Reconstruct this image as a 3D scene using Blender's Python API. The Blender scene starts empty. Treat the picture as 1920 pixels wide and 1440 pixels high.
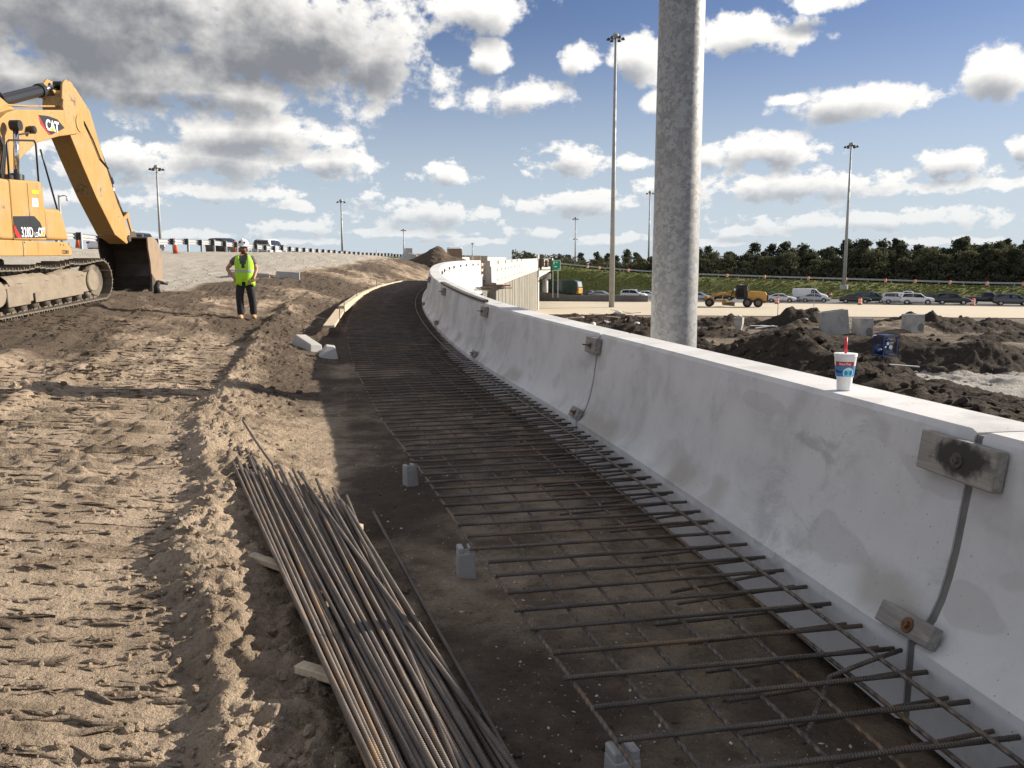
import bpy, bmesh, math, random
import numpy as np
from mathutils import Vector, Matrix, Euler
random.seed(7)
RNG = np.random.default_rng(11)
R = math.radians
scene = bpy.context.scene
COL = scene.collection

# ------------------------------------------------------------------ camera
EYE = 1.65
PITCH = R(7.7)
FPX = 1560.0                      # focal length in photo pixels (1920 wide)
cam_data = bpy.data.cameras.new('camera')
cam_data.sensor_width = 36.0
cam_data.lens = FPX / 1920 * 36
cam_data.clip_start = 0.05
cam_data.clip_end = 9000
cam = bpy.data.objects.new('camera', cam_data)
COL.objects.link(cam)
cam.location = (0, 0, EYE)
cam.rotation_euler = (R(90) - PITCH, 0, 0)
scene.camera = cam

# ------------------------------------------------------------------ exposure and render settings
scene.view_settings.view_transform = 'Standard'
scene.view_settings.look = 'None'
scene.view_settings.gamma = 1.0
scene.view_settings.use_curve_mapping = False
EXPO = 1.2
scene.view_settings.exposure = EXPO
scene.cycles.use_denoising = True
scene.cycles.max_bounces = 6
scene.cycles.diffuse_bounces = 3
scene.cycles.sample_clamp_indirect = 6

# ------------------------------------------------------------------ sun
SUN_AZ, SUN_EL = R(70), R(23.2)     # azimuth to the right of the view direction
SUN_DIR = Vector((math.sin(SUN_AZ)*math.cos(SUN_EL), math.cos(SUN_AZ)*math.cos(SUN_EL), math.sin(SUN_EL)))
sd = bpy.data.lights.new('sun', 'SUN')
sd.energy = 3.8
sd.angle = R(0.53)
sd.color = (1.0, 0.91, 0.79)
sun = bpy.data.objects.new('sun', sd)
COL.objects.link(sun)
sun.rotation_euler = SUN_DIR.to_track_quat('Z', 'Y').to_euler()
sun.location = (30, 10, 30)


# ------------------------------------------------------------------ node helpers
class NT:
    """small helper to write node maths as expressions"""
    def __init__(self, tree):
        self.t = tree; self.n = tree.nodes; self.l = tree.links
    def link(self, a, b):
        self.l.new(a, b)
    def put(self, sock, val):
        if hasattr(val, 'is_output'):
            self.l.new(val, sock)
        elif isinstance(val, (tuple, list)) and sock.type == 'RGBA' and len(val) == 3:
            sock.default_value = (*val, 1)
        else:
            sock.default_value = val
    def m(self, op, a, b=None, c=None, clamp=False):
        nd = self.n.new('ShaderNodeMath'); nd.operation = op; nd.use_clamp = clamp
        for i, x in enumerate((a, b, c)):
            if x is not None: self.put(nd.inputs[i], x)
        return nd.outputs[0]
    def v(self, op, a, b=None, c=None):
        nd = self.n.new('ShaderNodeVectorMath'); nd.operation = op
        for i, x in enumerate((a, b, c)):
            if x is not None: self.put(nd.inputs[i], x)
        return nd.outputs['Value'] if op in ('LENGTH', 'DOT_PRODUCT', 'DISTANCE') else nd.outputs[0]
    def comb(self, x, y, z):
        nd = self.n.new('ShaderNodeCombineXYZ')
        for i, q in enumerate((x, y, z)): self.put(nd.inputs[i], q)
        return nd.outputs[0]
    def sep(self, v):
        nd = self.n.new('ShaderNodeSeparateXYZ'); self.put(nd.inputs[0], v); return nd.outputs
    def noise(self, v, scale, detail=4, rough=0.55, dist=0.0, dims='3D', out=0):
        nd = self.n.new('ShaderNodeTexNoise'); nd.noise_dimensions = dims
        if v is not None: self.put(nd.inputs['Vector'], v)
        nd.inputs['Scale'].default_value = scale; nd.inputs['Detail'].default_value = detail
        nd.inputs['Roughness'].default_value = rough; nd.inputs['Distortion'].default_value = dist
        return nd.outputs[out]
    def vor(self, v, scale, feature='F1', rnd=1.0):
        nd = self.n.new('ShaderNodeTexVoronoi'); nd.feature = feature
        self.put(nd.inputs['Vector'], v); nd.inputs['Scale'].default_value = scale
        nd.inputs['Randomness'].default_value = rnd
        return nd
    def rng(self, v, a, b, c=0.0, d=1.0, smooth=True):
        nd = self.n.new('ShaderNodeMapRange')
        nd.interpolation_type = 'SMOOTHSTEP' if smooth else 'LINEAR'
        self.put(nd.inputs[0], v)
        for i, q in zip((1, 2, 3, 4), (a, b, c, d)): self.put(nd.inputs[i], q)
        return nd.outputs[0]
    def mix(self, f, a, b, mode='MIX'):
        nd = self.n.new('ShaderNodeMix'); nd.data_type = 'RGBA'; nd.blend_type = mode
        self.put(nd.inputs[0], f); self.put(nd.inputs[6], a); self.put(nd.inputs[7], b)
        return nd.outputs[2]
    def bump(self, h, strength, dist):
        nd = self.n.new('ShaderNodeBump'); nd.inputs['Strength'].default_value = strength
        nd.inputs['Distance'].default_value = dist; self.put(nd.inputs['Height'], h)
        return nd.outputs[0]
    def attr(self, name):
        nd = self.n.new('ShaderNodeAttribute'); nd.attribute_name = name; return nd
    def coord(self, which='Object'):
        return self.n.new('ShaderNodeTexCoord').outputs[which]


# ------------------------------------------------------------------ world: Nishita sky with cumulus clouds
world = bpy.data.worlds.new('World')
scene.world = world
world.use_nodes = True
wt = world.node_tree
wt.nodes.clear()
W = NT(wt)
sky = wt.nodes.new('ShaderNodeTexSky')
sky.sky_type = 'NISHITA'
sky.sun_disc = False
sky.sun_elevation = SUN_EL
sky.sun_rotation = SUN_AZ
sky.air_density = 1.0
sky.dust_density = 0.3
sky.ozone_density = 3.5
SKY_STRENGTH = 0.05

def px_dir(x, y):
    a = (x-960)/FPX; b = (720-y)/FPX
    d = Vector((a, math.cos(PITCH)+b*math.sin(PITCH), -math.sin(PITCH)+b*math.cos(PITCH))).normalized()
    return math.atan2(d.x, d.y), math.asin(d.z)
# cumulus: centre and half size (photo pixels converted to azimuth / elevation)
CLOUDS = [(200,40,620,190),(540,70,360,160),(720,110,170,85),(110,135,260,70),(900,15,130,50),(360,165,360,60),
 (-300,60,400,240),(480,250,210,52),(620,300,110,36),(240,305,140,50),(430,300,160,60),(160,372,150,22),(420,362,160,18),
 (838,325,66,30),(1065,300,92,42),(985,182,115,40),(915,105,55,34),(1085,112,52,40),(1195,110,66,52),
 (1430,62,125,46),(1540,4,90,24),(1585,190,150,48),(1490,186,70,18),(1880,142,75,50),(1435,282,130,40),
 (1790,305,95,36),(1195,302,42,20),(1500,348,230,38),(1720,352,240,16),(1925,280,36,40),
 (800,402,160,30),(690,368,34,24),(1090,382,150,28),(1000,388,64,22),(570,424,100,16),
 (1640,414,320,20),(1430,432,150,14),(1010,434,70,15),(760,436,190,12),(1150,448,100,12),(300,440,200,12),(1250,350,80,26),(880,452,120,9),(560,452,110,8),(1350,455,140,9),(1800,452,180,9),(1250,190,50,22),(550,385,60,14),(1330,290,60,30)]
def cloud_field(uv, detail, na=1.8):
    cur = None
    for (cx, cy, rx, ry) in CLOUDS:
        u, v = px_dir(cx, cy)
        sx, sy = FPX/rx, FPX/ry
        q = W.v('LENGTH', W.v('MULTIPLY_ADD', uv, (sx, sy, 0), (-u*sx, -v*sy, 0)))
        cur = q if cur is None else W.m('MINIMUM', cur, q)
    n1 = W.noise(W.v('MULTIPLY', uv, (1.0, 1.2, 0)), 15.0, detail, 0.60, 0.0, '2D')
    n2 = W.noise(W.v('MULTIPLY', uv, (1.0, 1.5, 0)), 34.0, detail, 0.60, 0.0, '2D')
    wn = W.rng(W.sep(uv)[1], 0.05, 0.26)
    n = W.m('MULTIPLY_ADD', W.m('SUBTRACT', n1, n2), wn, n2)
    f = W.m('SUBTRACT', 0.92, cur)
    f = W.m('MULTIPLY_ADD', W.m('MAXIMUM', f, -0.9), 0.72, W.m('MULTIPLY_ADD', n, na, -0.53*na))
    return f
gen = W.coord('Generated')
s = W.sep(W.v('NORMALIZE', gen))
az = W.m('ARCTAN2', s[0], s[1])
el = W.m('ARCSINE', s[2])
uv = W.comb(az, el, 0)
f1 = cloud_field(uv, 7.0)
# towards the light: a little up and to the right
uv2 = W.v('ADD', uv, W.comb(W.m('MULTIPLY_ADD', el, 0.030, 0.003), W.m('MULTIPLY_ADD', el, 0.062, 0.008), 0))
f2 = cloud_field(uv2, 4.0, 0.62)
# sky outside the photograph: the same kind of broken cumulus
gp = W.v('DIVIDE', W.comb(s[0], s[1], 0), W.comb(W.m('ADD', W.m('ABSOLUTE', s[2]), 0.18), W.m('ADD', W.m('ABSOLUTE', s[2]), 0.18), 1))
ng = W.noise(gp, 1.7, 7, 0.58, 0.2, '2D')
fg = W.m('MULTIPLY_ADD', ng, 2.6, -1.25)
outm = W.m('MAXIMUM', W.rng(W.m('ABSOLUTE', az), 0.66, 0.85), W.rng(el, 0.36, 0.5))
lerp = lambda a, b, t: W.m('MULTIPLY_ADD', W.m('SUBTRACT', b, a), t, a)
F1 = lerp(f1, fg, outm)
F2 = lerp(f2, W.m('SUBTRACT', fg, 0.06), outm)
alpha = W.m('MULTIPLY', W.rng(F1, -0.02, 0.26), W.rng(el, 0.0, 0.14, 0.55, 1.0))
shade = W.rng(F2, 0.02, 0.60)
fine = W.noise(W.v('MULTIPLY', uv, (1, 1.2, 0)), 22.0, 6, 0.55, 0.0, '2D')
shade = W.m('MULTIPLY_ADD', W.m('SUBTRACT', fine, 0.5), 0.34, shade, clamp=True)
k = 1.0/(SKY_STRENGTH*2**EXPO)
heavy = W.m('MULTIPLY', W.rng(az, -0.02, -0.22), W.rng(el, 0.10, 0.20))
basec = W.mix(heavy, (0.42*k, 0.44*k, 0.475*k), (0.25*k, 0.262*k, 0.29*k))
cl_col = W.mix(shade, (1.10*k, 1.07*k, 1.02*k), basec)
thin = W.mix(W.rng(el, 0.0, 0.22), (0.72*k, 0.76*k, 0.80*k), (0, 0, 0))
horizon_mix = W.rng(el, 0.0, 0.30, 0.90, 0.0)
skyt = W.mix(1.0, sky.outputs[0], (0.80, 0.73, 0.82), 'MULTIPLY')
skyc = W.mix(horizon_mix, skyt, (0.62*k, 0.71*k, 0.79*k))
cl_col = W.mix(W.rng(el, 0.0, 0.14, 0.40, 0.0), cl_col, (0.74*k, 0.78*k, 0.82*k))
fincol = W.mix(alpha, skyc, cl_col)
bg = wt.nodes.new('ShaderNodeBackground')
bg.inputs['Strength'].default_value = SKY_STRENGTH
wt.links.new(fincol, bg.inputs['Color'])
wo = wt.nodes.new('ShaderNodeOutputWorld')
wt.links.new(bg.outputs[0], wo.inputs['Surface'])
world.cycles.sampling_method = 'MANUAL'
world.cycles.sample_map_resolution = 512

# ================================================================== helpers
def tag(o, label=None, cat=None, group=None, kind=None):
    if label: o['label'] = label
    if cat: o['category'] = cat
    if group: o['group'] = group
    if kind: o['kind'] = kind
    return o

def empty(name, loc=(0, 0, 0), rot=(0, 0, 0), label=None, cat=None, group=None):
    o = bpy.data.objects.new(name, None)
    o.empty_display_size = 0.2
    COL.objects.link(o)
    o.location = loc; o.rotation_euler = rot
    return tag(o, label, cat, group)

def copy_tree(o, parent=None):
    c = o.copy(); COL.objects.link(c)
    if parent is not None: c.parent = parent
    for ch in list(o.children): copy_tree(ch, c)
    return c

class MB:
    """collects shapes for ONE mesh object"""
    def __init__(self, M=None):
        self.v = []; self.f = []; self.mi = []; self.M = M
    def add(self, vs, fs, mi=0):
        o = len(self.v)
        if self.M is not None: vs = [tuple(self.M @ Vector(p)) for p in vs]
        self.v += [tuple(p) for p in vs]
        self.f += [tuple(i+o for i in f) for f in fs]
        self.mi += [mi]*len(fs)
        return self
    def box(self, c, s, rot=None, mi=0, taper=1.0):
        hx, hy, hz = s[0]/2, s[1]/2, s[2]/2
        vs = [Vector((x*hx*(taper if z > 0 else 1), y*hy*(taper if z > 0 else 1), z*hz)) for z in (-1, 1) for y in (-1, 1) for x in (-1, 1)]
        if rot is not None:
            m = rot if isinstance(rot, Matrix) else Euler(rot).to_matrix()
            vs = [m @ p for p in vs]
        vs = [p + Vector(c) for p in vs]
        return self.add(vs, [(0,2,3,1),(4,5,7,6),(0,1,5,4),(2,6,7,3),(0,4,6,2),(1,3,7,5)], mi)
    def bar(self, a, b, w, h, mi=0):
        a, b = Vector(a), Vector(b); d = b-a
        m = d.to_track_quat('Y', 'Z').to_matrix()
        return self.box((a+b)/2, (w, d.length, h), m, mi)
    def tube(self, pts, r, n=8, mi=0, caps=True):
        pts = [Vector(p) for p in pts]; k = len(pts)
        rs = [r]*k if not hasattr(r, '__len__') else list(r)
        vs = []; fs = []
        up = None
        for i, p in enumerate(pts):
            t = (pts[min(i+1, k-1)] - pts[max(i-1, 0)]).normalized()
            if up is None:
                up = Vector((0, 0, 1)) if abs(t.z) < 0.9 else Vector((1, 0, 0))
            x = t.cross(up)
            if x.length < 1e-6: x = t.orthogonal()
            x.normalize(); up = x.cross(t).normalized()
            for j in range(n):
                a = 2*math.pi*j/n
                vs.append(p + (x*math.cos(a) + up*math.sin(a))*rs[i])
        for i in range(k-1):
            for j in range(n):
                a = i*n+j; b = i*n+(j+1) % n
                fs.append((a, b, b+n, a+n))
        if caps:
            fs.append(tuple(range(n-1, -1, -1))); fs.append(tuple((k-1)*n+j for j in range(n)))
        return self.add(vs, fs, mi)
    def lathe(self, prof, n=16, c=(0, 0, 0), axis='Z', mi=0, capb=True, capt=True):
        vs = []; fs = []; k = len(prof)
        for (r, z) in prof:
            for j in range(n):
                a = 2*math.pi*j/n
                p = (r*math.cos(a), r*math.sin(a), z)
                if axis == 'X': p = (p[2], p[0], p[1])
                elif axis == 'Y': p = (p[1], p[2], p[0])
                vs.append((p[0]+c[0], p[1]+c[1], p[2]+c[2]))
        for i in range(k-1):
            for j in range(n):
                a = i*n+j; b = i*n+(j+1) % n
                fs.append((a, b, b+n, a+n))
        if capb: fs.append(tuple(range(n-1, -1, -1)))
        if capt: fs.append(tuple((k-1)*n+j for j in range(n)))
        return self.add(vs, fs, mi)
    def prism(self, poly, t0, t1, axis='X', mi=0):
        """poly of (a, b); extruded between t0 and t1 along axis; X: (t,a,b)  Y: (a,t,b)  Z: (a,b,t)"""
        def mp(a, b, t): return {'X': (t, a, b), 'Y': (a, t, b), 'Z': (a, b, t)}[axis]
        n = len(poly)
        ar = sum(poly[i][0]*poly[(i+1) % n][1]-poly[(i+1) % n][0]*poly[i][1] for i in range(n))
        if (ar < 0) != (axis == 'Y'): poly = poly[::-1]
        vs = [mp(a, b, t0) for a, b in poly] + [mp(a, b, t1) for a, b in poly]
        fs = [tuple(range(n-1, -1, -1)), tuple(range(n, 2*n))]
        fs += [(i, (i+1) % n, n+(i+1) % n, n+i) for i in range(n)]
        return self.add(vs, fs, mi)
    def mesh(self, name, mats, smooth=False):
        me = bpy.data.meshes.new(name)
        me.from_pydata(self.v, [], self.f)
        for m in (mats if isinstance(mats, (list, tuple)) else [mats]): me.materials.append(m)
        if any(self.mi): me.polygons.foreach_set('material_index', self.mi)
        if smooth: me.polygons.foreach_set('use_smooth', [True]*len(me.polygons))
        me.update()
        return me
    def build(self, name, mats, parent=None, loc=(0, 0, 0), rot=(0, 0, 0), smooth=False, bevel=0, seg=1, auto=None):
        o = bpy.data.objects.new(name, self.mesh(name, mats, smooth or auto is not None))
        COL.objects.link(o)
        if parent is not None: o.parent = parent
        o.location = loc; o.rotation_euler = rot
        if bevel:
            md = o.modifiers.new('bevel', 'BEVEL'); md.width = bevel; md.segments = seg; md.limit_method = 'ANGLE'
            md.angle_limit = R(35)
        if auto is not None: smooth_by_angle(o.data, auto)
        return o

def smooth_by_angle(me, deg):
    bm = bmesh.new(); bm.from_mesh(me)
    for e in bm.edges:
        e.smooth = len(e.link_faces) == 2 and e.calc_face_angle(0) < R(deg)
    for f in bm.faces: f.smooth = True
    bm.to_mesh(me); bm.free()

def np_mesh(name, V, F, mat, smooth=True, attrs=None):
    """mesh from numpy arrays; F is (n, 3 or 4)"""
    me = bpy.data.meshes.new(name)
    k = F.shape[1]
    me.vertices.add(len(V)); me.vertices.foreach_set('co', np.ascontiguousarray(V, dtype=np.float32).ravel())
    me.loops.add(F.size); me.loops.foreach_set('vertex_index', np.ascontiguousarray(F, dtype=np.int32).ravel())
    me.polygons.add(len(F)); me.polygons.foreach_set('loop_start', np.arange(0, F.size, k, dtype=np.int32))
    me.polygons.foreach_set('use_smooth', np.full(len(F), smooth, dtype=bool))
    me.materials.append(mat)
    for nm, val in (attrs or {}).items():
        a = me.attributes.new(nm, 'FLOAT', 'POINT'); a.data.foreach_set('value', np.ascontiguousarray(val, dtype=np.float32).ravel())
    me.update(calc_edges=True); me.validate()
    return me

def link_mesh(name, me, parent=None, loc=(0, 0, 0), rot=(0, 0, 0), scale=(1, 1, 1)):
    o = bpy.data.objects.new(name, me); COL.objects.link(o)
    if parent is not None: o.parent = parent
    o.location = loc; o.rotation_euler = rot; o.scale = scale
    return o

def grid_faces(nr, nc):
    i = np.arange(nr-1)[:, None]*nc + np.arange(nc-1)[None, :]
    return np.stack([i, i+1, i+nc+1, i+nc], -1).reshape(-1, 4)

def text_mesh(name, txt, size, mat, parent, M, extrude=0.004, bold=0.0, shear=0.0, space=1.0, align='CENTER'):
    """writing as a thin raised mesh; M puts its XY plane in the parent's space"""
    cu = bpy.data.curves.new(name, 'FONT'); cu.body = txt; cu.size = size; cu.extrude = extrude
    cu.offset = bold; cu.shear = shear; cu.space_character = space; cu.align_x = align; cu.align_y = 'CENTER'
    cu.resolution_u = 3
    t = bpy.data.objects.new(name+'_curve', cu); COL.objects.link(t)
    dg = bpy.context.evaluated_depsgraph_get()
    me = bpy.data.meshes.new_from_object(t.evaluated_get(dg))
    bpy.data.objects.remove(t); bpy.data.curves.remove(cu)
    me.name = name; me.materials.clear(); me.materials.append(mat)
    me.transform(M)
    return link_mesh(name, me, parent)

def frame(o, x, y):
    """matrix whose X axis is x and Y axis is y, at o"""
    x = Vector(x).normalized(); z = x.cross(Vector(y)).normalized(); y = z.cross(x)
    m = Matrix((x, y, z)).transposed().to_4x4(); m.translation = Vector(o)
    return m

# ------------------------------------------------------------------ numpy noise
def _h(ix, iy, seed):
    n = (ix.astype(np.int64)*374761393 + iy.astype(np.int64)*668265263 + seed*974634541) & 0xffffffff
    n = ((n ^ (n >> 13))*1274126177) & 0xffffffff
    n = n ^ (n >> 16)
    return n.astype(np.float64)/4294967295.0
def vnoise(x, y, seed=0):
    x = np.asarray(x, float); y = np.asarray(y, float)
    ix = np.floor(x); iy = np.floor(y); fx = x-ix; fy = y-iy
    ux = fx*fx*fx*(fx*(fx*6-15)+10); uy = fy*fy*fy*(fy*(fy*6-15)+10)
    a = _h(ix, iy, seed); b = _h(ix+1, iy, seed); c = _h(ix, iy+1, seed); d = _h(ix+1, iy+1, seed)
    return (a+(b-a)*ux)+((c+(d-c)*ux)-(a+(b-a)*ux))*uy
def fbm(x, y, octv=4, seed=0, gain=0.5, lac=2.03):
    s = 0; a = 1; t = 0
    for o in range(octv):
        s = s + a*(vnoise(x, y, seed+o*17)-0.5); t += a
        x = x*lac+13.7; y = y*lac-7.3; a *= gain
    return 2*s/t
def ridged(x, y, octv=4, seed=0):
    s = 0; a = 1; t = 0
    for o in range(octv):
        s = s + a*(1-np.abs(2*vnoise(x, y, seed+o*31)-1)); t += a
        x = x*2.1+3.1; y = y*2.1+9.2; a *= 0.5
    return s/t
def sstep(a, b, x):
    t = np.clip((np.asarray(x, float)-a)/(b-a), 0, 1); return t*t*(3-2*t)

def spline(xs, ys):
    """natural cubic through points, as a function"""
    xs = np.array(xs, float); ys = np.array(ys, float); n = len(xs); h = np.diff(xs)
    A = np.zeros((n, n)); b = np.zeros(n); A[0, 0] = A[-1, -1] = 1
    for i in range(1, n-1):
        A[i, i-1] = h[i-1]; A[i, i] = 2*(h[i-1]+h[i]); A[i, i+1] = h[i]
        b[i] = 3*((ys[i+1]-ys[i])/h[i]-(ys[i]-ys[i-1])/h[i-1])
    c = np.linalg.solve(A, b)
    d = np.diff(c)/(3*h); bb = np.diff(ys)/h - h*(2*c[:-1]+c[1:])/3
    def f(x):
        x = np.asarray(x, float); i = np.clip(np.searchsorted(xs, x)-1, 0, n-2); t = x-xs[i]
        return ys[i]+bb[i]*t+c[i]*t*t+d[i]*t**3
    return f

# ================================================================== materials
MATS = {}
def mat(name, base, rough=0.6, metal=0.0, fn=None, spec=None, **kw):
    m = bpy.data.materials.new(name); m.use_nodes = True
    b = m.node_tree.nodes['Principled BSDF']
    b.inputs['Base Color'].default_value = (*base, 1)
    b.inputs['Roughness'].default_value = rough
    b.inputs['Metallic'].default_value = metal
    if spec is not None: b.inputs['Specular IOR Level'].default_value = spec
    for kk, vv in kw.items(): b.inputs[kk].default_value = vv
    if fn: fn(NT(m.node_tree), b)
    MATS[name] = m
    return m

def worn(base, dirt, amount=0.5, scale=3.0, rough=(0.4, 0.8), bump=0.0, bscale=30):
    """paint / concrete / wood with patchy wear and grain"""
    def fn(T, b):
        co = T.coord('Object')
        n1 = T.noise(co, scale, 6, 0.62)
        n2 = T.noise(co, scale*6.3, 4, 0.6)
        f = T.rng(T.m('MULTIPLY_ADD', n2, 0.45, n1), 0.62, 0.95)
        col = T.mix(T.m('MULTIPLY', f, amount), base, dirt)
        col = T.mix(0.35, col, T.mix(n2, tuple(0.75*c for c in base), tuple(min(1, 1.2*c) for c in base)))
        T.link(col, b.inputs['Base Color'])
        T.link(T.rng(n1, 0.3, 0.7, rough[0], rough[1]), b.inputs['Roughness'])
        if bump:
            T.link(T.bump(T.noise(co, bscale, 5, 0.65), bump, 0.01), b.inputs['Normal'])
    return fn

def soil_fn(T, b):
    co = T.coord('Object')
    sand = T.attr('sand').outputs['Fac']; wet = T.attr('wet').outputs['Fac']
    n1 = T.noise(co, 0.55, 7, 0.62); n2 = T.noise(co, 6.0, 6, 0.65); n3 = T.noise(co, 55.0, 4, 0.7)
    n4 = T.noise(T.v('MULTIPLY', co, (1.0, 1.0, 1.0)), 1.9, 5, 0.6)
    tan = T.mix(T.rng(n1, 0.34, 0.66), (0.43, 0.333, 0.235), (0.57, 0.447, 0.322))
    tan = T.mix(T.rng(n4, 0.44, 0.66, 0, 0.62), tan, (0.25, 0.185, 0.126))
    tan = T.mix(T.rng(n2, 0.50, 0.72, 0, 0.6), tan, (0.205, 0.150, 0.102))
    wetc = T.mix(n2, (0.085, 0.064, 0.047), (0.165, 0.124, 0.089))
    wm = T.rng(T.m('ADD', wet, T.m('MULTIPLY_ADD', n4, 0.9, T.m('MULTIPLY_ADD', n2, 0.5, -0.7))), 0.15, 0.85)
    col = T.mix(wm, tan, wetc)
    sc = T.mix(n2, (0.40, 0.36, 0.30), (0.52, 0.475, 0.405))
    sm = T.rng(T.m('ADD', sand, T.m('MULTIPLY_ADD', n1, 0.6, T.m('MULTIPLY_ADD', n2, 0.4, -0.5))), 0.3, 0.7)
    col = T.mix(sm, col, sc)
    # grains, small shell bits
    n5 = T.noise(co, 130.0, 3, 0.7)
    col = T.mix(T.rng(n3, 0.30, 0.52, 0.65, 0.0), col, T.mix(0.6, col, (0.05, 0.04, 0.03)))
    col = T.mix(T.rng(n5, 0.30, 0.50, 0.30, 0.0), col, T.mix(0.6, col, (0.05, 0.04, 0.03)))
    col = T.mix(T.rng(n5, 0.60, 0.78, 0.0, 0.3), col, T.mix(0.5, col, (0.75, 0.66, 0.52)))
    vo = T.vor(co, 26.0)
    sp = T.m('LESS_THAN', vo.outputs['Distance'], 0.085)
    rnd = T.sep(vo.outputs['Color'])[0]
    sp = T.m('MULTIPLY', sp, T.m('GREATER_THAN', rnd, 0.72))
    col = T.mix(T.m('MULTIPLY', sp, 0.75), col, (0.62, 0.57, 0.50))
    T.link(col, b.inputs['Base Color'])
    h = T.m('MULTIPLY_ADD', n3, 0.35, T.m('MULTIPLY', T.noise(co, 17.0, 6, 0.7), 1.0))
    T.link(T.bump(T.m('MULTIPLY_ADD', n5, 0.15, h), 1.0, 0.06), b.inputs['Normal'])
M_soil = mat('soil', (0.3, 0.23, 0.17), 0.95, fn=soil_fn, spec=0.15)

def dirt_fn(T, b):          # the lower site: dark muck, grey marl and tan sand
    co = T.coord('Object')
    dark = T.attr('dark').outputs['Fac']; pale = T.attr('pale').outputs['Fac']
    n1 = T.noise(co, 0.20, 6, 0.62); n2 = T.noise(co, 1.8, 6, 0.68); n3 = T.noise(co, 9.0, 5, 0.7)
    base = T.mix(T.rng(n1, 0.35, 0.65), (0.21, 0.168, 0.128), (0.32, 0.265, 0.205))
    base = T.mix(T.rng(n2, 0.45, 0.7, 0, 0.6), base, (0.15, 0.125, 0.10))
    dk = T.mix(n3, (0.030, 0.024, 0.019), (0.088, 0.071, 0.056))
    dk = T.mix(T.rng(n2, 0.5, 0.72, 0, 0.6), dk, (0.20, 0.158, 0.115))
    col = T.mix(T.rng(T.m('ADD', dark, T.m('MULTIPLY_ADD', n2, 0.7, -0.35)), 0.3, 0.7), base, dk)
    pl = T.mix(n2, (0.36, 0.335, 0.30), (0.60, 0.565, 0.51))
    col = T.mix(T.rng(T.m('ADD', pale, T.m('MULTIPLY_ADD', n2, 0.8, -0.4)), 0.35, 0.65), col, pl)
    col = T.mix(T.rng(n3, 0.28, 0.5, 0.4, 0.0), col, (0.03, 0.025, 0.02))
    T.link(col, b.inputs['Base Color'])
    T.link(T.bump(T.m('MULTIPLY_ADD', T.noise(co, 5.0, 5, 0.7), 2.0, n3), 1.0, 0.14), b.inputs['Normal'])
M_dirt = mat('site_dirt', (0.2, 0.16, 0.12), 0.95, fn=dirt_fn, spec=0.1)

def concrete_fn(base, dark, stain=0.6, trowel=False, bstr=0.25):
    def fn(T, b):
        co = T.coord('Object')
        oi = T.n.new('ShaderNodeObjectInfo')
        co2 = T.v('ADD', co, T.comb(T.m('MULTIPLY', oi.outputs['Random'], 37.0), 0, 0))
        n1 = T.noise(co2, 1.1, 6, 0.62, 0.4); n2 = T.noise(co2, 7.0, 6, 0.66); n3 = T.noise(co2, 60.0, 3, 0.6)
        streak = T.noise(T.v('MULTIPLY', co2, (6.0, 6.0, 0.7)), 2.4, 5, 0.6)
        col = T.mix(T.rng(n1, 0.38, 0.66), base, tuple(0.86*c for c in base))
        col = T.mix(T.rng(T.m('MULTIPLY_ADD', n2, 0.5, n1), 0.74, 0.96, 0, stain), col, dark)
        col = T.mix(T.rng(streak, 0.52, 0.75, 0, 0.30*stain), col, dark)
        col = T.mix(T.rng(n3, 0.62, 0.72, 0, 0.30), col, tuple(0.55*c for c in base))
        if trowel:      # muddy splash along the bend of the barrier face, trowel smears
            z = T.sep(co)[2]
            zz = T.m('ADD', z, T.m('MULTIPLY_ADD', T.noise(co2, 2.2, 4, 0.6), 0.20, -0.10))
            band = T.m('MULTIPLY', T.rng(zz, 0.97, 1.04), T.rng(zz, 1.10, 1.22, 1, 0))
            lot = T.rng(T.noise(T.v('MULTIPLY', co2, (1, 1, 0.2)), 0.9, 3, 0.5), 0.50, 0.62)
            col = T.mix(T.m('MULTIPLY', T.m('MULTIPLY', band, lot), 0.6), col, (0.33, 0.29, 0.23))
            sm = T.noise(T.v('MULTIPLY', co2, (1.0, 1.0, 2.0)), 2.6, 8, 0.72, 0.6)
            lot2 = T.rng(T.noise(co2, 0.75, 3, 0.5), 0.52, 0.66)
            col = T.mix(T.m('MULTIPLY', T.m('MULTIPLY', T.rng(sm, 0.50, 0.66), lot2), 0.5), col, (0.30, 0.295, 0.285))
            bug = T.vor(co2, 34.0); bs = T.sep(bug.outputs['Color'])[0]
            pit = T.m('MULTIPLY', T.m('LESS_THAN', bug.outputs['Distance'], 0.13), T.m('GREATER_THAN', bs, 0.80))
            col = T.mix(T.m('MULTIPLY', pit, 0.55), col, (0.16, 0.155, 0.145))
            pat = T.rng(T.noise(T.v('MULTIPLY', co2, (1.0, 1.0, 2.0)), 1.6, 2, 0.4), 0.60, 0.63)
            col = T.mix(T.m('MULTIPLY', pat, 0.35), col, (0.42, 0.40, 0.37))
        T.link(col, b.inputs['Base Color'])
        T.link(T.bump(T.m('MULTIPLY_ADD', n3, 0.3, n2), bstr, 0.012), b.inputs['Normal'])
    return fn
M_barrier = mat('barrier_concrete', (0.6, 0.6, 0.6), 0.8, fn=concrete_fn((0.655, 0.645, 0.63), (0.42, 0.40, 0.37), 0.42, True), spec=0.25)
M_parapet = mat('parapet_concrete', (0.7, 0.69, 0.67), 0.8, fn=concrete_fn((0.50, 0.49, 0.46), (0.40, 0.375, 0.335), 0.45), spec=0.25)
M_wallc = mat('wall_concrete', (0.45, 0.42, 0.36), 0.85, fn=concrete_fn((0.27, 0.25, 0.208), (0.19, 0.172, 0.142), 0.7), spec=0.2)
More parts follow.
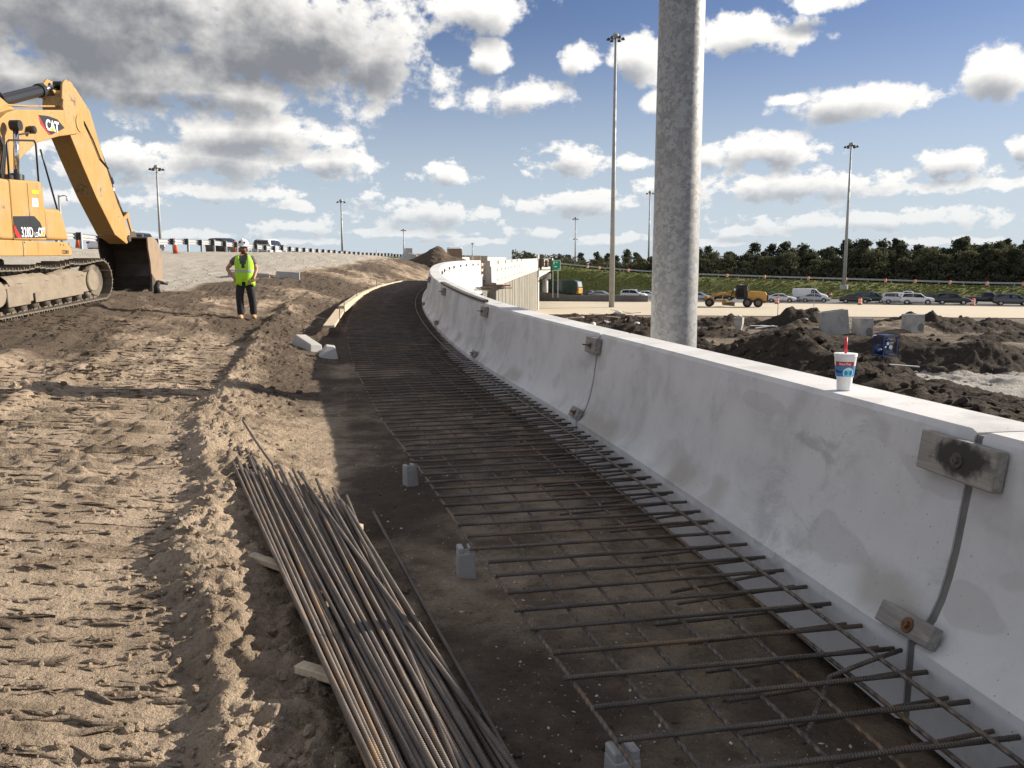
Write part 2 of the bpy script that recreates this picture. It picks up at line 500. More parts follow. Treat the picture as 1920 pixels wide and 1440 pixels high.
M_grey = mat('grey_concrete', (0.4, 0.4, 0.39), 0.85, fn=concrete_fn((0.42, 0.41, 0.39), (0.24, 0.23, 0.21), 0.6), spec=0.2)
M_filler = mat('joint_filler', (0.24, 0.235, 0.22), 0.9, fn=worn((0.17, 0.165, 0.15), (0.10, 0.098, 0.09), 0.6, 9.0))

def wood_fn(base, dark, spot=None):
    def fn(T, b):
        co = T.coord('Object')
        g = T.noise(T.v('MULTIPLY', co, (30.0, 2.2, 30.0)), 1.6, 5, 0.65, 0.6)
        n = T.noise(co, 6.0, 5, 0.6)
        col = T.mix(T.rng(g, 0.3, 0.7), base, dark)
        col = T.mix(T.rng(n, 0.5, 0.75, 0, 0.5), col, tuple(0.55*c for c in dark))
        T.link(col, b.inputs['Base Color'])
        T.link(T.bump(g, 0.4, 0.006), b.inputs['Normal'])
    return fn
M_wood_new = mat('pine_board', (0.6, 0.45, 0.28), 0.75, fn=wood_fn((0.64, 0.54, 0.39), (0.50, 0.39, 0.255)))
M_wood_grey = mat('weathered_wood', (0.3, 0.27, 0.23), 0.85, fn=wood_fn((0.34, 0.315, 0.28), (0.20, 0.18, 0.155)))
M_wood_dark = mat('dark_wood', (0.1, 0.09, 0.08), 0.85, fn=wood_fn((0.15, 0.135, 0.115), (0.055, 0.05, 0.042)))

def rebar_fn(T, b):
    co = T.coord('Object'); oi = T.n.new('ShaderNodeObjectInfo')
    co2 = T.v('ADD', co, T.comb(T.m('MULTIPLY', oi.outputs['Random'], 53.0), 0, 0))
    n = T.noise(T.v('MULTIPLY', co2, (4.0, 30.0, 30.0)), 0.9, 5, 0.65)
    n2 = T.noise(co2, 3.0, 4, 0.6)
    col = T.mix(T.rng(n, 0.35, 0.65), (0.095, 0.080, 0.070), (0.20, 0.16, 0.125))
    col = T.mix(T.rng(T.m('MULTIPLY_ADD', oi.outputs['Random'], 0.25, n2), 0.66, 0.86, 0, 0.7), col, (0.28, 0.17, 0.085))
    T.link(col, b.inputs['Base Color'])
    x = T.sep(co)[0]
    rib = T.m('SINE', T.m('MULTIPLY', x, 2*math.pi/0.011))
    T.link(T.bump(T.m('MULTIPLY_ADD', rib, 1.0, T.m('MULTIPLY', n, 0.4)), 0.9, 0.0022), b.inputs['Normal'])
M_rebar = mat('rebar_steel', (0.14, 0.10, 0.08), 0.55, 0.35, fn=rebar_fn)

def galv_fn(T, b):
    co = T.coord('Object')
    w = T.v('MULTIPLY_ADD', T.noise(co, 9, 4, 0.65, 0.5, '3D', 1), (0.13, 0.13, 0.13), co)
    vo = T.vor(w, 17.0)
    r = T.sep(vo.outputs['Color'])[0]
    n = T.noise(w, 11.0, 6, 0.7, 1.2)
    big = T.noise(co, 1.2, 4, 0.5)
    f = T.rng(T.m('MULTIPLY_ADD', r, 0.35, n), 0.48, 0.86)
    col = T.mix(f, (0.22, 0.225, 0.225), (0.35, 0.355, 0.355))
    col = T.mix(T.rng(n, 0.56, 0.62, 0, 0.75), col, (0.135, 0.133, 0.128))
    col = T.mix(T.rng(big, 0.4, 0.7, 0, 0.3), col, (0.38, 0.385, 0.385))
    T.link(col, b.inputs['Base Color'])
    T.link(T.rng(f, 0, 1, 0.62, 0.5), b.inputs['Roughness'])
M_galv = mat('galvanised_steel', (0.42, 0.43, 0.44), 0.55, 0.25, fn=galv_fn)
M_pole = mat('pole_steel', (0.36, 0.36, 0.35), 0.55, 0.3, fn=worn((0.37, 0.37, 0.36), (0.22, 0.22, 0.22), 0.5, 1.0))
M_rail = mat('guardrail_steel', (0.55, 0.56, 0.57), 0.45, 0.45, fn=worn((0.42, 0.43, 0.44), (0.30, 0.30, 0.29), 0.4, 2.0))
M_black = mat('black_rubber', (0.018, 0.018, 0.018), 0.75)
M_blackp = mat('black_paint', (0.02, 0.02, 0.021), 0.4)
M_block = mat('blockout', (0.03, 0.03, 0.032), 0.8)
M_orange = mat('orange_plastic', (0.80, 0.13, 0.03), 0.55, fn=worn((0.82, 0.14, 0.03), (0.45, 0.12, 0.06), 0.4, 8))
M_white = mat('white_paint', (0.78, 0.78, 0.77), 0.5, fn=worn((0.80, 0.80, 0.79), (0.55, 0.53, 0.5), 0.35, 5))
M_chrome = mat('chrome', (0.75, 0.75, 0.76), 0.12, 1.0)
M_glass = mat('dark_glass', (0.012, 0.014, 0.016), 0.06, 0.0, spec=0.7)
M_red = mat('red_steel', (0.40, 0.035, 0.02), 0.55, fn=worn((0.44, 0.04, 0.022), (0.18, 0.05, 0.03), 0.6, 5))
M_green_sign = mat('sign_green', (0.0, 0.24, 0.135), 0.5, fn=worn((0.0, 0.25, 0.14), (0.0, 0.19, 0.11), 0.5, 3))

# ================================================================== the ramp: barrier line and grade
BX = [(-12, 4.2), (-6, 3.1), (-1.8, 2.36), (2.97, 1.49), (7.66, 0.59), (12.4, -0.58), (17.2, -1.58), (22.1, -2.36), (27, -2.85), (32, -3.05),
      (37, -2.96), (42, -2.66), (47, -2.28), (52, -1.88), (60, -1.26), (75, -0.14), (95, 1.36), (117, 3.0), (160, 6.2), (230, 11.4)]
BZ = [(-12, 0), (-6, 0), (0, 0), (4, 0), (7.6, 0.01), (12.4, 0.10), (17.2, 0.28), (22.1, 0.48), (27, 0.70), (32, 0.88), (37, 1.02), (42, 1.12),
      (47, 1.19), (52, 1.24), (70, 1.56), (95, 2.0), (117, 2.38), (160, 3.1), (230, 4.2)]
xb = spline(*zip(*BX)); zr = spline(*zip(*BZ))
def bframe(y):
    """point on the barrier's foot, unit tangent (away) and unit normal to the right"""
    e = 0.05
    p = Vector((float(xb(y)), float(y), float(zr(y))))
    t = Vector((float(xb(y+e)-xb(y-e)), 2*e, 0)).normalized()
    return p, t, Vector((t.y, -t.x, 0))
def bpt(y, u, z):
    p, t, n = bframe(y); return p + n*u + Vector((0, 0, z))

# ------------------------------------------------------------------ embankment terrain (left of the barrier)
CP = []
for y in (-12, -6, -2, 0, 3, 6, 9, 12.4, 17.2, 22.1, 27, 32, 37, 42, 47, 55, 70, 95, 140):
    CP.append((float(xb(y))-2.2, y, float(zr(y))))
CP += [(-2, 3, .15), (-4, 5, .20), (-3.6, 7.5, .20), (-5.8, 9.3, .27), (-8, 10, .38), (-5, 13, .30), (-8, 13.5, .50), (-12, 10, .65),
       (-9.5, 15.5, .70), (-9.8, 20, 1.0), (-12.5, 18, 1.0), (-12.5, 15, .78), (-6.2, 19.7, .50), (-9, 23, .92), (-11.6, 25.6, 1.0), (-9, 28, 1.15), (-12.5, 29.5, 1.3), (-15.2, 36, 1.75), (-19.3, 46, 2.5),
       (-21, 42, 2.75), (-20.4, 50, 2.78), (-18.3, 62, 2.85), (-18, 78, 2.95), (-16.7, 100, 3.06), (-15, 140, 3.3), (-22, 34, 2.6),
       (-25, 30, 2.7), (-30, 40, 2.8), (-30, 80, 3.0), (-60, 60, 3.0), (-60, 120, 3.2), (-60, 20, 2.8), (-9, 36, 1.58), (-5.8, 55, 2.1),
       (-6.7, 47, 1.85), (-15, 22, 1.6), (-20, 20, 2.2), (-25, 20, 2.6), (-15, 14, 1.15), (-8, 5, .30), (-12, 3, .5), (-5, 0, .16),
       (-2, 0, .14), (-12, -10, .4), (-40, -10, 1.8), (-12, 60, 2.6), (-9, 75, 2.7), (-8, 100, 3.0)]
CP = np.array(CP, float)
def _tps_fit(P):
    d = np.hypot(P[:, None, 0]-P[None, :, 0], P[:, None, 1]-P[None, :, 1])
    K = np.where(d > 0, d*d*np.log(d+1e-12), 0)+np.eye(len(P))*0.5
    A = np.zeros((len(P)+3,)*2); A[:len(P), :len(P)] = K
    A[:len(P), len(P):] = np.c_[np.ones(len(P)), P[:, :2]]; A[len(P):, :len(P)] = A[:len(P), len(P):].T
    return np.linalg.solve(A, np.r_[P[:, 2], 0, 0, 0])
_tw = _tps_fit(CP)
def tps(x, y):
    s = _tw[-3]+_tw[-2]*x+_tw[-1]*y
    for i, (px, py, pz) in enumerate(CP):
        d2 = (x-px)**2+(y-py)**2
        s = s+_tw[i]*0.5*d2*np.log(d2+1e-12)
    return s
crest_s = spline([-8, -2, 2.0, 3.3, 5.1, 7.7, 11.2, 18, 40], [1.7, 1.9, 2.28, 2.62, 3.0, 3.4, 3.45, 3.5, 3.6])
def rail_x(y): return -21 + 0.074*(np.asarray(y, float)-42)

def embank(x, y, detail=True):
    """height of the ramp fill at x, y; also returns sand and wet masks"""
    x = np.asarray(x, float); y = np.asarray(y, float)
    s = (xb(y)-x)*0.985
    base = tps(x, y)
    plate = 2.8+0.0045*(np.clip(y, 30, 140)-42)
    beyond = sstep(-0.5, 2.5, rail_x(y)-x)*sstep(20, 34, y)
    base = base*(1-beyond)+plate*beyond
    road = zr(y)
    t = sstep(1.9, 2.9, s)
    z = road*(1-t)+base*t
    cs = crest_s(y); ds = s-cs
    near = 1-sstep(13, 24, y)
    sand = sstep(-1.2, 1.2, (-x - (7.6+0.10*np.clip(y, 0, 200)*0 + np.interp(y, [0, 15, 22, 26, 36, 48, 60, 100], [30, 14.5, 11.2, 3.2, 2.2, 0.6, 0, 0])))*0.9 + 0.8*fbm(x*.25, y*.25, 3, 5))
    sand = sand*sstep(18, 24, y)
    wet = sstep(0.55, 0.0, np.abs(s-0.95)-1.0)*0.6
    wet = np.maximum(wet, sstep(0.8, -0.2, np.abs(ds+0.9)-0.45)*sstep(7, 11, y)*0.8*(1-sstep(20, 26, y)))
    wet = np.maximum(wet, (0.80+0.75*fbm(x*.35+.2*y, y*.22, 3, 55))*sstep(8.5, 16, y)*(1-sand))
    if not detail: 
        z = z+0.13*near*np.exp(-(ds/0.42)**2)
        return z, sand, wet
    # bank between the lane and the trench: windrow of loose soil
    wob = 0.16*fbm(x*0.9, y*0.9, 3, 3)
    dsn = ds+wob
    prof = np.where(dsn > 0, np.exp(-(dsn/0.13)**2), np.exp(-(dsn/0.50)**2))
    ridge = (0.095*near+0.10*sstep(10, 16, y)*(1-sstep(24, 36, y)))*prof
    lump = 0.5+0.5*fbm(x*1.7, y*1.7, 4, 9)
    z = z+ridge*(0.72+0.5*lump)
    # clods on the bank
    onr = np.where(dsn > -0.1, np.exp(-((dsn+0.1)/0.30)**2), np.exp(-((dsn+0.1)/0.75)**2))*(0.45+0.55*near)*(1-sstep(26, 40, y))
    cl = ridged(x*5.5, y*5.5, 4, 21)-0.55
    cl2 = fbm(x*16, y*16, 3, 33)
    cl3 = ridged(x*12+2*fbm(x*3, y*3, 2, 23), y*12, 3, 27)-0.55
    cl4 = ridged(x*24, y*24, 2, 29)-0.5
    z = z+onr*(0.10*cl+0.075*cl3+0.024*cl2+0.026*cl4)
    # loose ground everywhere left of the trench
    left = sstep(1.9, 2.5, s)
    sandf = 1-0.75*sand
    nr = sstep(9, 15, y)
    z = z+left*((0.010+0.020*nr)*fbm(x*1.3, y*1.3, 4, 41)+(0.006+0.007*nr)*fbm(x*8, y*8, 3, 43)+0.04*fbm(x*.3, y*.3, 3, 45))*(0.6+0.4*sandf)
    farl = sstep(9, 18, y)*left*sandf*(1-sstep(60, 90, y))
    rut = ridged(x*1.25+0.32*y, y*0.33-0.1*x, 4, 51)
    z = z+farl*(0.15*(rut-0.55)+0.04*fbm(x*5, y*5, 3, 53))
    wet = np.where(farl > 0, wet+farl*0.5*(0.62-rut), wet)
    # track prints of the machines: short cross bars pressed into the lane
    def tracks(center, half, pitch, amp, y0, y1, slant=0.0, seed=0):
        q = x-center
        inl = sstep(half, half-0.12, np.abs(q))*sstep(y0, y0+1.0, y)*(1-sstep(y1-2, y1, y))
        ph = (y+slant*q+0.03*fbm(x*2.2, y*1.2, 2, 70+seed))/pitch
        fr = ph-np.floor(ph)
        row = np.floor(ph)
        keep = sstep(0.40, 0.52, vnoise(x*2.6+row*3.7, row*7.31, 60+seed))*(0.35+0.65*sstep(0.30, 0.55, vnoise(x*0.6+seed, y*0.45, 62+seed)))
        wd = 0.06+0.10*vnoise(x*5, row*3.1, 64+seed)
        bar = sstep(0.5-wd-0.05, 0.5-wd+0.02, fr)*(1-sstep(0.5+wd*0.5, 0.5+wd*0.5+0.10, fr))*(0.55+0.9*vnoise(x*16, y*16, 75+seed))
        am = amp*(0.50+0.35*sstep(2.6, 6.0, y))
        return inl*(am*bar*keep-0.012), inl
    lane = xb(y)-crest_s(y)
    crust = left*sstep(0.25, 0.7, ds)*(1-sstep(13, 20, y))
    cr = ridged(x*1.3+0.6*fbm(x, y, 2, 61), y*6.5+0.5*fbm(x*1.5, y*1.5, 2, 63), 3, 65)
    patch = sstep(0.50, 0.68, vnoise(x*0.9, y*0.9, 69))
    z = z+crust*(patch*(0.035*np.clip(cr-0.62, 0, 1)+0.010*ridged(x*11, y*17, 3, 67))+0.010*np.clip(ridged(x*16, y*30, 2, 68)-0.62, 0, 1))
    wet = np.maximum(wet, crust*0.35*sstep(0.66, 0.8, cr))
    for (off, half, amp, y0, y1, sl, sd) in ((-0.78, 0.46, 0.050, -3, 19, 0.05, 1), (-1.72, 0.42, 0.044, -3, 15, 0.02, 5),
                                            (-2.62, 0.42, 0.048, -3, 17, -0.04, 9), (-3.7, 0.44, 0.040, -3, 11, 0.06, 13), (-4.9, 0.44, 0.040, 2, 14, 0.1, 15), (-6.2, 0.45, 0.04, 6, 22, 0.3, 17)):
        a, inl = tracks(lane+off, half, 0.19, amp, y0, y1, sl, sd)
        z = z+a*left
        wet = np.maximum(wet, 0.42*inl*(a > 0.008)*sstep(0.35, 0.6, vnoise(x*4, y*4, 79)))
    # low spill ridges between the tracks
    for (off, h, w, y0, y1, sd) in ((-2.15, 0.075, 0.15, 6.5, 14, 2), (-3.3, 0.13, 0.24, 7.5, 16, 4)):
        q = x-(lane+off)+0.22*fbm(x*.8, y*.8, 3, 80+sd)
        z = z+h*np.exp(-(q/w)**2)*sstep(y0, y0+1.5, y)*(1-sstep(y1-3, y1, y))*(0.5+0.8*vnoise(x*2, y*2, 90+sd))
    # trench floor, with a gap under the foot of the barrier
    fl = 1-left
    z = z+fl*(0.022*fbm(x*2.2, y*2.2, 4, 101)+0.010*fbm(x*9, y*9, 3, 103)+0.006*ridged(x*20, y*20, 2, 105))
    wet = wet+fl*0.5*fbm(x*1.1, y*0.7, 3, 106)
    z = z-0.11*sstep(0.26, 0.10, s+0.05*fbm(x*5, y*5, 3, 107))
    # sand slope gullies
    z = z+sand*(0.05*fbm(x*2.2, y*0.9, 4, 111)+0.02*fbm(x*9, y*9, 2, 113))
    return z, sand, wet

def build_embankment():
    ys = [-4.0]
    while ys[-1] < 1.2: ys.append(ys[-1]+0.06)
    while ys[-1] < 14: ys.append(ys[-1]+max(0.0125, 0.0037*ys[-1]))
    while ys[-1] < 140: ys.append(ys[-1]+0.0056*ys[-1])
    ss = [-0.24]
    while ss[-1] < 6.5: ss.append(ss[-1]+0.0185)
    while ss[-1] < 75: ss.append(ss[-1]+max(0.02, 0.016*(ss[-1]-5.2)))
    ys = np.array(ys); ss = np.array(ss)
    Y, S = np.meshgrid(ys, ss, indexing='ij')
    X = xb(Y)-S/0.985
    Z, sand, wet = embank(X, Y)
    V = np.stack([X, Y, Z], -1).reshape(-1, 3)
    F = grid_faces(len(ys), len(ss))[:, ::-1]
    me = np_mesh('embankment', V, F, M_soil, True, {'sand': sand, 'wet': wet})
    return tag(link_mesh('embankment', me), kind='structure')
build_embankment()
def gz(x, y):
    return float(embank(np.array([x]), np.array([y]))[0][0])

# loose clods and crumbs lying on the bank and the lane
def blob_variants(k, sub, rough):
    out = []
    for i in range(k):
        bm = bmesh.new(); bmesh.ops.create_icosphere(bm, subdivisions=sub, radius=1.0)
        rr = np.random.default_rng(100+i)
        sc = rr.uniform(0.6, 1.15, 3)
        V = np.array([v.co[:] for v in bm.verts]); F = np.array([[v.index for v in f.verts] for f in bm.faces])
        V = V*(1+rough*rr.uniform(-1, 1, (len(V), 1)))*sc
        out.append((V, F)); bm.free()
    return out
def scatter(name, P, size, variants, matl, attrs, flat=1.0, seed=1, smooth=False):
    rr = np.random.default_rng(seed)
    VV = []; FF = []; off = 0; AA = {k: [] for k in attrs}
    for i in range(len(P)):
        V, F = variants[rr.integers(len(variants))]
        q = Euler((rr.uniform(0, 6.28), rr.uniform(0, 6.28), rr.uniform(0, 6.28))).to_matrix()
        W_ = (V @ np.array(q).T)*size[i]; W_[:, 2] *= flat
        VV.append(W_+P[i]); FF.append(F+off); off += len(V)
        for k in attrs: AA[k].append(np.full(len(V), attrs[k][i]))
    me = np_mesh(name, np.concatenate(VV), np.concatenate(FF), matl, smooth, {k: np.concatenate(v) for k, v in AA.items()})
    return link_mesh(name, me)

def build_clods():
    rr = np.random.default_rng(5)
    fam = {'big': [], 'mid': [], 'fine': []}
    def put(n, ygen, sgen, smin, smax, pw, wplus=0.0, sink=0.2):
        y = ygen(n); s = sgen(n, y); x = xb(y)-s/0.985
        z, _, wet = embank(x, y)
        size = smin+(smax-smin)*rr.uniform(0, 1, n)**pw
        A = np.c_[x, y, z+size*sink, size, wet+wplus*rr.uniform(0, 1, n)]
        px = size/y
        fam['big'].append(A[px > 0.0036]); fam['mid'].append(A[(px <= 0.0036) & (px > 0.0016)]); fam['fine'].append(A[px <= 0.0016])
    lg = lambda a, b: (lambda n: a*(b/a)**rr.uniform(0, 1, n))
    put(3500, lg(1.6, 20), lambda n, y: crest_s(y)+rr.normal(-0.15, 0.30, n), 0.004, 0.030, 7)
    put(1200, lg(1.6, 20), lambda n, y: crest_s(y)+np.abs(rr.normal(0.0, 0.25, n)), 0.004, 0.024, 5)
    put(13000, lg(1.8, 24), lambda n, y: crest_s(y)+rr.uniform(0.15, 7, n), 0.0025, 0.022, 9, 0.5)
    put(4200, lg(9, 46), lambda n, y: rr.uniform(2.3, 11, n), 0.008, 0.055, 6, 0.4, 0.05)
    put(3000, lg(1.6, 18), lambda n, y: rr.uniform(0.1, 2.3, n), 0.003, 0.012, 5)
    bv = []
    for V, F in blob_variants(9, 2, 0.05):
        k = len(bv)
        d = 1+0.42*fbm(V[:, 0]*1.3+k*7, V[:, 1]*1.3+V[:, 2]*1.7, 3, 500+k)+0.50*fbm(V[:, 0]*3.5+V[:, 2]*3, V[:, 1]*3.5+k, 3, 520+k)
        bv.append((V*d[:, None], F))
    for nm, key, var in (('soil_clods', 'big', bv), ('soil_crumbs', 'mid', blob_variants(8, 1, 0.30)), ('soil_grains', 'fine', None)):
        A = np.concatenate(fam[key])
        if key == 'fine':
            var = []
            for i in range(6):
                q = np.random.default_rng(900+i)
                V = np.array([(1, 0, 0), (0, 1, 0), (-1, 0, 0), (0, -1, 0), (0, 0, 1), (0, 0, -1)], float)*q.uniform(0.5, 1.15, (6, 1))
                var.append((V, np.array([(0, 1, 4), (1, 2, 4), (2, 3, 4), (3, 0, 4), (1, 0, 5), (2, 1, 5), (3, 2, 5), (0, 3, 5)])))
        o = scatter(nm, A[:, :3], A[:, 3], var, M_soil, {'wet': A[:, 4], 'sand': A[:, 4]*0}, 0.8, 3, False)
        tag(o, {'big': 'larger clods of soil lying on the bank and lane', 'mid': 'crumbs of soil lying on the bank and lane', 'fine': 'fine grains of soil lying on the lane'}[key], 'soil', kind='stuff')
    # thin crusts lifted by the machine tracks: long chips across the lane
    n = 8500
    y = lg(2.2, 19)(n); y = np.where(rr.uniform(0, 1, n) < 0.75, np.round(y/0.195)*0.195+rr.normal(0, 0.014, n), y)
    s = crest_s(y)+rr.uniform(0.2, 6.0, n); x = xb(y)-s/0.985
    k = vnoise(x*0.7, y*0.5, 93) > 0.38
    x, y = x[k], y[k]; z, _, wet = embank(x, y)
    VV = []; FF = []; AA = []; off = 0; base = blob_variants(8, 1, 0.30)
    for i in range(len(x)):
        V, F = base[rr.integers(8)]
        g = min(1.0, 0.45+y[i]/14); L = (0.012+0.12*rr.uniform(0, 1)**2.2)*(0.6+0.6*g); w = rr.uniform(0.007, 0.018)*(0.7+0.6*g); h = rr.uniform(0.004, 0.013)*(0.7+0.5*g)
        a = rr.normal(0, 0.22); c_, s_ = math.cos(a), math.sin(a)
        Q = V*np.array([L, w, h]); Q = np.c_[Q[:, 0]*c_-Q[:, 1]*s_, Q[:, 0]*s_+Q[:, 1]*c_, Q[:, 2]]
        VV.append(Q+np.array([x[i], y[i], z[i]+h*0.3])); FF.append(F+off); off += len(V); AA.append(np.full(len(V), wet[i]+rr.uniform(0, .6)))
    AA = np.concatenate(AA)
    o = link_mesh('track_crust', np_mesh('track_crust', np.concatenate(VV), np.concatenate(FF), M_soil, False, {'wet': AA, 'sand': AA*0}))
    tag(o, 'thin broken crusts of soil pressed up in rows by machine tracks', 'soil', kind='stuff')
build_clods()

M_shell = mat('shell', (0.62, 0.58, 0.50), 0.6)
def build_shells():
    rr = np.random.default_rng(8); n = 9000
    y = 1.5*(17/1.5)**rr.uniform(0, 1, n); s = rr.uniform(0.15, 2.4, n)
    k = vnoise(s*3, y*1.6, 77) > rr.uniform(0.1, 0.95, n)
    y = y[k]; s = s[k]; x = xb(y)-s/0.985; z = embank(x, y)[0]
    size = 0.003+0.010*rr.uniform(0, 1, len(y))**4
    bm = blob_variants(6, 0, 0.3) if False else [(np.array([(1,0,0),(0,.6,.1),(-1,0,0),(0,-.6,.1),(0,0,.3),(0,0,-.2)], float), np.array([(0,1,4),(1,2,4),(2,3,4),(3,0,4),(1,0,5),(2,1,5),(3,2,5),(0,3,5)]))]
    o = scatter('shell_fragments', np.stack([x, y, z+size*0.3], -1), size, bm, M_shell, {}, 0.5, 4)
    tag(o, 'white crushed shell bits strewn over the dark trench floor', 'shell', kind='stuff')
build_shells()

# ------------------------------------------------------------------ the lower site to the right
def hw_edge(x): return 139-0.45*(x-50)          # near edge of the asphalt
def beige_edge(x): return 102-0.15*(x-20)
def lower(x, y):
    x = np.asarray(x, float); y = np.asarray(y, float)
    z = np.full(x.shape, -3.72); dark = np.zeros(x.shape); pale = np.zeros(x.shape)
    site = 1-sstep(-3, 1, y-beige_edge(x))
    z = z+site*(0.16*fbm(x*.22, y*.22, 4, 201)+0.05*fbm(x*1.4, y*1.4, 3, 203))
    dark = dark+site*(0.35*sstep(-0.1, 0.4, fbm(x*.11, y*.11, 3, 205))+0.30*sstep(90, 70, y)+0.35*sstep(26, 20, x)*sstep(66, 50, y))
    def mound(cx, cy, h, rx, ry, rot=0.0, dk=1.0, seed=0, pw=1.3, pl=0.0):
        nonlocal z, dark, pale
        c, s = math.cos(rot), math.sin(rot)
        u = ((x-cx)*c+(y-cy)*s)/rx; v = (-(x-cx)*s+(y-cy)*c)/ry
        r = np.sqrt(u*u+v*v)+0.22*fbm(x*.6, y*.6, 4, 210+seed)
        a = np.clip(1-r, 0, 1)**pw
        z = z+h*a*(1+0.25*fbm(x*1.2, y*1.2, 4, 230+seed))
        m = sstep(0.0, 0.12, a)
        dark = dark*(1-m)+dk*m; pale = pale*(1-m)+pl*m
    # windrow of dark muck alongside the wall
    cx = np.interp(y, [10, 20, 30, 39, 46, 54], [15.5, 15.0, 14.2, 13.0, 10.5, 8.5])
    hh = np.interp(y, [8, 16, 22, 25, 28, 31, 36, 41, 46, 52, 58], [.5, .6, .75, .95, 1.25, 1.75, 2.25, 2.0, 1.2, 0.7, 0])
    hh = hh*(1+0.30*fbm(x*.13, y*.13, 2, 251))
    q = (x-cx+1.6*fbm(x*.2, y*.2, 4, 252))/5.4
    a = np.clip(1-np.abs(q), 0, 1)**1.15
    z = z+hh*a*(1+0.30*(ridged(x*.45, y*.45, 4, 253)-0.5))
    m = sstep(0.02, 0.16, a)
    dark = np.maximum(dark, m*(1.05-0.5*sstep(0.15, 0.5, fbm(x*.2, y*.2, 3, 255))))
    # pit on the right with pale sand floor
    pit = sstep(20.5, 25, x+2.0*fbm(x*.1, y*.1, 3, 261))*sstep(30, 37, y+0.05*x)*(1-sstep(57, 63.5, y-0.06*(x-40)+2.2*fbm(x*.14, y*.14, 3, 263)))
    z = z-1.5*pit*(1+0.2*fbm(x*.3, y*.3, 3, 265))
    pale = np.maximum(pale, sstep(0.80, 1.0, pit)*(0.72+0.8*fbm(x*.16, y*.16, 3, 267)))
    wall = pit*(1-pit)*4
    dark = np.maximum(dark, wall*0.55)  # shade on the pit's banks painted in as darker soil
    mound(37, 76, 1.55, 7.5, 4.0, -0.1, 0.9, 1)
    mound(44, 77, 1.1, 7.0, 3.5, 0.1, 0.8, 2)
    mound(29, 79, 1.5, 5.0, 3.4, 0.2, 0.25, 3)
    mound(33, 73, 0.7, 5, 3, 0, 0.2, 15)
    mound(22, 84, 0.9, 6.5, 3.0, 0.0, 1.0, 4)
    mound(26, 79, 1.35, 4.2, 3.2, 0.0, 1.0, 5)
    mound(15, 86, 0.7, 5, 2.5, 0.0, 0.9, 6)
    mound(22.5, 66, 0.9, 5.0, 3.0, 0.1, 0.75, 7)
    mound(25, 71, 1.3, 4.5, 3, 0.1, 0.55, 17)
    mound(8.4, 60, 2.0, 4.6, 4.6, 0, 1.0, 8)
    mound(11.5, 55, 1.3, 4.0, 3.5, 0, 0.9, 9)
    mound(7.5, 50, 1.2, 3.5, 4.0, 0, 0.8, 10)
    mound(11, 92, 0.9, 5, 2.4, 0.1, 0.85, 11)
    mound(7, 95, 0.8, 3.5, 2.0, 0.1, 0.7, 12)
    mound(33.5, 58.5, 1.1, 6, 3.4, 0.1, 0.8, 13)
    mound(60, 70, 0.6, 16, 6, 0.0, 0.1, 14)
    mound(19, 58, 1.0, 4.5, 3.5, 0.3, 0.95, 21)
    mound(28.5, 62, 0.8, 4.0, 2.6, -0.2, 0.9, 22)
    mound(17, 70, 0.8, 4.5, 3.0, 0.1, 0.9, 23)
    mound(21.5, 47, 0.9, 3.0, 4.0, 0.2, 0.95, 24)
    mound(40, 66, 0.7, 5, 2.5, 0.1, 0.85, 25)
    rough = site*sstep(0.1, 0.9, dark)
    z = z+rough*(0.50*(ridged(x*.75, y*.75, 5, 271)-0.55)+0.20*(ridged(x*2.4, y*2.4, 3, 273)-0.5))
    z = np.where(y > beige_edge(x)-0.5, np.minimum(z, -3.72), z)
    return z, dark, pale

def build_lower():
    xs = [-900, -500, -250, -120, -60, -30, -15, -6]
    x = -2.0
    while x < 50: xs.append(x); x += 0.17
    while x < 120: xs.append(x); x += 1.6
    xs += [140, 170, 220, 300, 450, 700, 1200, 2500]
    ys = [-300, -100, -40, -10, 4]; y = 10.0
    while y < 106: ys.append(y); y += max(0.13, 0.0042*y)
    while y < 150: ys.append(y); y += 4
    ys += [160, 180, 210, 260, 340, 500, 800, 1500, 3500]
    Y, X = np.meshgrid(np.array(ys), np.array(xs), indexing='ij')
    Z, dark, pale = lower(X, Y)
    Z = np.where(X < -1.5, -4.2, Z)
    V = np.stack([X, Y, Z], -1).reshape(-1, 3)
    me = np_mesh('ground', V, grid_faces(len(ys), len(xs)), M_dirt, True, {'dark': dark, 'pale': pale})
    return tag(link_mesh('ground', me), kind='structure')
build_lower()
def build_muck():
    rr = np.random.default_rng(77); n = 5200
    y = rr.uniform(18, 92, n); x = np.where(rr.uniform(0, 1, n) < .6, np.interp(y, [10, 20, 30, 39, 46, 54, 95], [15.5, 15.0, 14.2, 13.0, 10.5, 8.5, 20])+rr.normal(0, 3.2, n), rr.uniform(4, 50, n))
    z, dark, pale = lower(x, y)
    k = (rr.uniform(0, 1, n) < 0.15+0.85*np.clip(dark, 0, 1)) & (x > 2.8)
    size = 0.04+0.26*rr.uniform(0, 1, n)**5
    bv = []
    for V, F in blob_variants(8, 1, 0.12):
        d = 1+0.5*fbm(V[:, 0]*1.6+len(bv)*5, V[:, 1]*1.6+V[:, 2]*2, 3, 600+len(bv)); bv.append((V*d[:, None], F))
    o = scatter('muck_clods', np.stack([x, y, z+size*0.2], -1)[k], size[k], bv, M_dirt, {'dark': dark[k], 'pale': pale[k]}, 0.75, 6)
    tag(o, 'dark clods strewn over the muck banks of the lower site', 'soil', kind='stuff')
build_muck()
def lz(x, y): return float(lower(np.array([x], float), np.array([y], float))[0][0])

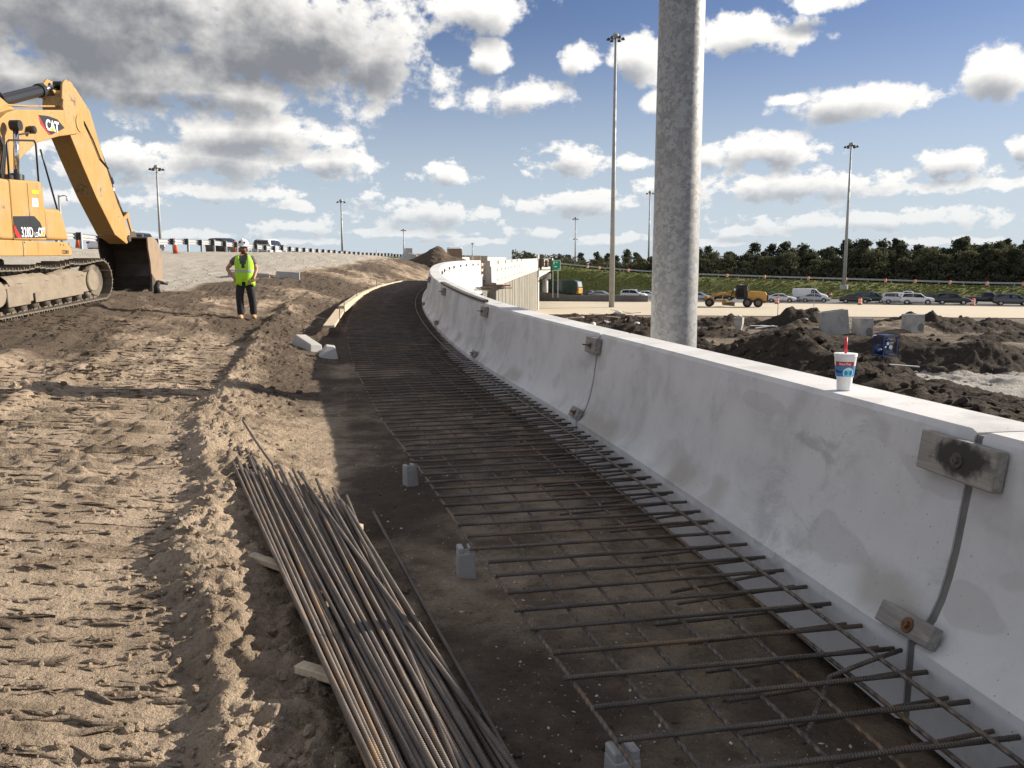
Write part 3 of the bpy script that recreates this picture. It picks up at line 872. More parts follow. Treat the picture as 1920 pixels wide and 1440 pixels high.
def strip(name, xs, y0f, y1f, z, m, ny=2):
    V = []; xs = list(xs)
    for j in range(ny):
        for x in xs:
            a, b = y0f(x), y1f(x); t = j/(ny-1)
            V.append((x, a+(b-a)*t, z(x, t) if callable(z) else z))
    me = np_mesh(name, np.array(V), grid_faces(ny, len(xs)), m, True)
    return link_mesh(name, me)

M_beige = mat('limerock_base', (0.6, 0.52, 0.4), 0.95, fn=worn((0.55, 0.475, 0.35), (0.44, 0.37, 0.27), 0.7, 0.12, (0.9, 0.95), 0.2, 3))
M_asphalt = mat('asphalt', (0.1, 0.1, 0.1), 0.9, fn=worn((0.15, 0.145, 0.138), (0.095, 0.092, 0.09), 0.6, 0.2, (0.8, 0.95), 0.2, 20))
M_ramproad = mat('ramp_concrete_road', (0.32, 0.31, 0.29), 0.9, fn=worn((0.33, 0.32, 0.30), (0.24, 0.23, 0.21), 0.5, 0.15))
XS = np.arange(-60, 200, 6.0)
tag(strip('unpaved_road', XS, beige_edge, lambda x: hw_edge(x)+0.6, -3.66, M_beige), kind='structure')
tag(strip('highway', XS, hw_edge, lambda x: hw_edge(x)+27, -3.62, M_asphalt), kind='structure')
hwv = Vector((1, -0.45, 0)).normalized(); hwn = Vector((0.45, 1, 0)).normalized()
M_line = mat('road_paint', (0.72, 0.71, 0.68), 0.6)
for kk, w0 in enumerate((1.2, 24.5)):
    tag(strip('edge_line', XS, lambda x: hw_edge(x)+w0, lambda x: hw_edge(x)+w0+0.22, -3.614, M_line), kind='structure')
mb = MB()
for w0 in (5.4, 9.6, 13.8):
    for x in np.arange(-30, 150, 11.0):
        p = Vector((x, hw_edge(x)+w0, -3.613)); a = p+hwv*3
        mb.add([p, a, a+hwn*0.15, p+hwn*0.15], [(0, 1, 2, 3)])
tag(mb.build('lane_line', M_line), kind='structure')

# grass slope up to the far ramp
ztop = lambda x: np.interp(x, [-60, -20, 0, 10, 20, 28, 40, 60, 93, 160, 260], [6, 5.4, 4.1, 3.1, 2.0, 1.3, 0.5, -0.2, -1.2, -1.9, -2.2])
def grass_fn(T, b):
    co = T.coord('Object')
    n1 = T.noise(co, 0.09, 5, 0.6); n2 = T.noise(T.v('MULTIPLY', co, (1, 2.2, 1)), 0.55, 6, 0.68); n3 = T.noise(co, 7, 4, 0.7)
    col = T.mix(T.rng(n1, 0.35, 0.65), (0.15, 0.175, 0.052), (0.24, 0.235, 0.085))
    col = T.mix(T.rng(n2, 0.52, 0.72, 0, 0.8), col, (0.27, 0.23, 0.12))
    col = T.mix(T.rng(n2, 0.28, 0.42, 0.7, 0), col, (0.075, 0.095, 0.028))
    col = T.mix(T.rng(n3, 0.35, 0.6, 0.35, 0), col, (0.06, 0.075, 0.025))
    T.link(col, b.inputs['Base Color'])
    T.link(T.bump(T.m('MULTIPLY_ADD', n2, 2.0, n3), 0.8, 0.3), b.inputs['Normal'])
M_grass = mat('grass', (0.1, 0.12, 0.04), 0.95, fn=grass_fn, spec=0.1)
def grass_z(x, t):
    w = t*80
    return float(-3.70+(ztop(x)+3.70)*sstep(3, 15, w)+0.12*fbm(np.array(x*.2), np.array(w*.3), 3, 301)*(0.2 < t*5 < 0.9))
tag(strip('grass_slope', np.arange(-60, 260, 2.5), lambda x: hw_edge(x)+26.5, lambda x: hw_edge(x)+106.5, grass_z, M_grass, 64), kind='structure')
ramp_w = lambda x: hw_edge(x)+46.5
tag(strip('far_ramp', np.arange(-60, 260, 5.0), ramp_w, lambda x: ramp_w(x)+9, lambda x, t: float(ztop(x))+0.06, M_ramproad), kind='structure')
# grass blades on the slope edge: uneven tufts
def build_tufts():
    rr = np.random.default_rng(31); n = 5200
    x = rr.uniform(2, 120, n); w = rr.uniform(1.5, 17, n)
    y = hw_edge(x)+26.5+w
    z = -3.70+(ztop(x)+3.70)*sstep(3, 15, w)
    V = []; F = []
    for i in range(n):
        h = rr.uniform(0.05, 0.16); a = rr.uniform(0, 3.14); r = rr.uniform(0.15, 0.5)
        for kx in range(2):
            a2 = a+kx*1.4; dx, dy = math.cos(a2)*r, math.sin(a2)*r; o = len(V)
            V += [(x[i]-dx, y[i]-dy, z[i]-.05), (x[i]+dx, y[i]+dy, z[i]-.05), (x[i]+dx*1.2, y[i]+dy*1.2+.1, z[i]+h), (x[i]-dx*1.2, y[i]-dy*1.2+.05, z[i]+h*.8)]
            F.append((o, o+1, o+2, o+3))
    o = link_mesh('grass_tufts', np_mesh('grass_tufts', np.array(V), np.array(F), M_grass, False))
    tag(o, 'uneven green and straw coloured grass on the far slope', 'grass', kind='stuff')
build_tufts()

# ------------------------------------------------------------------ road behind the guardrail on the left
def left_road():
    ys = np.arange(8, 320, 6.0); V = []
    for y in ys:
        for off in (-2.2, -10.5):
            x = float(rail_x(y))+off
            V.append((x, y, 2.8+0.0045*(min(max(y, 30), 140)-42)+0.03+(0.004*(y-140) if y > 140 else 0)))
    me = np_mesh('upper_road', np.array(V), grid_faces(len(ys), 2)[:, ::-1], M_asphalt, True)
    tag(link_mesh('upper_road', me), kind='structure')
left_road()
def uroad_z(y): return 2.83+0.0045*(min(max(y, 30), 140)-42)+(0.004*(y-140) if y > 140 else 0)

# ------------------------------------------------------------------ trees of the far wood
def bark_fn(T, b):
    co = T.coord('Object'); n = T.noise(T.v('MULTIPLY', co, (4, 4, 0.8)), 2.0, 5, 0.6)
    T.link(T.mix(n, (0.10, 0.075, 0.055), (0.22, 0.18, 0.145)), b.inputs['Base Color'])
M_bark = mat('bark', (0.15, 0.11, 0.08), 0.9, fn=bark_fn)
def leaf_mat(name, c1, c2):
    def fn(T, b):
        co = T.coord('Object'); oi = T.n.new('ShaderNodeObjectInfo')
        n = T.noise(co, 0.8, 4, 0.65)
        col = T.mix(T.rng(n, 0.3, 0.7), c1, c2)
        col = T.mix(T.m('MULTIPLY', oi.outputs['Random'], 0.45), col, tuple(0.55*c for c in c1))
        T.link(col, b.inputs['Base Color'])
        tr = T.n.new('ShaderNodeBsdfTranslucent'); T.link(T.mix(1.0, col, (1.05, 1.05, 0.80), 'MULTIPLY'), tr.inputs['Color'])
        mx = T.n.new('ShaderNodeMixShader'); mx.inputs[0].default_value = 0.32
        out = [n for n in T.n if n.type == 'OUTPUT_MATERIAL'][0]
        T.link(b.outputs[0], mx.inputs[1]); T.link(tr.outputs[0], mx.inputs[2]); T.link(mx.outputs[0], out.inputs['Surface'])
    return mat(name, c1, 0.8, fn=fn, spec=0.2)
M_leafp = leaf_mat('pine_needles', (0.070, 0.082, 0.050), (0.115, 0.120, 0.078))
M_leafo = leaf_mat('oak_leaves', (0.085, 0.092, 0.052), (0.145, 0.138, 0.090))
def crown_mesh(name, seed, kind, m):
    rr = np.random.default_rng(seed)
    V = []; F = []
    cl = []
    if kind == 'pine':       # clumps on the upper half of a tall stem
        for i in range(34):
            h = rr.uniform(0.30, 1.0); r = (0.25*(1-((h-0.30)/0.70)**1.5)+0.05)*rr.uniform(0.4, 1.1); a = rr.uniform(0, 6.28)
            cl.append((math.cos(a)*r, math.sin(a)*r, h-0.02, rr.uniform(0.06, 0.12), 0.7))
    else:
        for i in range(44):
            h = rr.uniform(0.08, 0.97); r = 0.36*math.sqrt(max(0.03, 1-((h-0.5)/0.52)**2))*rr.uniform(0.35, 1.05); a = rr.uniform(0, 6.28)
            cl.append((math.cos(a)*r, math.sin(a)*r, h, rr.uniform(0.07, 0.13), 0.8))
    for (cx, cy, cz, cr, fl) in cl:
        n = 64
        d = rr.normal(0, 1, (n, 3)); d /= np.linalg.norm(d, axis=1)[:, None]
        P = np.array([cx, cy, cz])+d*np.array([cr, cr, cr*fl])*rr.uniform(0.35, 1.1, (n, 1))**0.6
        for p in P:
            u = rr.normal(0, 1, 3); u /= np.linalg.norm(u); v = np.cross(u, rr.normal(0, 1, 3)); v /= np.linalg.norm(v)
            sz = rr.uniform(0.010, 0.026); o = len(V)
            V += [p-u*sz-v*sz*.7, p+u*sz-v*sz*.5, p+u*sz*.8+v*sz*.7, p-u*sz*.7+v*sz*.8]
            F.append((o, o+1, o+2, o+3))
    n = 900 if kind == 'pine' else 1300
    hh = rr.uniform(0.14 if kind == 'pine' else 0.04, 0.96, n); aa = rr.uniform(0, 6.28, n); ru = np.sqrt(rr.uniform(0, 1, n))
    R_ = (0.24*(1-np.clip((hh-0.14)/0.82, 0, 1)**1.5)+0.04) if kind == 'pine' else 0.37*np.sqrt(np.clip(1-((hh-0.48)/0.55)**2, 0.02, 1))
    for i in range(n):
        p = np.array([math.cos(aa[i])*R_[i]*ru[i], math.sin(aa[i])*R_[i]*ru[i], hh[i]])
        u = rr.normal(0, 1, 3); u /= np.linalg.norm(u); v = np.cross(u, rr.normal(0, 1, 3)); v /= np.linalg.norm(v)
        sz = rr.uniform(0.008, 0.022); o = len(V)
        V += [p-u*sz-v*sz*.7, p+u*sz-v*sz*.5, p+u*sz*.8+v*sz*.7, p-u*sz*.7+v*sz*.8]; F.append((o, o+1, o+2, o+3))
    return np_mesh(name, np.array(V), np.array(F), m, False)
def trunk_mesh(name, seed, kind):
    rr = random.Random(seed); mb = MB()
    top = 0.97 if kind == 'pine' else 0.7
    pts = [(rr.uniform(-.012, .012)*i, rr.uniform(-.012, .012)*i, top*i/5) for i in range(6)]
    mb.tube(pts, [0.016*(1-0.8*i/5)+0.002 for i in range(6)], 6)
    for i in range(7):
        h = rr.uniform(0.45 if kind == 'pine' else 0.2, top*0.95); a = rr.uniform(0, 6.28); L = rr.uniform(0.1, 0.24)
        c = (pts[min(5, int(h/top*5))])
        mb.tube([(c[0], c[1], h), (c[0]+math.cos(a)*L*.5, c[1]+math.sin(a)*L*.5, h+L*.2), (c[0]+math.cos(a)*L, c[1]+math.sin(a)*L, h+L*.5)], [0.006, 0.004, 0.002], 4)
    return mb.mesh(name, M_bark, True)
TREE = {k: [(trunk_mesh('trunk', i+(50 if k == 'oak' else 0), k), crown_mesh('crown', i+(70 if k == 'oak' else 0), k, M_leafp if k == 'pine' else M_leafo)) for i in range(5)] for k in ('pine', 'oak')}
def tree(x, y, z, h, kind, label, group, wide=1.0, name=None):
    o = empty(name or (kind+'_tree'), (x, y, z), (0, 0, random.uniform(0, 6.28)), label, 'tree', group)
    t, c = random.choice(TREE[kind])
    w = h*wide
    link_mesh('trunk', t, o, scale=(w, w, h)); link_mesh('crown', c, o, scale=(w, w, h))
    return o
def build_wood():
    rr = random.Random(3)
    rows = [(61, 0.9, 'oak'), (66, 1.0, 'pine'), (71, 1.05, 'oak'), (77, 1.12, 'pine')]
    for w, hs, kind in rows:
        x = 4.0+rr.uniform(0, 3)
        while x < 150:
            xx = x+rr.uniform(-1.2, 1.2); y = hw_edge(xx)+w+rr.uniform(-2, 2)
            dpt = math.hypot(xx, y)
            base = float(ztop(xx))-0.9
            top = float(np.interp(xx, [0, 20, 45, 70, 105, 150], [5.0, 5.8, 6.6, 7.4, 8.6, 9.6]))*hs
            h = max(4.0, (top-base))*rr.uniform(0.80, 1.12)
            if kind == 'oak': h *= 0.84
            tree(xx, y, base, h, kind, {'pine': 'tall dark pine in the wood behind the far ramp', 'oak': 'bushy grey-green broadleaf tree in the wood behind the far ramp'}[kind],
                 {'pine': 'pines of the far wood', 'oak': 'broadleaf trees of the far wood'}[kind], 0.95 if kind == 'pine' else 1.0)
            x += rr.uniform(2.9, 4.3)
build_wood()
def build_undergrowth():
    rr = np.random.default_rng(41); n = 15000
    x = rr.uniform(0, 150, n); w = 56.5+np.abs(rr.normal(0, 3.2, n)); y = hw_edge(x)+w
    base = ztop(x)-0.9
    hmax = (2.2+2.4*vnoise(x*.25, w*.2, 9))
    z = base+hmax*rr.uniform(0, 1, n)
    V = []; F = []
    for i in range(n):
        u = rr.normal(0, 1, 3); u /= np.linalg.norm(u); v = np.cross(u, rr.normal(0, 1, 3)); v /= np.linalg.norm(v)
        sz = rr.uniform(0.14, 0.34); p = np.array([x[i], y[i], z[i]]); o = len(V)
        V += [p-u*sz-v*sz*.7, p+u*sz-v*sz*.5, p+u*sz*.8+v*sz*.7, p-u*sz*.7+v*sz*.8]; F.append((o, o+1, o+2, o+3))
    o = link_mesh('undergrowth', np_mesh('undergrowth', np.array(V), np.array(F), M_leafo, False))
    tag(o, 'dense scrub along the foot of the far wood', 'undergrowth', kind='stuff')
build_undergrowth()

# ================================================================== concrete barrier segments along the ramp
PROF = [(0, -.06), (0, .265), (.045, .305), (.085, .36), (.115, .43), (.140, .52), (.160, .62), (.185, .80), (.222, 1.045), (.243, 1.07),
        (.525, 1.07), (.548, 1.045), (.56, .22), (.62, .18), (.62, -.75), (.26, -.75), (.26, -.06)]
def inset(P, d):
    c = (.33, .4); out = []
    for i, (u, z) in enumerate(P):
        a = P[i-1]; b = P[(i+1) % len(P)]
        t = Vector((b[0]-a[0], b[1]-a[1])).normalized(); n = Vector((t.y, -t.x))
        out.append((u+n.x*d, z+n.y*d))
    return out
def sweep(mb, prof_at, ys, mi=0, caps=True):
    rings = []
    for y, P in zip(ys, prof_at):
        rings.append([bpt(y, u, z) for u, z in P])
    n = len(rings[0]); vs = [p for r in rings for p in r]; fs = []
    for i in range(len(rings)-1):
        for j in range(n):
            a = i*n+j; b = i*n+(j+1) % n
            fs.append((a, b, b+n, a+n))
    if caps: fs.append(tuple(range(n-1, -1, -1))); fs.append(tuple((len(rings)-1)*n+j for j in range(n)))
    mb.add(vs, fs, mi)
JOINTS = [-1.8, 2.97, 7.66, 12.4, 17.2, 22.1, 27, 32, 37, 42, 47]
SEGLAB = ['white concrete barrier segment nearest the camera, at the right edge of the picture',
          'white concrete barrier segment carrying the drink cup, stained near its joint',
          'smooth white barrier segment in front of the thick grey pole',
          'third barrier segment beyond the cup, with a dark plank on its top',
          'barrier segment just before the bend, shaded on the trench side',
          'barrier segment at the bend where the rebar mat ends',
          'short-looking barrier segment past the bend, first to show its sunlit back',
          'sunlit back of a barrier segment, second past the bend',
          'sunlit back of a barrier segment, third past the bend',
          'last barrier segment before the red-framed gap']
barrier_segs = []
for i in range(len(JOINTS)-1):
    a, b = JOINTS[i], JOINTS[i+1]
    root = empty('barrier_segment', bpt((a+b)/2, 0, -.75), label=SEGLAB[i], cat='concrete barrier', group='precast barrier segments along the ramp')
    ofs = -root.location
    inn = inset(PROF, 0.012)
    ys = [a+0.021, a+0.046] + list(np.linspace(a, b, 14)[1:-1]) + [b-0.046, b-0.021]
    mb = MB(Matrix.Translation(ofs))
    sweep(mb, [inn]+[PROF]*(len(ys)-2)+[inn], ys)
    mb.build('wall', M_barrier, root, auto=28)
    mb = MB(Matrix.Translation(ofs))
    sweep(mb, [inset(PROF, 0.020)]*2, [b-0.022, b+0.022])
    if i < len(JOINTS)-2: mb.build('joint_filler', M_filler, root)
    if i >= 6:        # form ties left on the sunlit back
        for k in range(2):
            y = a+1.2+2.2*k
            mb = MB(Matrix.Translation(ofs))
            mb.box(bpt(y, .575, .86), (.06, .08, .12)); mb.tube([bpt(y, .56, .86), bpt(y+.05, .78, .85)], .008, 6)
            mb.build('form_tie', M_wood_dark, root)
    barrier_segs.append(root)

# retaining wall under the barrier
root = empty('retaining_wall', bpt(20, .3, -4.3), label='grey panelled retaining wall carrying the ramp barrier', cat='wall')
for i in range(len(JOINTS)-1):
    mb = MB(Matrix.Translation(-root.location))
    P = [(.12, -4.0), (.12, -.12), (.20, -.12), (.20, -.78), (.52, -.78), (.52, -4.0)]
    P = [(.14, -.80), (.52, -.80), (.52, -5.4), (.14, -5.4)]
    sweep(mb, [P]*8, np.linspace(JOINTS[i]+.01, JOINTS[i+1]-.01, 8)); mb.build('wall_panel', M_wallc, root)

# wooden clamp boards over the joints
M_rustp = mat('rusty_steel', (0.16, 0.07, 0.03), 0.8, 0.2, fn=worn((0.17, 0.075, 0.035), (0.06, 0.04, 0.03), 0.7, 25))
def oily_fn(T, b):
    wood_fn((0.36, 0.335, 0.295), (0.24, 0.22, 0.19))(T, b)
    co = T.coord('Object'); src = b.inputs['Base Color'].links[0].from_socket
    d = T.v('LENGTH', T.v('MULTIPLY', T.v('ADD', co, (0, 0.03, -0.01)), (3.0, 6.5, 14.0)))
    n = T.noise(co, 22, 4, 0.6)
    f = T.rng(T.m('MULTIPLY_ADD', n, 0.9, d), 1.15, 1.6, 0.93, 0.0)
    T.link(T.mix(f, src, (0.025, 0.022, 0.018)), b.inputs['Base Color'])
M_wood_oily = mat('oil_stained_wood', (0.3, 0.27, 0.23), 0.8, fn=oily_fn)
def clamp(y, zc, uc, L, H, T_, m, lab, tilt=0.0, lean=0.12, off=0.0, rod=0.03, nut=None):
    p, t, n = bframe(y)
    loc = bpt(y, uc, zc)+t*off
    ang = math.atan2(-t.x, t.y)
    # local: +y along the barrier, +x to the right (into the barrier), z up
    o = empty('clamp_board', loc, (tilt, lean, ang), lab, 'board', 'clamp boards over the barrier joints')
    mb = MB().box((-T_/2, 0, 0), (T_, L, H))
    mb.build('board', m, o, bevel=.004)
    by = -off*0.9
    mb = MB().lathe([(.030, -T_-.006), (.030, -T_+.001)], 14, (0, by, 0), 'X'); mb.lathe([(.016, -T_-.020), (.016, -T_-.006)], 6, (0, by, 0), 'X')
    mb.build('washer_and_nut', nut or M_rustp, o)
    MB().tube([(-T_-.02-rod, by, 0), (.10, by, 0)], .007, 6).build('threaded_rod', M_rustp, o)
    return o
UPN = {1: 'thick weathered board with a black oil stain across the nearest joint top', 2: 'upper clamp board on the joint beside the thick grey pole', 3: 'upper clamp board on the second joint beyond the pole',
       4: 'upper clamp board on the third joint beyond the pole', 5: 'upper clamp board on the joint at the bend'}
LON = {1: 'weathered board with a rusty washer low on the nearest joint', 2: 'lower clamp board on the joint beside the thick grey pole', 3: 'lower clamp board on the second joint beyond the pole',
       4: 'lower clamp board on the third joint beyond the pole', 5: 'lower clamp board on the joint at the bend'}
for j in range(1, 6):
    y = JOINTS[j]
    clamp(y, .955, .202, .40 if j == 1 else .29, .15 if j == 1 else .15, .05 if j == 1 else .06, M_wood_oily if j == 1 else M_wood_grey, UPN[j], tilt=0.01, off=.02, rod=.004 if j == 1 else .06, nut=M_wood_dark)
    clamp(y, .315, .035, .30 if j == 1 else .24, .085 if j == 1 else .10, .045, M_wood_grey, LON[j], tilt=-0.04 if j == 1 else .02, lean=.45, off=.03, rod=.0 if j == 1 else .03)
# plank lying along the top of the barrier
p0, p1 = bpt(12.7, .30, 1.095), bpt(18.2, .30, 1.095)
pm = (p0+p1)/2
MBp = MB(Matrix.Translation(-pm))
for k in range(6):
    a, b = 12.7+k*5.5/6, 12.7+(k+1)*5.5/6
    sweep(MBp, [[(.20, 1.0), (.20, 1.10), (.235, 1.10), (.235, 1.074), (.26, 1.074), (.235, 1.06)]]*0 or [[(.205, 1.073), (.205, 1.112), (.30, 1.112), (.30, 1.073)]]*2, [a, b], caps=(k in (0, 5)))
o = MBp.build('plank', M_wood_dark, None, pm)
tag(o, 'long dark plank lying on top of the barrier near the bend', 'plank')

# ================================================================== rebar mat in the trench
def rebar_mesh(L, r=.0085, n=7, segs=1, bend=0.0):
    mb = MB(); mb.tube([(L*i/segs, 0, bend*math.sin(math.pi*i/segs)) for i in range(segs+1)], r, n)
    return mb.mesh('bar', M_rebar, True)
mat_root = empty('rebar_mat', bpt(10, -.9, 0), label='large tied mat of rebar laid on the dark trench floor beside the barrier', cat='rebar mat')
mat_w = lambda y: float(np.interp(y, [0, 2.4, 4.7, 8.3, 16, 22, 30, 38], [1.12, 1.22, 1.46, 1.74, 1.78, 1.84, 1.9, 1.8]))
ofs = -mat_root.location
barmesh = {}
def put_bar(a, b, name, parent, ofs, r=.0085):
    a, b = Vector(a), Vector(b); d = b-a
    L = round(d.length, 1) or .1
    key = (L, r)
    if key not in barmesh: barmesh[key] = rebar_mesh(L, r)
    o = link_mesh(name, barmesh[key], parent, a+ofs, d.to_track_quat('X', 'Z').to_euler(), (d.length/L, 1, 1))
    return o
y = 1.2; rr = random.Random(4)
while y < 37.5:
    w = mat_w(y); h = .205
    a = bpt(y+rr.uniform(-.012, .012), -w-rr.uniform(-.02, .03), h); b = bpt(y+rr.uniform(-.015, .015), -.012, h+.01)
    put_bar(a, b, 'cross_bar', mat_root, ofs, .0095)
    if y < 24:                    # dowels between, bent out of the barrier foot
        yy = y+.10+rr.uniform(-.02, .02)
        a = bpt(yy+rr.uniform(-.03, .03), -rr.uniform(.55, .80), h-.06+rr.uniform(-.03, .02)); b = bpt(yy, -.012, h-.03)
        put_bar(a, b, 'dowel_bar', mat_root, ofs, .0085)
    y += .205
for k, fr in enumerate((1.0, .84, .68, .52, .36, .21, .10)):
    pts = []
    for y in np.linspace(1.1, 37, 60):
        w = mat_w(y); pts.append(bpt(y, -w*fr if k else -w+.01, (.224 if k > 5 else .188))+ofs)
    MB().tube(pts, .0088, 6).build('long_bar', M_rebar, mat_root, smooth=True)
# a bent bar at the near joint
for (ya, yb, u0) in ((2.62, 2.98, .62),):
    a = bpt(ya, -u0, .14); m_ = bpt((ya+yb)/2+.10, -.36, .20); b = bpt(yb, -.02, .235)
    MB().tube([a+ofs, a.lerp(m_, .6)+ofs, m_+ofs, m_.lerp(b, .5)+Vector((0, 0, .004))+ofs, b+ofs], .009, 7).build('bent_bar', M_rebar, mat_root, smooth=True)

# concrete spacer posts under the edge of the mat
SP = [(2.66, -1.215, 'square concrete spacer post under the nearest corner of the rebar mat'), (4.62, -1.47, 'second concrete spacer post from the camera under the mat edge'),
      (6.62, -1.63, 'third concrete spacer post from the camera, leaning beside the mat edge')]
for (y, u, lab) in SP:
    p, t, n = bframe(y); b = bpt(y, u, 0); b.z = gz(b.x, b.y)
    o = empty('spacer_post', (b.x, b.y, b.z-.02), (random.uniform(-.05, .05), random.uniform(-.05, .05), random.uniform(.1, .7)), lab, 'concrete post', 'spacer posts')
    w = .048
    MB().box((0, 0, .075), (w*2.1, w*1.9, .16), taper=.90).build('body', M_grey, o, bevel=.006)
    for sx in (-1, 1): MB().box((sx*w*.60, 0, .170), (w*.66, w*1.6, .035)).build('lug', M_grey, o, bevel=.005)

# ================================================================== loose rebar heap on two sticks
def heap():
    r0 = random.Random(21)
    B = rebar_mesh(1.0, .0105, 8, 1)
    def gpx(px, py, z):
        a = (px-960)/FPX; b = (720-py)/FPX
        d = Vector((a, math.cos(PITCH)+b*math.sin(PITCH), -math.sin(PITCH)+b*math.cos(PITCH)))
        t = (z-EYE)/d.z
        return Vector((d.x*t, d.y*t, z))
    n = 58
    for i in range(n):
        f = i/(n-1)
        zz = .17+.02*r0.random()+(.03 if i % 3 == 0 else 0)
        far = gpx(442+f*205+r0.uniform(-6, 6), 850+f*92+r0.uniform(-18, 22), zz+.01)
        g = min(1, max(0, f*0.96+r0.uniform(-.10, .10)))
        near = gpx(700+g*262, 1452, zz-.01)
        d = (near-far)
        near = near+d*0.24
        L = near-far
        me = heap.cache.setdefault(round(L.length, 1), rebar_mesh(round(L.length, 1), .0102, 8, 10, -0.012))
        o = link_mesh('loose_rebar', me, None, far, L.to_track_quat('X', 'Z').to_euler(), (L.length/round(L.length, 1), 1, 1))
        tag(o, 'long rusty bar in the loose heap of rebar on the bank', 'rebar', 'loose rebar heap')
    # second layer and single strays
    for (f0, f1, z, lab) in ((( 436, 866), (728, 1500), .225, 'single bar lying along the left edge of the rebar heap'), ((560, 885), (1010, 1500), .235, 'bar crossing over the right half of the rebar heap'),
                        ((650, 930), (880, 1500), .215, 'bar slanting from the far right corner across the rebar heap'), ((700, 960), (1000, 1500), .06, 'stray bar on the dark trench floor right of the heap'),
                        ((455, 788), (512, 872), .34, 'short bar end sticking out of the bank beyond the heap')):
        a, b = gpx(*f0, z), gpx(*f1, z-.02 if z > .1 else .05)
        if z > .3: b = gpx(*f1, .2)
        L = b-a; k = round(L.length, 1)
        me = heap.cache.setdefault(k, rebar_mesh(k, .0102, 8, 10, -0.012))
        o = link_mesh('loose_rebar', me, None, a, L.to_track_quat('X', 'Z').to_euler(), (L.length/k, 1, 1))
        tag(o, lab, 'rebar')
    # sticks under the heap
    for (a, b, z, lab) in (((432, 926), (676, 990), .135, 'wooden stick under the far end of the rebar heap'), ((462, 1040), (700, 1120), .13, 'wooden stick under the middle of the rebar heap'), ((560, 1250), (830, 1330), .12, 'wooden stick hidden under the near part of the rebar heap')):
        A, Bq = gpx(*a, z), gpx(*b, z); d = Bq-A
        o = MB().box((0, 0, 0), (d.length, .055, .035)).build('wooden_stick', M_wood_new, None, (A+Bq)/2, d.to_track_quat('X', 'Z').to_euler(), bevel=.004)
        tag(o, lab, 'stick')
heap.cache = {}
heap()

# ================================================================== form boards, stakes and broken concrete at the trench edge
def ground_on(x, y): return Vector((x, y, gz(x, y)))
def form_board(y0, y1, u0, u1, z0, z1, h, lab, m=M_wood_new, wide=.045):
    a, b = bpt(y0, -u0, z0), bpt(y1, -u1, z1)
    c = (a+b)/2
    o = MB(Matrix.Translation(-c))
    d = (b-a); nn = Vector((d.y, -d.x, 0)).normalized()
    vs = []
    for p in (a, b):
        for (du, dz) in ((0, 0), (wide, 0), (wide, h), (0, h)): vs.append(p-nn*du+Vector((0, 0, dz)))
    o.add(vs, [(3, 2, 1, 0), (4, 5, 6, 7), (0, 1, 5, 4), (1, 2, 6, 5), (2, 3, 7, 6), (3, 0, 4, 7)])
    ob = o.build('form_board', m, None, c, bevel=.006)
    return tag(ob, lab, 'form board', 'form boards along the trench edge')
form_board(17.6, 21.8, 2.05, 2.0, .20, .18, .05, 'nearest and widest yellow form board at the trench edge', wide=.24)
form_board(21.9, 27.0, 2.02, 1.95, .13, .10, .17, 'second yellow form board along the trench edge', wide=.16)
form_board(27.1, 32.0, 1.96, 1.95, .10, .08, .17, 'third yellow form board along the trench edge', wide=.12)
form_board(32.1, 37.0, 1.95, 1.9, .08, .06, .17, 'farthest yellow form board near the barrier bend', wide=.10)
for i, (y, lab) in enumerate(((18.5, 'thin steel stake at the near form board'), (21.0, 'thin steel stake between the first and second form board'), (25.5, 'thin steel stake behind the second form board'), (31, 'thin steel stake at the third form board'))):
    p = bpt(y, -1.98, -.1)
    tag(MB().tube([(0, 0, 0), (.005, .01, .62)], .009, 6).build('steel_stake', M_rustp, None, p), lab, 'stake')
# concrete offcuts
def offcut(x, y, size, rot, lab, taper=.8):
    z = gz(x, y)
    o = MB().box((0, 0, 0), size, taper=taper).build('concrete_offcut', M_parapet, None, (x, y, z+size[2]*.38), rot, bevel=.012)
    tag(o, lab, 'concrete block')
offcut(-3.72, 15.1, (.26, .95, .22), (.18, .05, .62), 'long white concrete offcut lying on the bank left of the rebar mat')
offcut(-3.15, 14.3, (.34, .34, .24), (.1, .15, .3), 'small wedge shaped concrete offcut at the trench edge', .45)
MB().tube([(0, 0, 0), (.03, .01, .05), (.02, .02, .12)], [.012, .02, .012], 8)
# crate-like precast drain curb half buried on the left
o = empty('drain_curb', (-9.4, 33, gz(-9.4, 33)-.14), (0, .06, .25), 'pale concrete drain piece half buried behind the worker', 'drain piece')
MB().box((-.9, 0, .16), (1.6, .8, .30), taper=.95).build('slab', M_grey, o, bevel=.02)
MB().box((.55, .1, .22), (.95, .6, .42), taper=.95).build('block', M_parapet, o, bevel=.02)
MB().bar((-1.7, -.45, .36), (.2, -.5, .22), .06, .05).build('strip', M_wood_new, o)

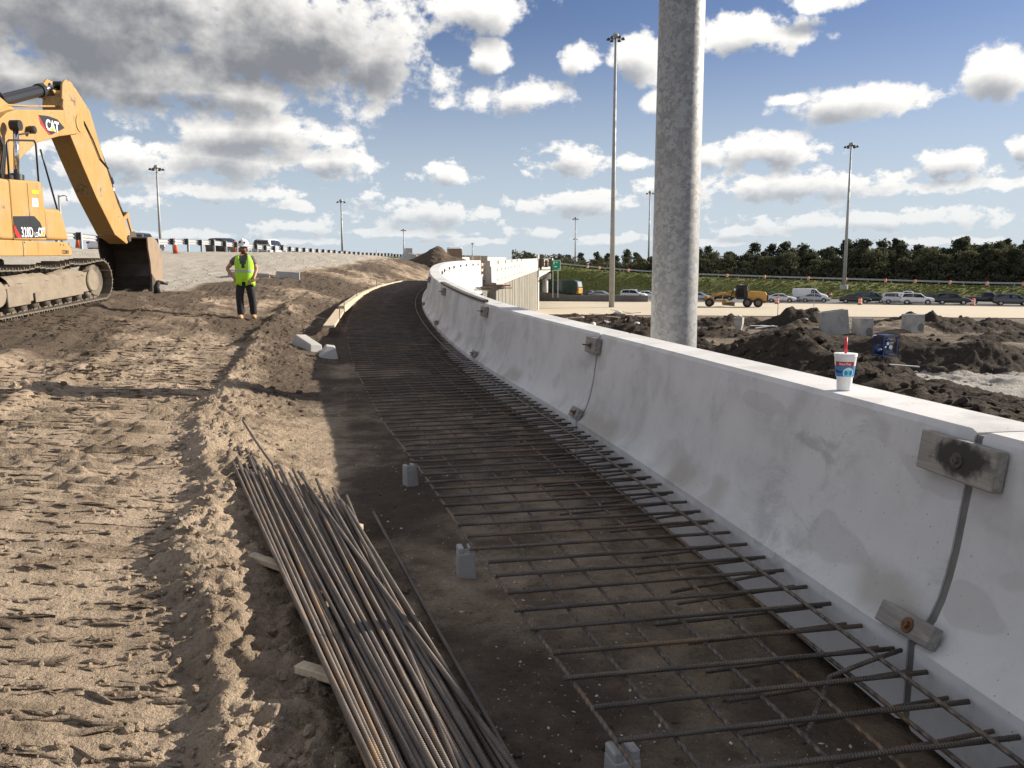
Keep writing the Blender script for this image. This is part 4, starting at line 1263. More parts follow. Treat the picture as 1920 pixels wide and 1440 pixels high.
# ================================================================== foam drink cup on the barrier
def cup():
    c = bpt(4.0, .335, 1.072); 
    o = empty('drink_cup', c, (0, 0, 0), 'white foam drink cup with red straw standing on the barrier', 'cup')
    prof = [(.031, 0), (.034, .002), (.0375, .062), (.039, .066), (.0415, .068), (.052, .166), (.054, .168), (.054, .176), (.0515, .177)]
    M_foam = mat('white_foam', (0.82, 0.82, 0.80), 0.6)
    MB().lathe(prof, 32).build('body', M_foam, o, auto=40)
    MB().lathe([(.0505, .1765), (.0545, .1765), (.0548, .181), (.047, .182), (.012, .1805)], 32).build('lid', M_foam, o, auto=40)
    MB().tube([(.0, .0, .17), (-.004, -.006, .262)], .0062, 10).build('straw', mat('red_straw', (0.75, 0.02, 0.05), 0.4), o, smooth=True)
    # printed bands facing the viewer
    v = Vector((-c.x, -c.y, 0)).normalized(); a0 = math.atan2(v.y, v.x)
    rad = lambda z: np.interp(z, [.0, .062, .068, .166], [.034, .0375, .0415, .052])
    def band(name, z0f, z1f, h0, h1, m, lift, n=22):
        vs = []; fs = []
        for i in range(n+1):
            t = i/n; a = a0+h0+(h1-h0)*t
            for zz in (z0f(t), z1f(t)):
                r = float(rad(zz))+lift; vs.append((r*math.cos(a), r*math.sin(a), zz))
        for i in range(n): fs.append((2*i, 2*i+1, 2*i+3, 2*i+2) if h1 < h0 else (2*i, 2*i+2, 2*i+3, 2*i+1))
        return MB().add(vs, fs).build(name, m, o, smooth=True)
    def blue_fn(T, b):
        co = T.coord('Object'); z = T.sep(co)[2]
        n = T.noise(T.v('MULTIPLY', co, (1, 1, 2)), 24, 3, 0.5)
        T.link(T.mix(T.rng(T.m('MULTIPLY_ADD', n, .02, z), .085, .115), (0.02, 0.22, 0.55), (0.06, 0.20, 0.42)), b.inputs['Base Color'])
    M_bl = mat('cup_blue_print', (0.03, 0.22, 0.5), 0.5, fn=blue_fn)
    M_rd = mat('cup_red_print', (0.42, 0.02, 0.03), 0.5)
    M_nv = mat('cup_navy_print', (0.01, 0.04, 0.16), 0.5); M_aq = mat('cup_aqua_print', (0.13, 0.58, 0.66), 0.5); M_lb = mat('cup_pale_print', (0.55, 0.76, 0.85), 0.5)
    band('blue_print', lambda t: .070, lambda t: .122, -1.5, 1.5, M_bl, .0004)
    band('red_print', lambda t: .121, lambda t: .143, -1.05, .95, M_rd, .0006)
    band('navy_print', lambda t: .093-.006*math.sin(3*t), lambda t: .104-.010*t, -1.4, -.1, M_nv, .0007)
    def disc(name, ac, zc, R0, R1, m, lift, a_from=0, a_to=2*math.pi):
        vs = []; fs = []; n = 28
        for i in range(n+1):
            th = a_from+(a_to-a_from)*i/n
            for rr_ in (R0, R1):
                zz = max(.0705, min(.1205, zc+rr_*math.sin(th))); a = a0+ac+rr_*math.cos(th)/.046
                r = float(rad(zz))+lift; vs.append((r*math.cos(a), r*math.sin(a), zz))
        for i in range(n): fs.append((2*i, 2*i+1, 2*i+3, 2*i+2))
        MB().add(vs, fs).build(name, m, o)
    disc('ring_print', .38, .088, .0225, .027, M_lb, .0010); disc('aqua_print', .38, .088, .0, .0225, M_aq, .0009)
    disc('splash_print', .38, .099, .004, .0165, M_lb, .0012, .25, 2.9)
    # lettering on the red band, bent round the cup
    tm = text_mesh('lettering', 'RaceTrac', .0165, M_foam, o, Matrix.Identity(4), .0002, .0003, .25, .95)
    for vt in tm.data.vertices:
        a = a0+vt.co.x/.050-.03; zz = .132+vt.co.y; r = float(rad(zz))+.0011+vt.co.z*.3
        vt.co = (r*math.cos(a), r*math.sin(a), zz)
cup()

# ================================================================== thick sign pole beyond the barrier
PX, PY = 2.40, 12.35
zb = lz(PX, PY)
o = empty('sign_pole', (PX, PY, zb-.2), label='thick mottled galvanised pole rising beyond the barrier', cat='pole')
mb = MB(); mb.tube([(0, 0, 0), (0, 0, 7.0), (0, 0, 14.0)], [.355, .33, .31], 64); mb.build('shaft', M_galv, o, auto=50)
MB().box((0, 0, .20), (1.0, 1.0, .10)).build('base_plate', M_galv, o, bevel=.01)
for k in range(8):
    a = k*math.pi/4+.2; MB().tube([(.43*math.cos(a), .43*math.sin(a), .15), (.43*math.cos(a), .43*math.sin(a), .42)], .025, 6).build('anchor_bolt', M_galv, o)

# ================================================================== high mast lights
def mast(x, y, zbase, ztop_, lab, r0=.36, r1=.14, lamps=6, name='high_mast_light', grp='high mast lights'):
    o = empty(name, (x, y, zbase), (0, 0, random.uniform(0, 1)), lab, 'light pole', grp)
    h = ztop_-zbase
    MB().tube([(0, 0, 0), (0, 0, h*.5), (0, 0, h)], [r0, (r0+r1)/2, r1], 14).build('shaft', M_pole, o, smooth=True)
    MB().lathe([(.40, h-.30), (.46, h-.15), (.43, h+.18), (.2, h+.32)], 14).build('head_frame', M_pole, o)
    for k in range(lamps):
        a = 2*math.pi*k/lamps
        c, s_ = math.cos(a), math.sin(a)
        l = MB(); l.bar((c*.5, s_*.5, h-.2), (c*.85, s_*.85, h-.35), .08, .08)
        l.lathe([(.30, h-.62), (.29, h-.52), (.12, h-.30), (.08, h-.26)], 12, (c*1.05, s_*1.05, 0))
        l.build('luminaire', M_blackp, o)
    return o
mast(14.9, 125, -3.7, 35.2, 'tallest high mast light, just left of the thick grey pole', .42, .17)
mast(63.4, 160, -1.2, 25.2, 'high mast light on the grassy slope before the wood', .36, .14)
mast(40.6, 250, -1, 24.8, 'high mast light showing right beside the thick grey pole', .36, .14)
mast(24.8, 330, 0, 22.3, 'high mast light above the green sign, seen beyond the grass hill', .36, .14)
mast(31.5, 420, 0, 18.0, 'distant small high mast light right of the green sign', .40, .2)
mast(-62.5, 150, 3, 19.9, 'high mast light beyond the guardrail, left of the worker', .30, .13)
mast(-44.3, 220, 3, 19.9, 'high mast light beyond the guardrail, right of the worker', .34, .15)
mast(-47.5, 370, 3, 19.9, 'far high mast light at the end of the guardrail', .38, .18)
mast(-25.8, 550, 3, 20.0, 'tiny far high mast light above the white bridge barrier', .5, .3)
# concrete collar at the foot of the slope mast
tag(MB().lathe([(.75, -.4), (.75, .35), (.7, .4)], 20).build('mast_footing', M_grey, None, (63.4, 160, -1.3)), 'round concrete footing of the mast on the grass slope', 'footing')
# camera pole
o = empty('camera_pole', (-32, 60, 2.9), label='short grey camera pole beyond the guardrail beside the excavator', cat='pole')
MB().tube([(0, 0, 0), (0, 0, 4.1)], [.10, .075], 10).build('shaft', M_pole, o, smooth=True)
MB().tube([(0, 0, 4.0), (.4, 0, 4.08), (.6, 0, 3.95)], .04, 6).build('arm', M_pole, o)
MB().lathe([(.10, -.16), (.12, 0), (.06, .1)], 10, (.6, 0, 3.85)).build('camera_housing', M_white, o, smooth=True)

# ================================================================== guardrail on the left embankment
def guardrail():
    o = empty('guardrail', (float(rail_x(60)), 60, 2.8), label='steel guardrail on posts with dark spacer blocks along the left road', cat='guardrail')
    post = MB(); post.box((0, 0, .36), (.11, .012, .92)); post.box((0, .055, .36), (.012, .10, .92)); post.box((0, .11, .36), (.11, .012, .92))
    pm = post.mesh('post', M_rail); bm_ = MB().box((0, 0, 0), (.17, .17, .36)).mesh('spacer_block', M_block)
    y = 37.5; pts = []
    while y < 132:
        x = float(rail_x(y)); z = gz(x, y) if y < 139 else 3.2
        link_mesh('post', pm, o, Vector((x, y, z))-o.location, (0, 0, R(90)))
        link_mesh('spacer_block', bm_, o, Vector((x-.16, y, z+.62))-o.location)
        pts.append((x-.26, y, z+.62)); y += 1.905
    # W profile
    wp = [(-.0, .155), (-.035, .125), (-.06, .10), (-.06, .06), (-.005, .02), (-.005, -.02), (-.06, -.06), (-.06, -.10), (-.035, -.125), (0, -.155)]
    for k in range(0, len(pts)-1, 2):
        seg = pts[k:k+3]
        if len(seg) < 2: continue
        mb = MB(Matrix.Translation(-o.location)); vs = []; fs = []
        for p in (seg[0], seg[-1]):
            for (du, dz) in wp: vs.append((p[0]+du, p[1]+.02*(p is seg[0]), p[2]+dz))
        n = len(wp)
        for j in range(n-1): fs.append((j, j+1, n+j+1, n+j))
        mb.add(vs, fs)
        b = mb.build('rail_beam', M_rail, o)
        sm = b.modifiers.new('thickness', 'SOLIDIFY'); sm.thickness = .006
guardrail()

# ================================================================== traffic cones and drums
def cone_meshes():
    base = MB().box((0, 0, .02), (.37, .37, .04)).mesh('base', M_black)
    body = MB().lathe([(.145, .04), (.03, .88), (.025, .91)], 16).mesh('body', M_orange, True)
    band = MB()
    for z0, z1 in ((.52, .66), (.72, .80)):
        r = lambda z: .145-(.115)*(z-.04)/.84+.004
        band.lathe([(r(z0), z0), (r(z1), z1)], 16, capb=False, capt=False)
    return base, body, band.mesh('reflective_band', M_white, True)
CM = cone_meshes()
def cone(x, y, z, lab, s=1.0):
    o = empty('traffic_cone', (x, y, z), (0, 0, random.uniform(0, 1)), lab, 'cone', 'orange traffic cones'); o.scale = (s, s, s)
    for n, m in zip(('base', 'body', 'reflective_band'), CM): link_mesh(n, m, o)
def on_px(px, Y): return (px-960)/FPX*Y
cone(on_px(157, 44), 44, gz(on_px(157, 44), 44), 'orange cone at the guardrail just right of the excavator body')
cone(on_px(337, 49), 49, gz(on_px(337, 49), 49), 'orange cone at the guardrail right of the excavator bucket')
cone(on_px(447, 64), 64, uroad_z(64), 'orange cone behind the guardrail left of the worker\'s helmet', 1.15)
cone(on_px(709, 112), 112, uroad_z(112), 'far orange cone behind the guardrail near its end', 1.5)
cone(on_px(655, 100), 100, uroad_z(100), 'far orange cone at the third mast behind the guardrail', 1.2)
for i, (px, lab) in enumerate(((835, 'left of two orange delineators in front of the dirt mound'), (845, 'right of two orange delineators in front of the dirt mound'))):
    Y = 44+i; x = on_px(px, Y)
    o = empty('delineator', (x, Y, gz(x, Y)), (0, 0, 0), lab, 'delineator', 'orange delineators')
    MB().tube([(0, 0, .05), (0, 0, .85)], .04, 10).build('post', M_orange, o); MB().box((0, 0, .03), (.4, .4, .06)).build('base', M_black, o)
    MB().tube([(0, 0, .6), (0, 0, .72)], .043, 10, caps=False).build('reflective_band', M_white, o)

DR = (MB().lathe([(.29, 0), (.29, .06), (.26, .08), (.245, .4), (.235, .7), (.22, .92), (.12, .96)], 14).mesh('body', M_orange, True),
      MB().lathe([(.262, .28), (.256, .42)], 14, capb=False, capt=False).lathe([(.248, .58), (.242, .72)], 14, capb=False, capt=False).mesh('reflective_band', M_white, True),
      MB().lathe([(.36, 0), (.34, .08), (.28, .09)], 14).mesh('rubber_base', M_black))
def drum(x, y, z, lab, s=1.0, grp='orange traffic drums'):
    o = empty('traffic_drum', (x, y, z), (0, 0, 0), lab, 'drum', grp); o.scale = (s, s, s)
    for n, m in zip(('body', 'reflective_band', 'rubber_base'), DR): link_mesh(n, m, o)
for px, Y, lab in ((1455, 138, 'orange drum in front of the white sedan beside the grader'), (1610, 134, 'orange drum in front of the black sedan'),
                   (1821, 131, 'orange drum between the two rightmost dark vehicles'), (1431, 141, 'orange drum right behind the grader'), (1554, 166, 'orange drum behind the white van')):
    drum(on_px(px, Y), Y, -3.62, lab, 1.15)
for i, px in enumerate((1300, 1360, 1430, 1511, 1581, 1655, 1710, 1775, 1844, 1912, 1100, 1122, 1176)):
    # drums along the far ramp
    k = (px-960)/FPX; x = k*(139+.45*50+45.2)/(1+.45*k); y = hw_edge(x)+45.2
    drum(x, y, float(ztop(x))+.02, 'small traffic drum standing along the guardrail of the far ramp', .95, 'drums along the far ramp')
# guardrail of the far ramp
o = empty('far_guardrail', (60, float(hw_edge(60)+46), float(ztop(60))), label='long thin guardrail along the far ramp before the wood', cat='guardrail')
pmesh = MB().box((0, 0, .36), (.15, .15, .75)).mesh('post', M_rail)
xs = np.arange(6, 150, 4.0); prev = None
for x in xs:
    p = Vector((x, float(hw_edge(x)+46), float(ztop(x))+.02))
    link_mesh('post', pmesh, o, p-o.location)
    if prev is not None:
        MB(Matrix.Translation(-o.location)).bar(prev+Vector((0, -.12, .62)), p+Vector((0, -.12, .62)), .06, .34).build('rail_beam', M_rail, o)
    prev = p

# ================================================================== dirt mound, portable toilet and things beyond
def lump(name, x, y, z, h, rx, ry, lab, seed, matl, attrs, n=90):
    g = np.linspace(-1.15, 1.15, n); U, V_ = np.meshgrid(g, g)
    r = np.sqrt(U**2+V_**2)+.16*fbm(U*2.2, V_*2.2, 4, seed)
    a = np.clip(1-r, 0, 1)**.9
    a = a*(1-.35*np.exp(-((U-.42)/.22)**2))
    H = h*a*1.15+.09*h*(ridged(U*5, V_*5, 4, seed+3)-.5)*sstep(0, .2, a)+.03*h*fbm(U*14, V_*14, 3, seed+7)-.06*h*(a <= 0)
    V = np.stack([U*rx, V_*ry, H], -1).reshape(-1, 3)
    me = np_mesh(name, V, grid_faces(n, n), matl, True, {k: np.full(n*n, v) for k, v in attrs.items()})
    o = link_mesh(name, me, None, (x, y, z)); tag(o, lab, 'dirt mound'); return o
lump('dirt_mound', -5.0, 57, 2.1, 1.12, 2.3, 2.0, 'tall brown dirt mound at the end of the ramp', 5, M_soil, {'wet': .95, 'sand': 0})
M_toilet = mat('tan_plastic', (0.50, 0.36, 0.22), 0.6, fn=worn((0.30, 0.21, 0.13), (0.2, 0.145, 0.095), .4, 3))
o = empty('portable_toilet', (-4.65, 68, 1.45), (0, 0, .2), 'tan portable toilet with white roof behind the dirt mound', 'portable toilet')
MB().box((0, 0, 1.0), (1.1, 1.1, 2.0)).build('cabin', M_toilet, o, bevel=.03)
MB().box((0, 0, 2.08), (1.2, 1.2, .18), taper=.8).build('roof', M_white, o, bevel=.04)
MB().box((.2, -.57, .95), (.7, .04, 1.75)).build('door', M_toilet, o, bevel=.01)
o = empty('loader_bucket', (-7.9, 64, 1.9), (0, 0, .3), 'grey steel attachment partly hidden left of the dirt mound', 'attachment')
MB().prism([(-.6, 0), (.5, 0), (.7, .5), (.5, 1.0), (-.2, 1.15), (-.6, .7)], -.9, .9, 'Y').build('shell', M_pole, o, bevel=.03)
MB().box((0, 0, 1.3), (.5, 1.2, .4)).build('bracket', M_pole, o, bevel=.02)
# white fence far behind the guardrail's end
o = empty('panel_fence', (-14.5, 120, 3.1), label='pale panel fence at the far end of the guardrail', cat='fence')
for k in range(10): MB().box((k*1.1, k*2.0, .55), (1.15, .08, 1.1), (0, 0, .1)).build('panel', M_beige, o)

# ================================================================== bridge approach: gap, parapet, wall
def seg_poly(ya, yb, P, n=6):
    return [P]*n, list(np.linspace(ya, yb, n))
# parapet on the wall (tall concrete, sunlit back)
root = empty('bridge_parapet', bpt(52, .4, 0), label='long white bridge parapet with dowel holes beyond the red-framed gap', cat='parapet')
ofs = -root.location
PP = [(.02, -.05), (.02, .25), (.15, .6), (.22, 1.07), (.52, 1.07), (.54, .72), (.60, .70), (.62, -.58), (.12, -.58)]
ys = [52, 58.5, 65, 71.5, 78, 84.5, 91, 97.5, 104, 110.5, 117]
for a, b in zip(ys[:-1], ys[1:]):
    mb = MB(Matrix.Translation(ofs)); sweep(mb, *seg_poly(a+.01, b-.01, PP, 3)); mb.build('parapet_block', M_parapet, root)
for k in range(9):
    y = 56+k*3.1
    for zz in (.48, -.18):
        MB(Matrix.Translation(ofs)).box(bpt(y, .61, zz), (.05, .13, .14)).build('form_tie', M_wood_dark, root)
    if k % 2 == 0: MB(Matrix.Translation(ofs)).box(bpt(y+1, .55, .95), (.06, .12, .22)).build('form_tie', M_wood_dark, root)
root = empty('approach_wall', bpt(85, .3, -6), label='ribbed tan concrete retaining wall under the bridge parapet', cat='wall')
ofs = -root.location
y = 49.0; k = 0
while y < 117:
    L = (1.15, .75, 1.6, .9, 1.3)[k % 5]*1.25; e = min(117, y+L)
    dd = (.0, .03, .012, .04, .02, .008, .035)[k % 7]
    P = [(.10, -.60), (.50+dd, -.60), (.50+dd, -7.5), (.10, -7.5)]
    mb = MB(Matrix.Translation(ofs)); sweep(mb, *seg_poly(y, e, P, 2)); mb.build('wall_panel', M_wallc, root)
    y = e; k += 1
# end face of the wall with its corner pipe
p = bpt(117.3, .55, 0)
tag(MB().tube([(0, 0, -7), (0, 0, 1.6)], .22, 12).build('drain_pipe', M_white, None, p), 'white vertical drain pipe at the far corner of the ribbed wall', 'pipe')
# formwork platform at the end of the parapet
root = empty('formwork', bpt(118, .6, 1.2), label='brown timber formwork platform with railing at the end of the bridge parapet', cat='formwork')
ofs = -root.location
T0 = Matrix.Translation(ofs)
MB(T0).box(bpt(119.5, 1.3, -.55), (2.6, 5.0, .12)).build('deck', M_wood_dark, root)
for k in range(4):
    for uu in (.9, 2.4):
        MB(T0).box(bpt(117.5+k*1.4, uu, .25), (.10, .10, 1.7)).build('post', M_wood_dark, root)
for zz in (.0, .5, 1.0):
    MB(T0).bar(bpt(117.3, 2.4, zz), bpt(122, 2.4, zz), .05, .12).build('rail_board', M_wood_dark, root)
    MB(T0).bar(bpt(117.3, .7, zz), bpt(117.3, 2.5, zz), .05, .12).build('rail_board', M_wood_dark, root)
for k in range(3):
    MB(T0).bar(bpt(117.5+k*1.6, .55, -2.6), bpt(117.5+k*1.6, 2.5, -.62), .08, .12).build('brace', M_wood_dark, root)
M_rustwood = mat('rust_brown_timber', (.16, .095, .055), .85, fn=wood_fn((.20, .125, .075), (.10, .06, .035)))
for k in range(5):
    MB(T0).box(bpt(117.6+k*1.1, .75+.3*(k % 2), .45-.12*(k % 3)), (.10, .9, 1.1-.15*(k % 2))).build('plywood_sheet', M_rustwood, root)
for k in range(4): MB(T0).box(bpt(117.35, .75+.5*k, .35+.1*(k % 2)), (.42, .08, 1.0)).build('plywood_sheet', M_rustwood, root)
for k in range(7):
    MB(T0).bar(bpt(117.4+.5*k, .5+.1*(k % 3), .3), bpt(117.6+.5*k, .9+.15*(k % 4), 1.25+.1*(k % 2)), .05, .09).build('stud', M_wood_dark, root)
# bridge deck beyond, pier and far abutment
root = empty('bridge', bpt(150, 0, -6.6), label='pale concrete bridge crossing over the highway behind the formwork', cat='bridge')
ofs = -root.location; T0 = Matrix.Translation(ofs)
mb = MB(T0); sweep(mb, *seg_poly(122.5, 205, [(-11, -.35), (-11, 0), (.55, 0), (.55, -.35)], 4)); mb.build('deck', M_wallc, root)
for uu in (-9.5, -6, -2.6, .1):
    mb = MB(T0); sweep(mb, *seg_poly(122.6, 204, [(uu-.3, -.36), (uu+.3, -.36), (uu+.16, -.6), (uu+.12, -1.4), (uu+.3, -1.75), (uu-.3, -1.75), (uu-.12, -1.4), (uu-.16, -.6)], 3)); mb.build('girder', M_parapet, root)
mb = MB(T0); sweep(mb, *seg_poly(122.6, 205, [(.2, .01), (.2, 1.05), (.5, 1.05), (.56, .01)], 3)); mb.build('parapet', M_parapet, root)
mb = MB(T0); sweep(mb, *seg_poly(82, 205, [(-11.3, .0), (-11.3, 1.25), (-11.0, 1.25), (-10.9, .0)], 12)); mb.build('parapet', M_parapet, root)
MB(T0).box(bpt(158, -4.5, -2.3), (11.5, 1.3, 1.1)).build('pier_cap', M_parapet, root, bevel=.05)
for uu in (-8, -4.5, .2): MB(T0).tube([bpt(158, uu, -7.5), bpt(158, uu, -2.6)], .55, 16).build('pier_column', M_parapet, root, smooth=True)
MB(T0).prism([(196, -7.6), (212, -1.8), (212, -7.6)], -14, 14, 'X').build('slope_paving', M_grey, root)

# gap between barrier and parapet: red posts, planks
root = empty('gap_guard', bpt(49.5, .2, 0), label='red steel posts with yellow planks closing the gap before the bridge parapet', cat='barricade')
ofs = -root.location; T0 = Matrix.Translation(ofs)
for yy, u in ((50.3, .15), (47.6, .2)):
    MB(T0).bar(bpt(yy, u, -.5), bpt(yy, u, 1.0), .08, .08).build('post', M_red, root)
for zz in (.14, .46, .80):
    MB(T0).bar(bpt(46.9, .10, zz-.05), bpt(52.0, .10, zz+.05), .04, .14).build('plank', M_wood_new, root)
MB(T0).bar(bpt(49.5, .2, -.45), bpt(50.5, 1.9, -.40), .08, .08).build('foot', M_red, root)
MB(T0).bar(bpt(50.5, .2, -.62), bpt(51, 1.5, -.58), .08, .08).build('foot', M_red, root)
MB(T0).box(bpt(48.6, .25, -.75), (.6, 1.6, .5)).build('rubble_block', M_grey, root, bevel=.06)
# rusty dowels sticking out of the coping
root = empty('dowel_bundle', bpt(45.5, .7, -.7), label='rusty bars sticking out sideways before the ribbed wall', cat='rebar')
ofs = -root.location; T0 = Matrix.Translation(ofs)
r_ = random.Random(9)
for k in range(15):
    yy = 43.2+k*.42; zz = -.42+r_.uniform(-.1, .1)
    MB(T0).tube([bpt(yy, .45, zz), bpt(yy+.05, 1.45+r_.uniform(0, 1.0), zz+r_.uniform(-.02, .02))], .028, 6).build('dowel_bar', M_rebar, root)
# concrete wingwall lumps seen over the barrier
tag(MB().box((0, 0, 0), (.5, .6, 1.1), taper=.7).build('concrete_stub', M_wallc, None, bpt(49.2, .95, -.75), (0, .1, .2), bevel=.03), 'grey concrete stub standing before the ribbed wall', 'concrete block')

# ================================================================== green road sign
o = empty('road_sign', (7.75, 150, -3), (0, 0, .05), 'small green square road sign with white border above the highway', 'sign')
SZ = 1.86; zc = 5.75
MB().box((0, 0, zc), (SZ, .06, SZ)).build('panel', M_green_sign, o, bevel=.02)
b = MB()
for (cx, cz, sx, sz) in ((0, SZ/2-.05, SZ-.06, .07), (0, -SZ/2+.05, SZ-.06, .07), (SZ/2-.05, 0, .07, SZ-.1), (-SZ/2+.05, 0, .07, SZ-.1)): b.box((cx, -.036, zc+cz), (sx, .012, sz))
b.build('border', M_white, o)
g = MB()
g.box((-.26, -.038, zc+.43), (.17, .014, .56)); g.box((.22, -.038, zc+.50), (.34, .014, .15)); g.box((.02, -.038, zc-.22), (.50, .014, .17))
g.box((-.74, -.038, zc-.66), (.10, .014, .26)); g.box((.66, -.038, zc-.64), (.15, .014, .18))
g.build('white_marks', M_white, o)
MB().tube([(-.45, .08, 0), (-.45, .08, zc+.7)], .08, 8).build('post', M_pole, o); MB().tube([(.45, .08, 0), (.45, .08, zc+.7)], .08, 8).build('post', M_pole, o)
# grey concrete median wall
o = empty('median_wall', (14, 150, -3.7), label='dark grey concrete wall in front of the left traffic', cat='wall')
xs_ = list(np.arange(4, 26, 2.0))
for a, b_ in zip(xs_[:-1], xs_[1:]):
    h0 = float(np.interp(a, [4, 10, 30], [1.75, 1.15, 1.1])); h1 = float(np.interp(b_, [4, 10, 30], [1.75, 1.15, 1.1]))
    ya = float(np.interp(a, [4, 26], [152, 147])); yb = float(np.interp(b_, [4, 26], [152, 147]))
    MB(Matrix.Translation((-14, -150, 3.7))).add([(a, ya, -3.8), (b_-.02, yb, -3.8), (b_-.02, yb, -3.66+h1), (a, ya, -3.66+h0), (a, ya+.35, -3.8), (b_-.02, yb+.35, -3.8), (b_-.02, yb+.3, -3.66+h1), (a, ya+.3, -3.66+h0)],
        [(0, 1, 2, 3), (5, 4, 7, 6), (3, 2, 6, 7), (1, 5, 6, 2), (4, 0, 3, 7), (4, 5, 1, 0)]).build('wall_panel', M_asphalt, o)

# ================================================================== excavator
def yel_fn(T, b):
    co = T.coord('Object')
    n1 = T.noise(co, 1.4, 6, 0.65); n2 = T.noise(co, 9.0, 5, 0.65)
    st = T.noise(T.v('MULTIPLY', co, (7.0, 7.0, 0.8)), 1.6, 5, 0.6)
    col = T.mix(n2, (0.365, 0.212, 0.062), (0.43, 0.255, 0.08))
    col = T.mix(T.rng(n1, 0.46, 0.68, 0, 0.55), col, (0.36, 0.265, 0.155))
    col = T.mix(T.rng(st, 0.52, 0.70, 0, 0.45), col, (0.20, 0.125, 0.06))
    col = T.mix(T.rng(T.m('MULTIPLY_ADD', n2, 0.5, n1), 0.86, 0.98, 0, 0.85), col, (0.085, 0.06, 0.04))
    T.link(col, b.inputs['Base Color']); T.link(T.rng(n1, 0.3, 0.7, 0.4, 0.75), b.inputs['Roughness'])
M_yel = mat('machine_yellow', (0.40, 0.235, 0.07), 0.5, fn=yel_fn)
M_mud = mat('dried_mud', (0.30, 0.245, 0.185), .95, fn=worn((0.25, 0.205, 0.152), (0.14, 0.112, 0.083), .8, 3.5, (.9, .98), .9, 9))
M_track = mat('track_steel', (0.10, 0.085, 0.07), .7, .3, fn=worn((0.13, 0.11, 0.088), (0.26, 0.215, 0.165), .7, 5))
M_bucket = mat('shaded_bucket_steel', (0.17, 0.13, 0.095), .75, .15, fn=worn((0.085, 0.066, 0.050), (0.045, 0.037, 0.03), .7, 3))  # shade inside the bucket is painted into this dark, moist steel colour
M_bside = mat('sunlit_worn_bucket_side', (0.28, 0.20, 0.14), .7, fn=worn((0.27, 0.195, 0.13), (0.16, 0.115, 0.08), .7, 2.5, (.6, .8), .3, 12))  # paler tan puts sunlight on the outer side into the colour, with dusty wear
M_decal = mat('decal_black', (0.022, 0.022, 0.024), .35)
M_dred = mat('decal_red', (0.55, 0.02, 0.02), .4)
M_dyel = mat('decal_yellow', (0.75, 0.42, 0.02), .4)
M_stickerw = mat('sticker_white', (0.75, 0.75, 0.74), .5)
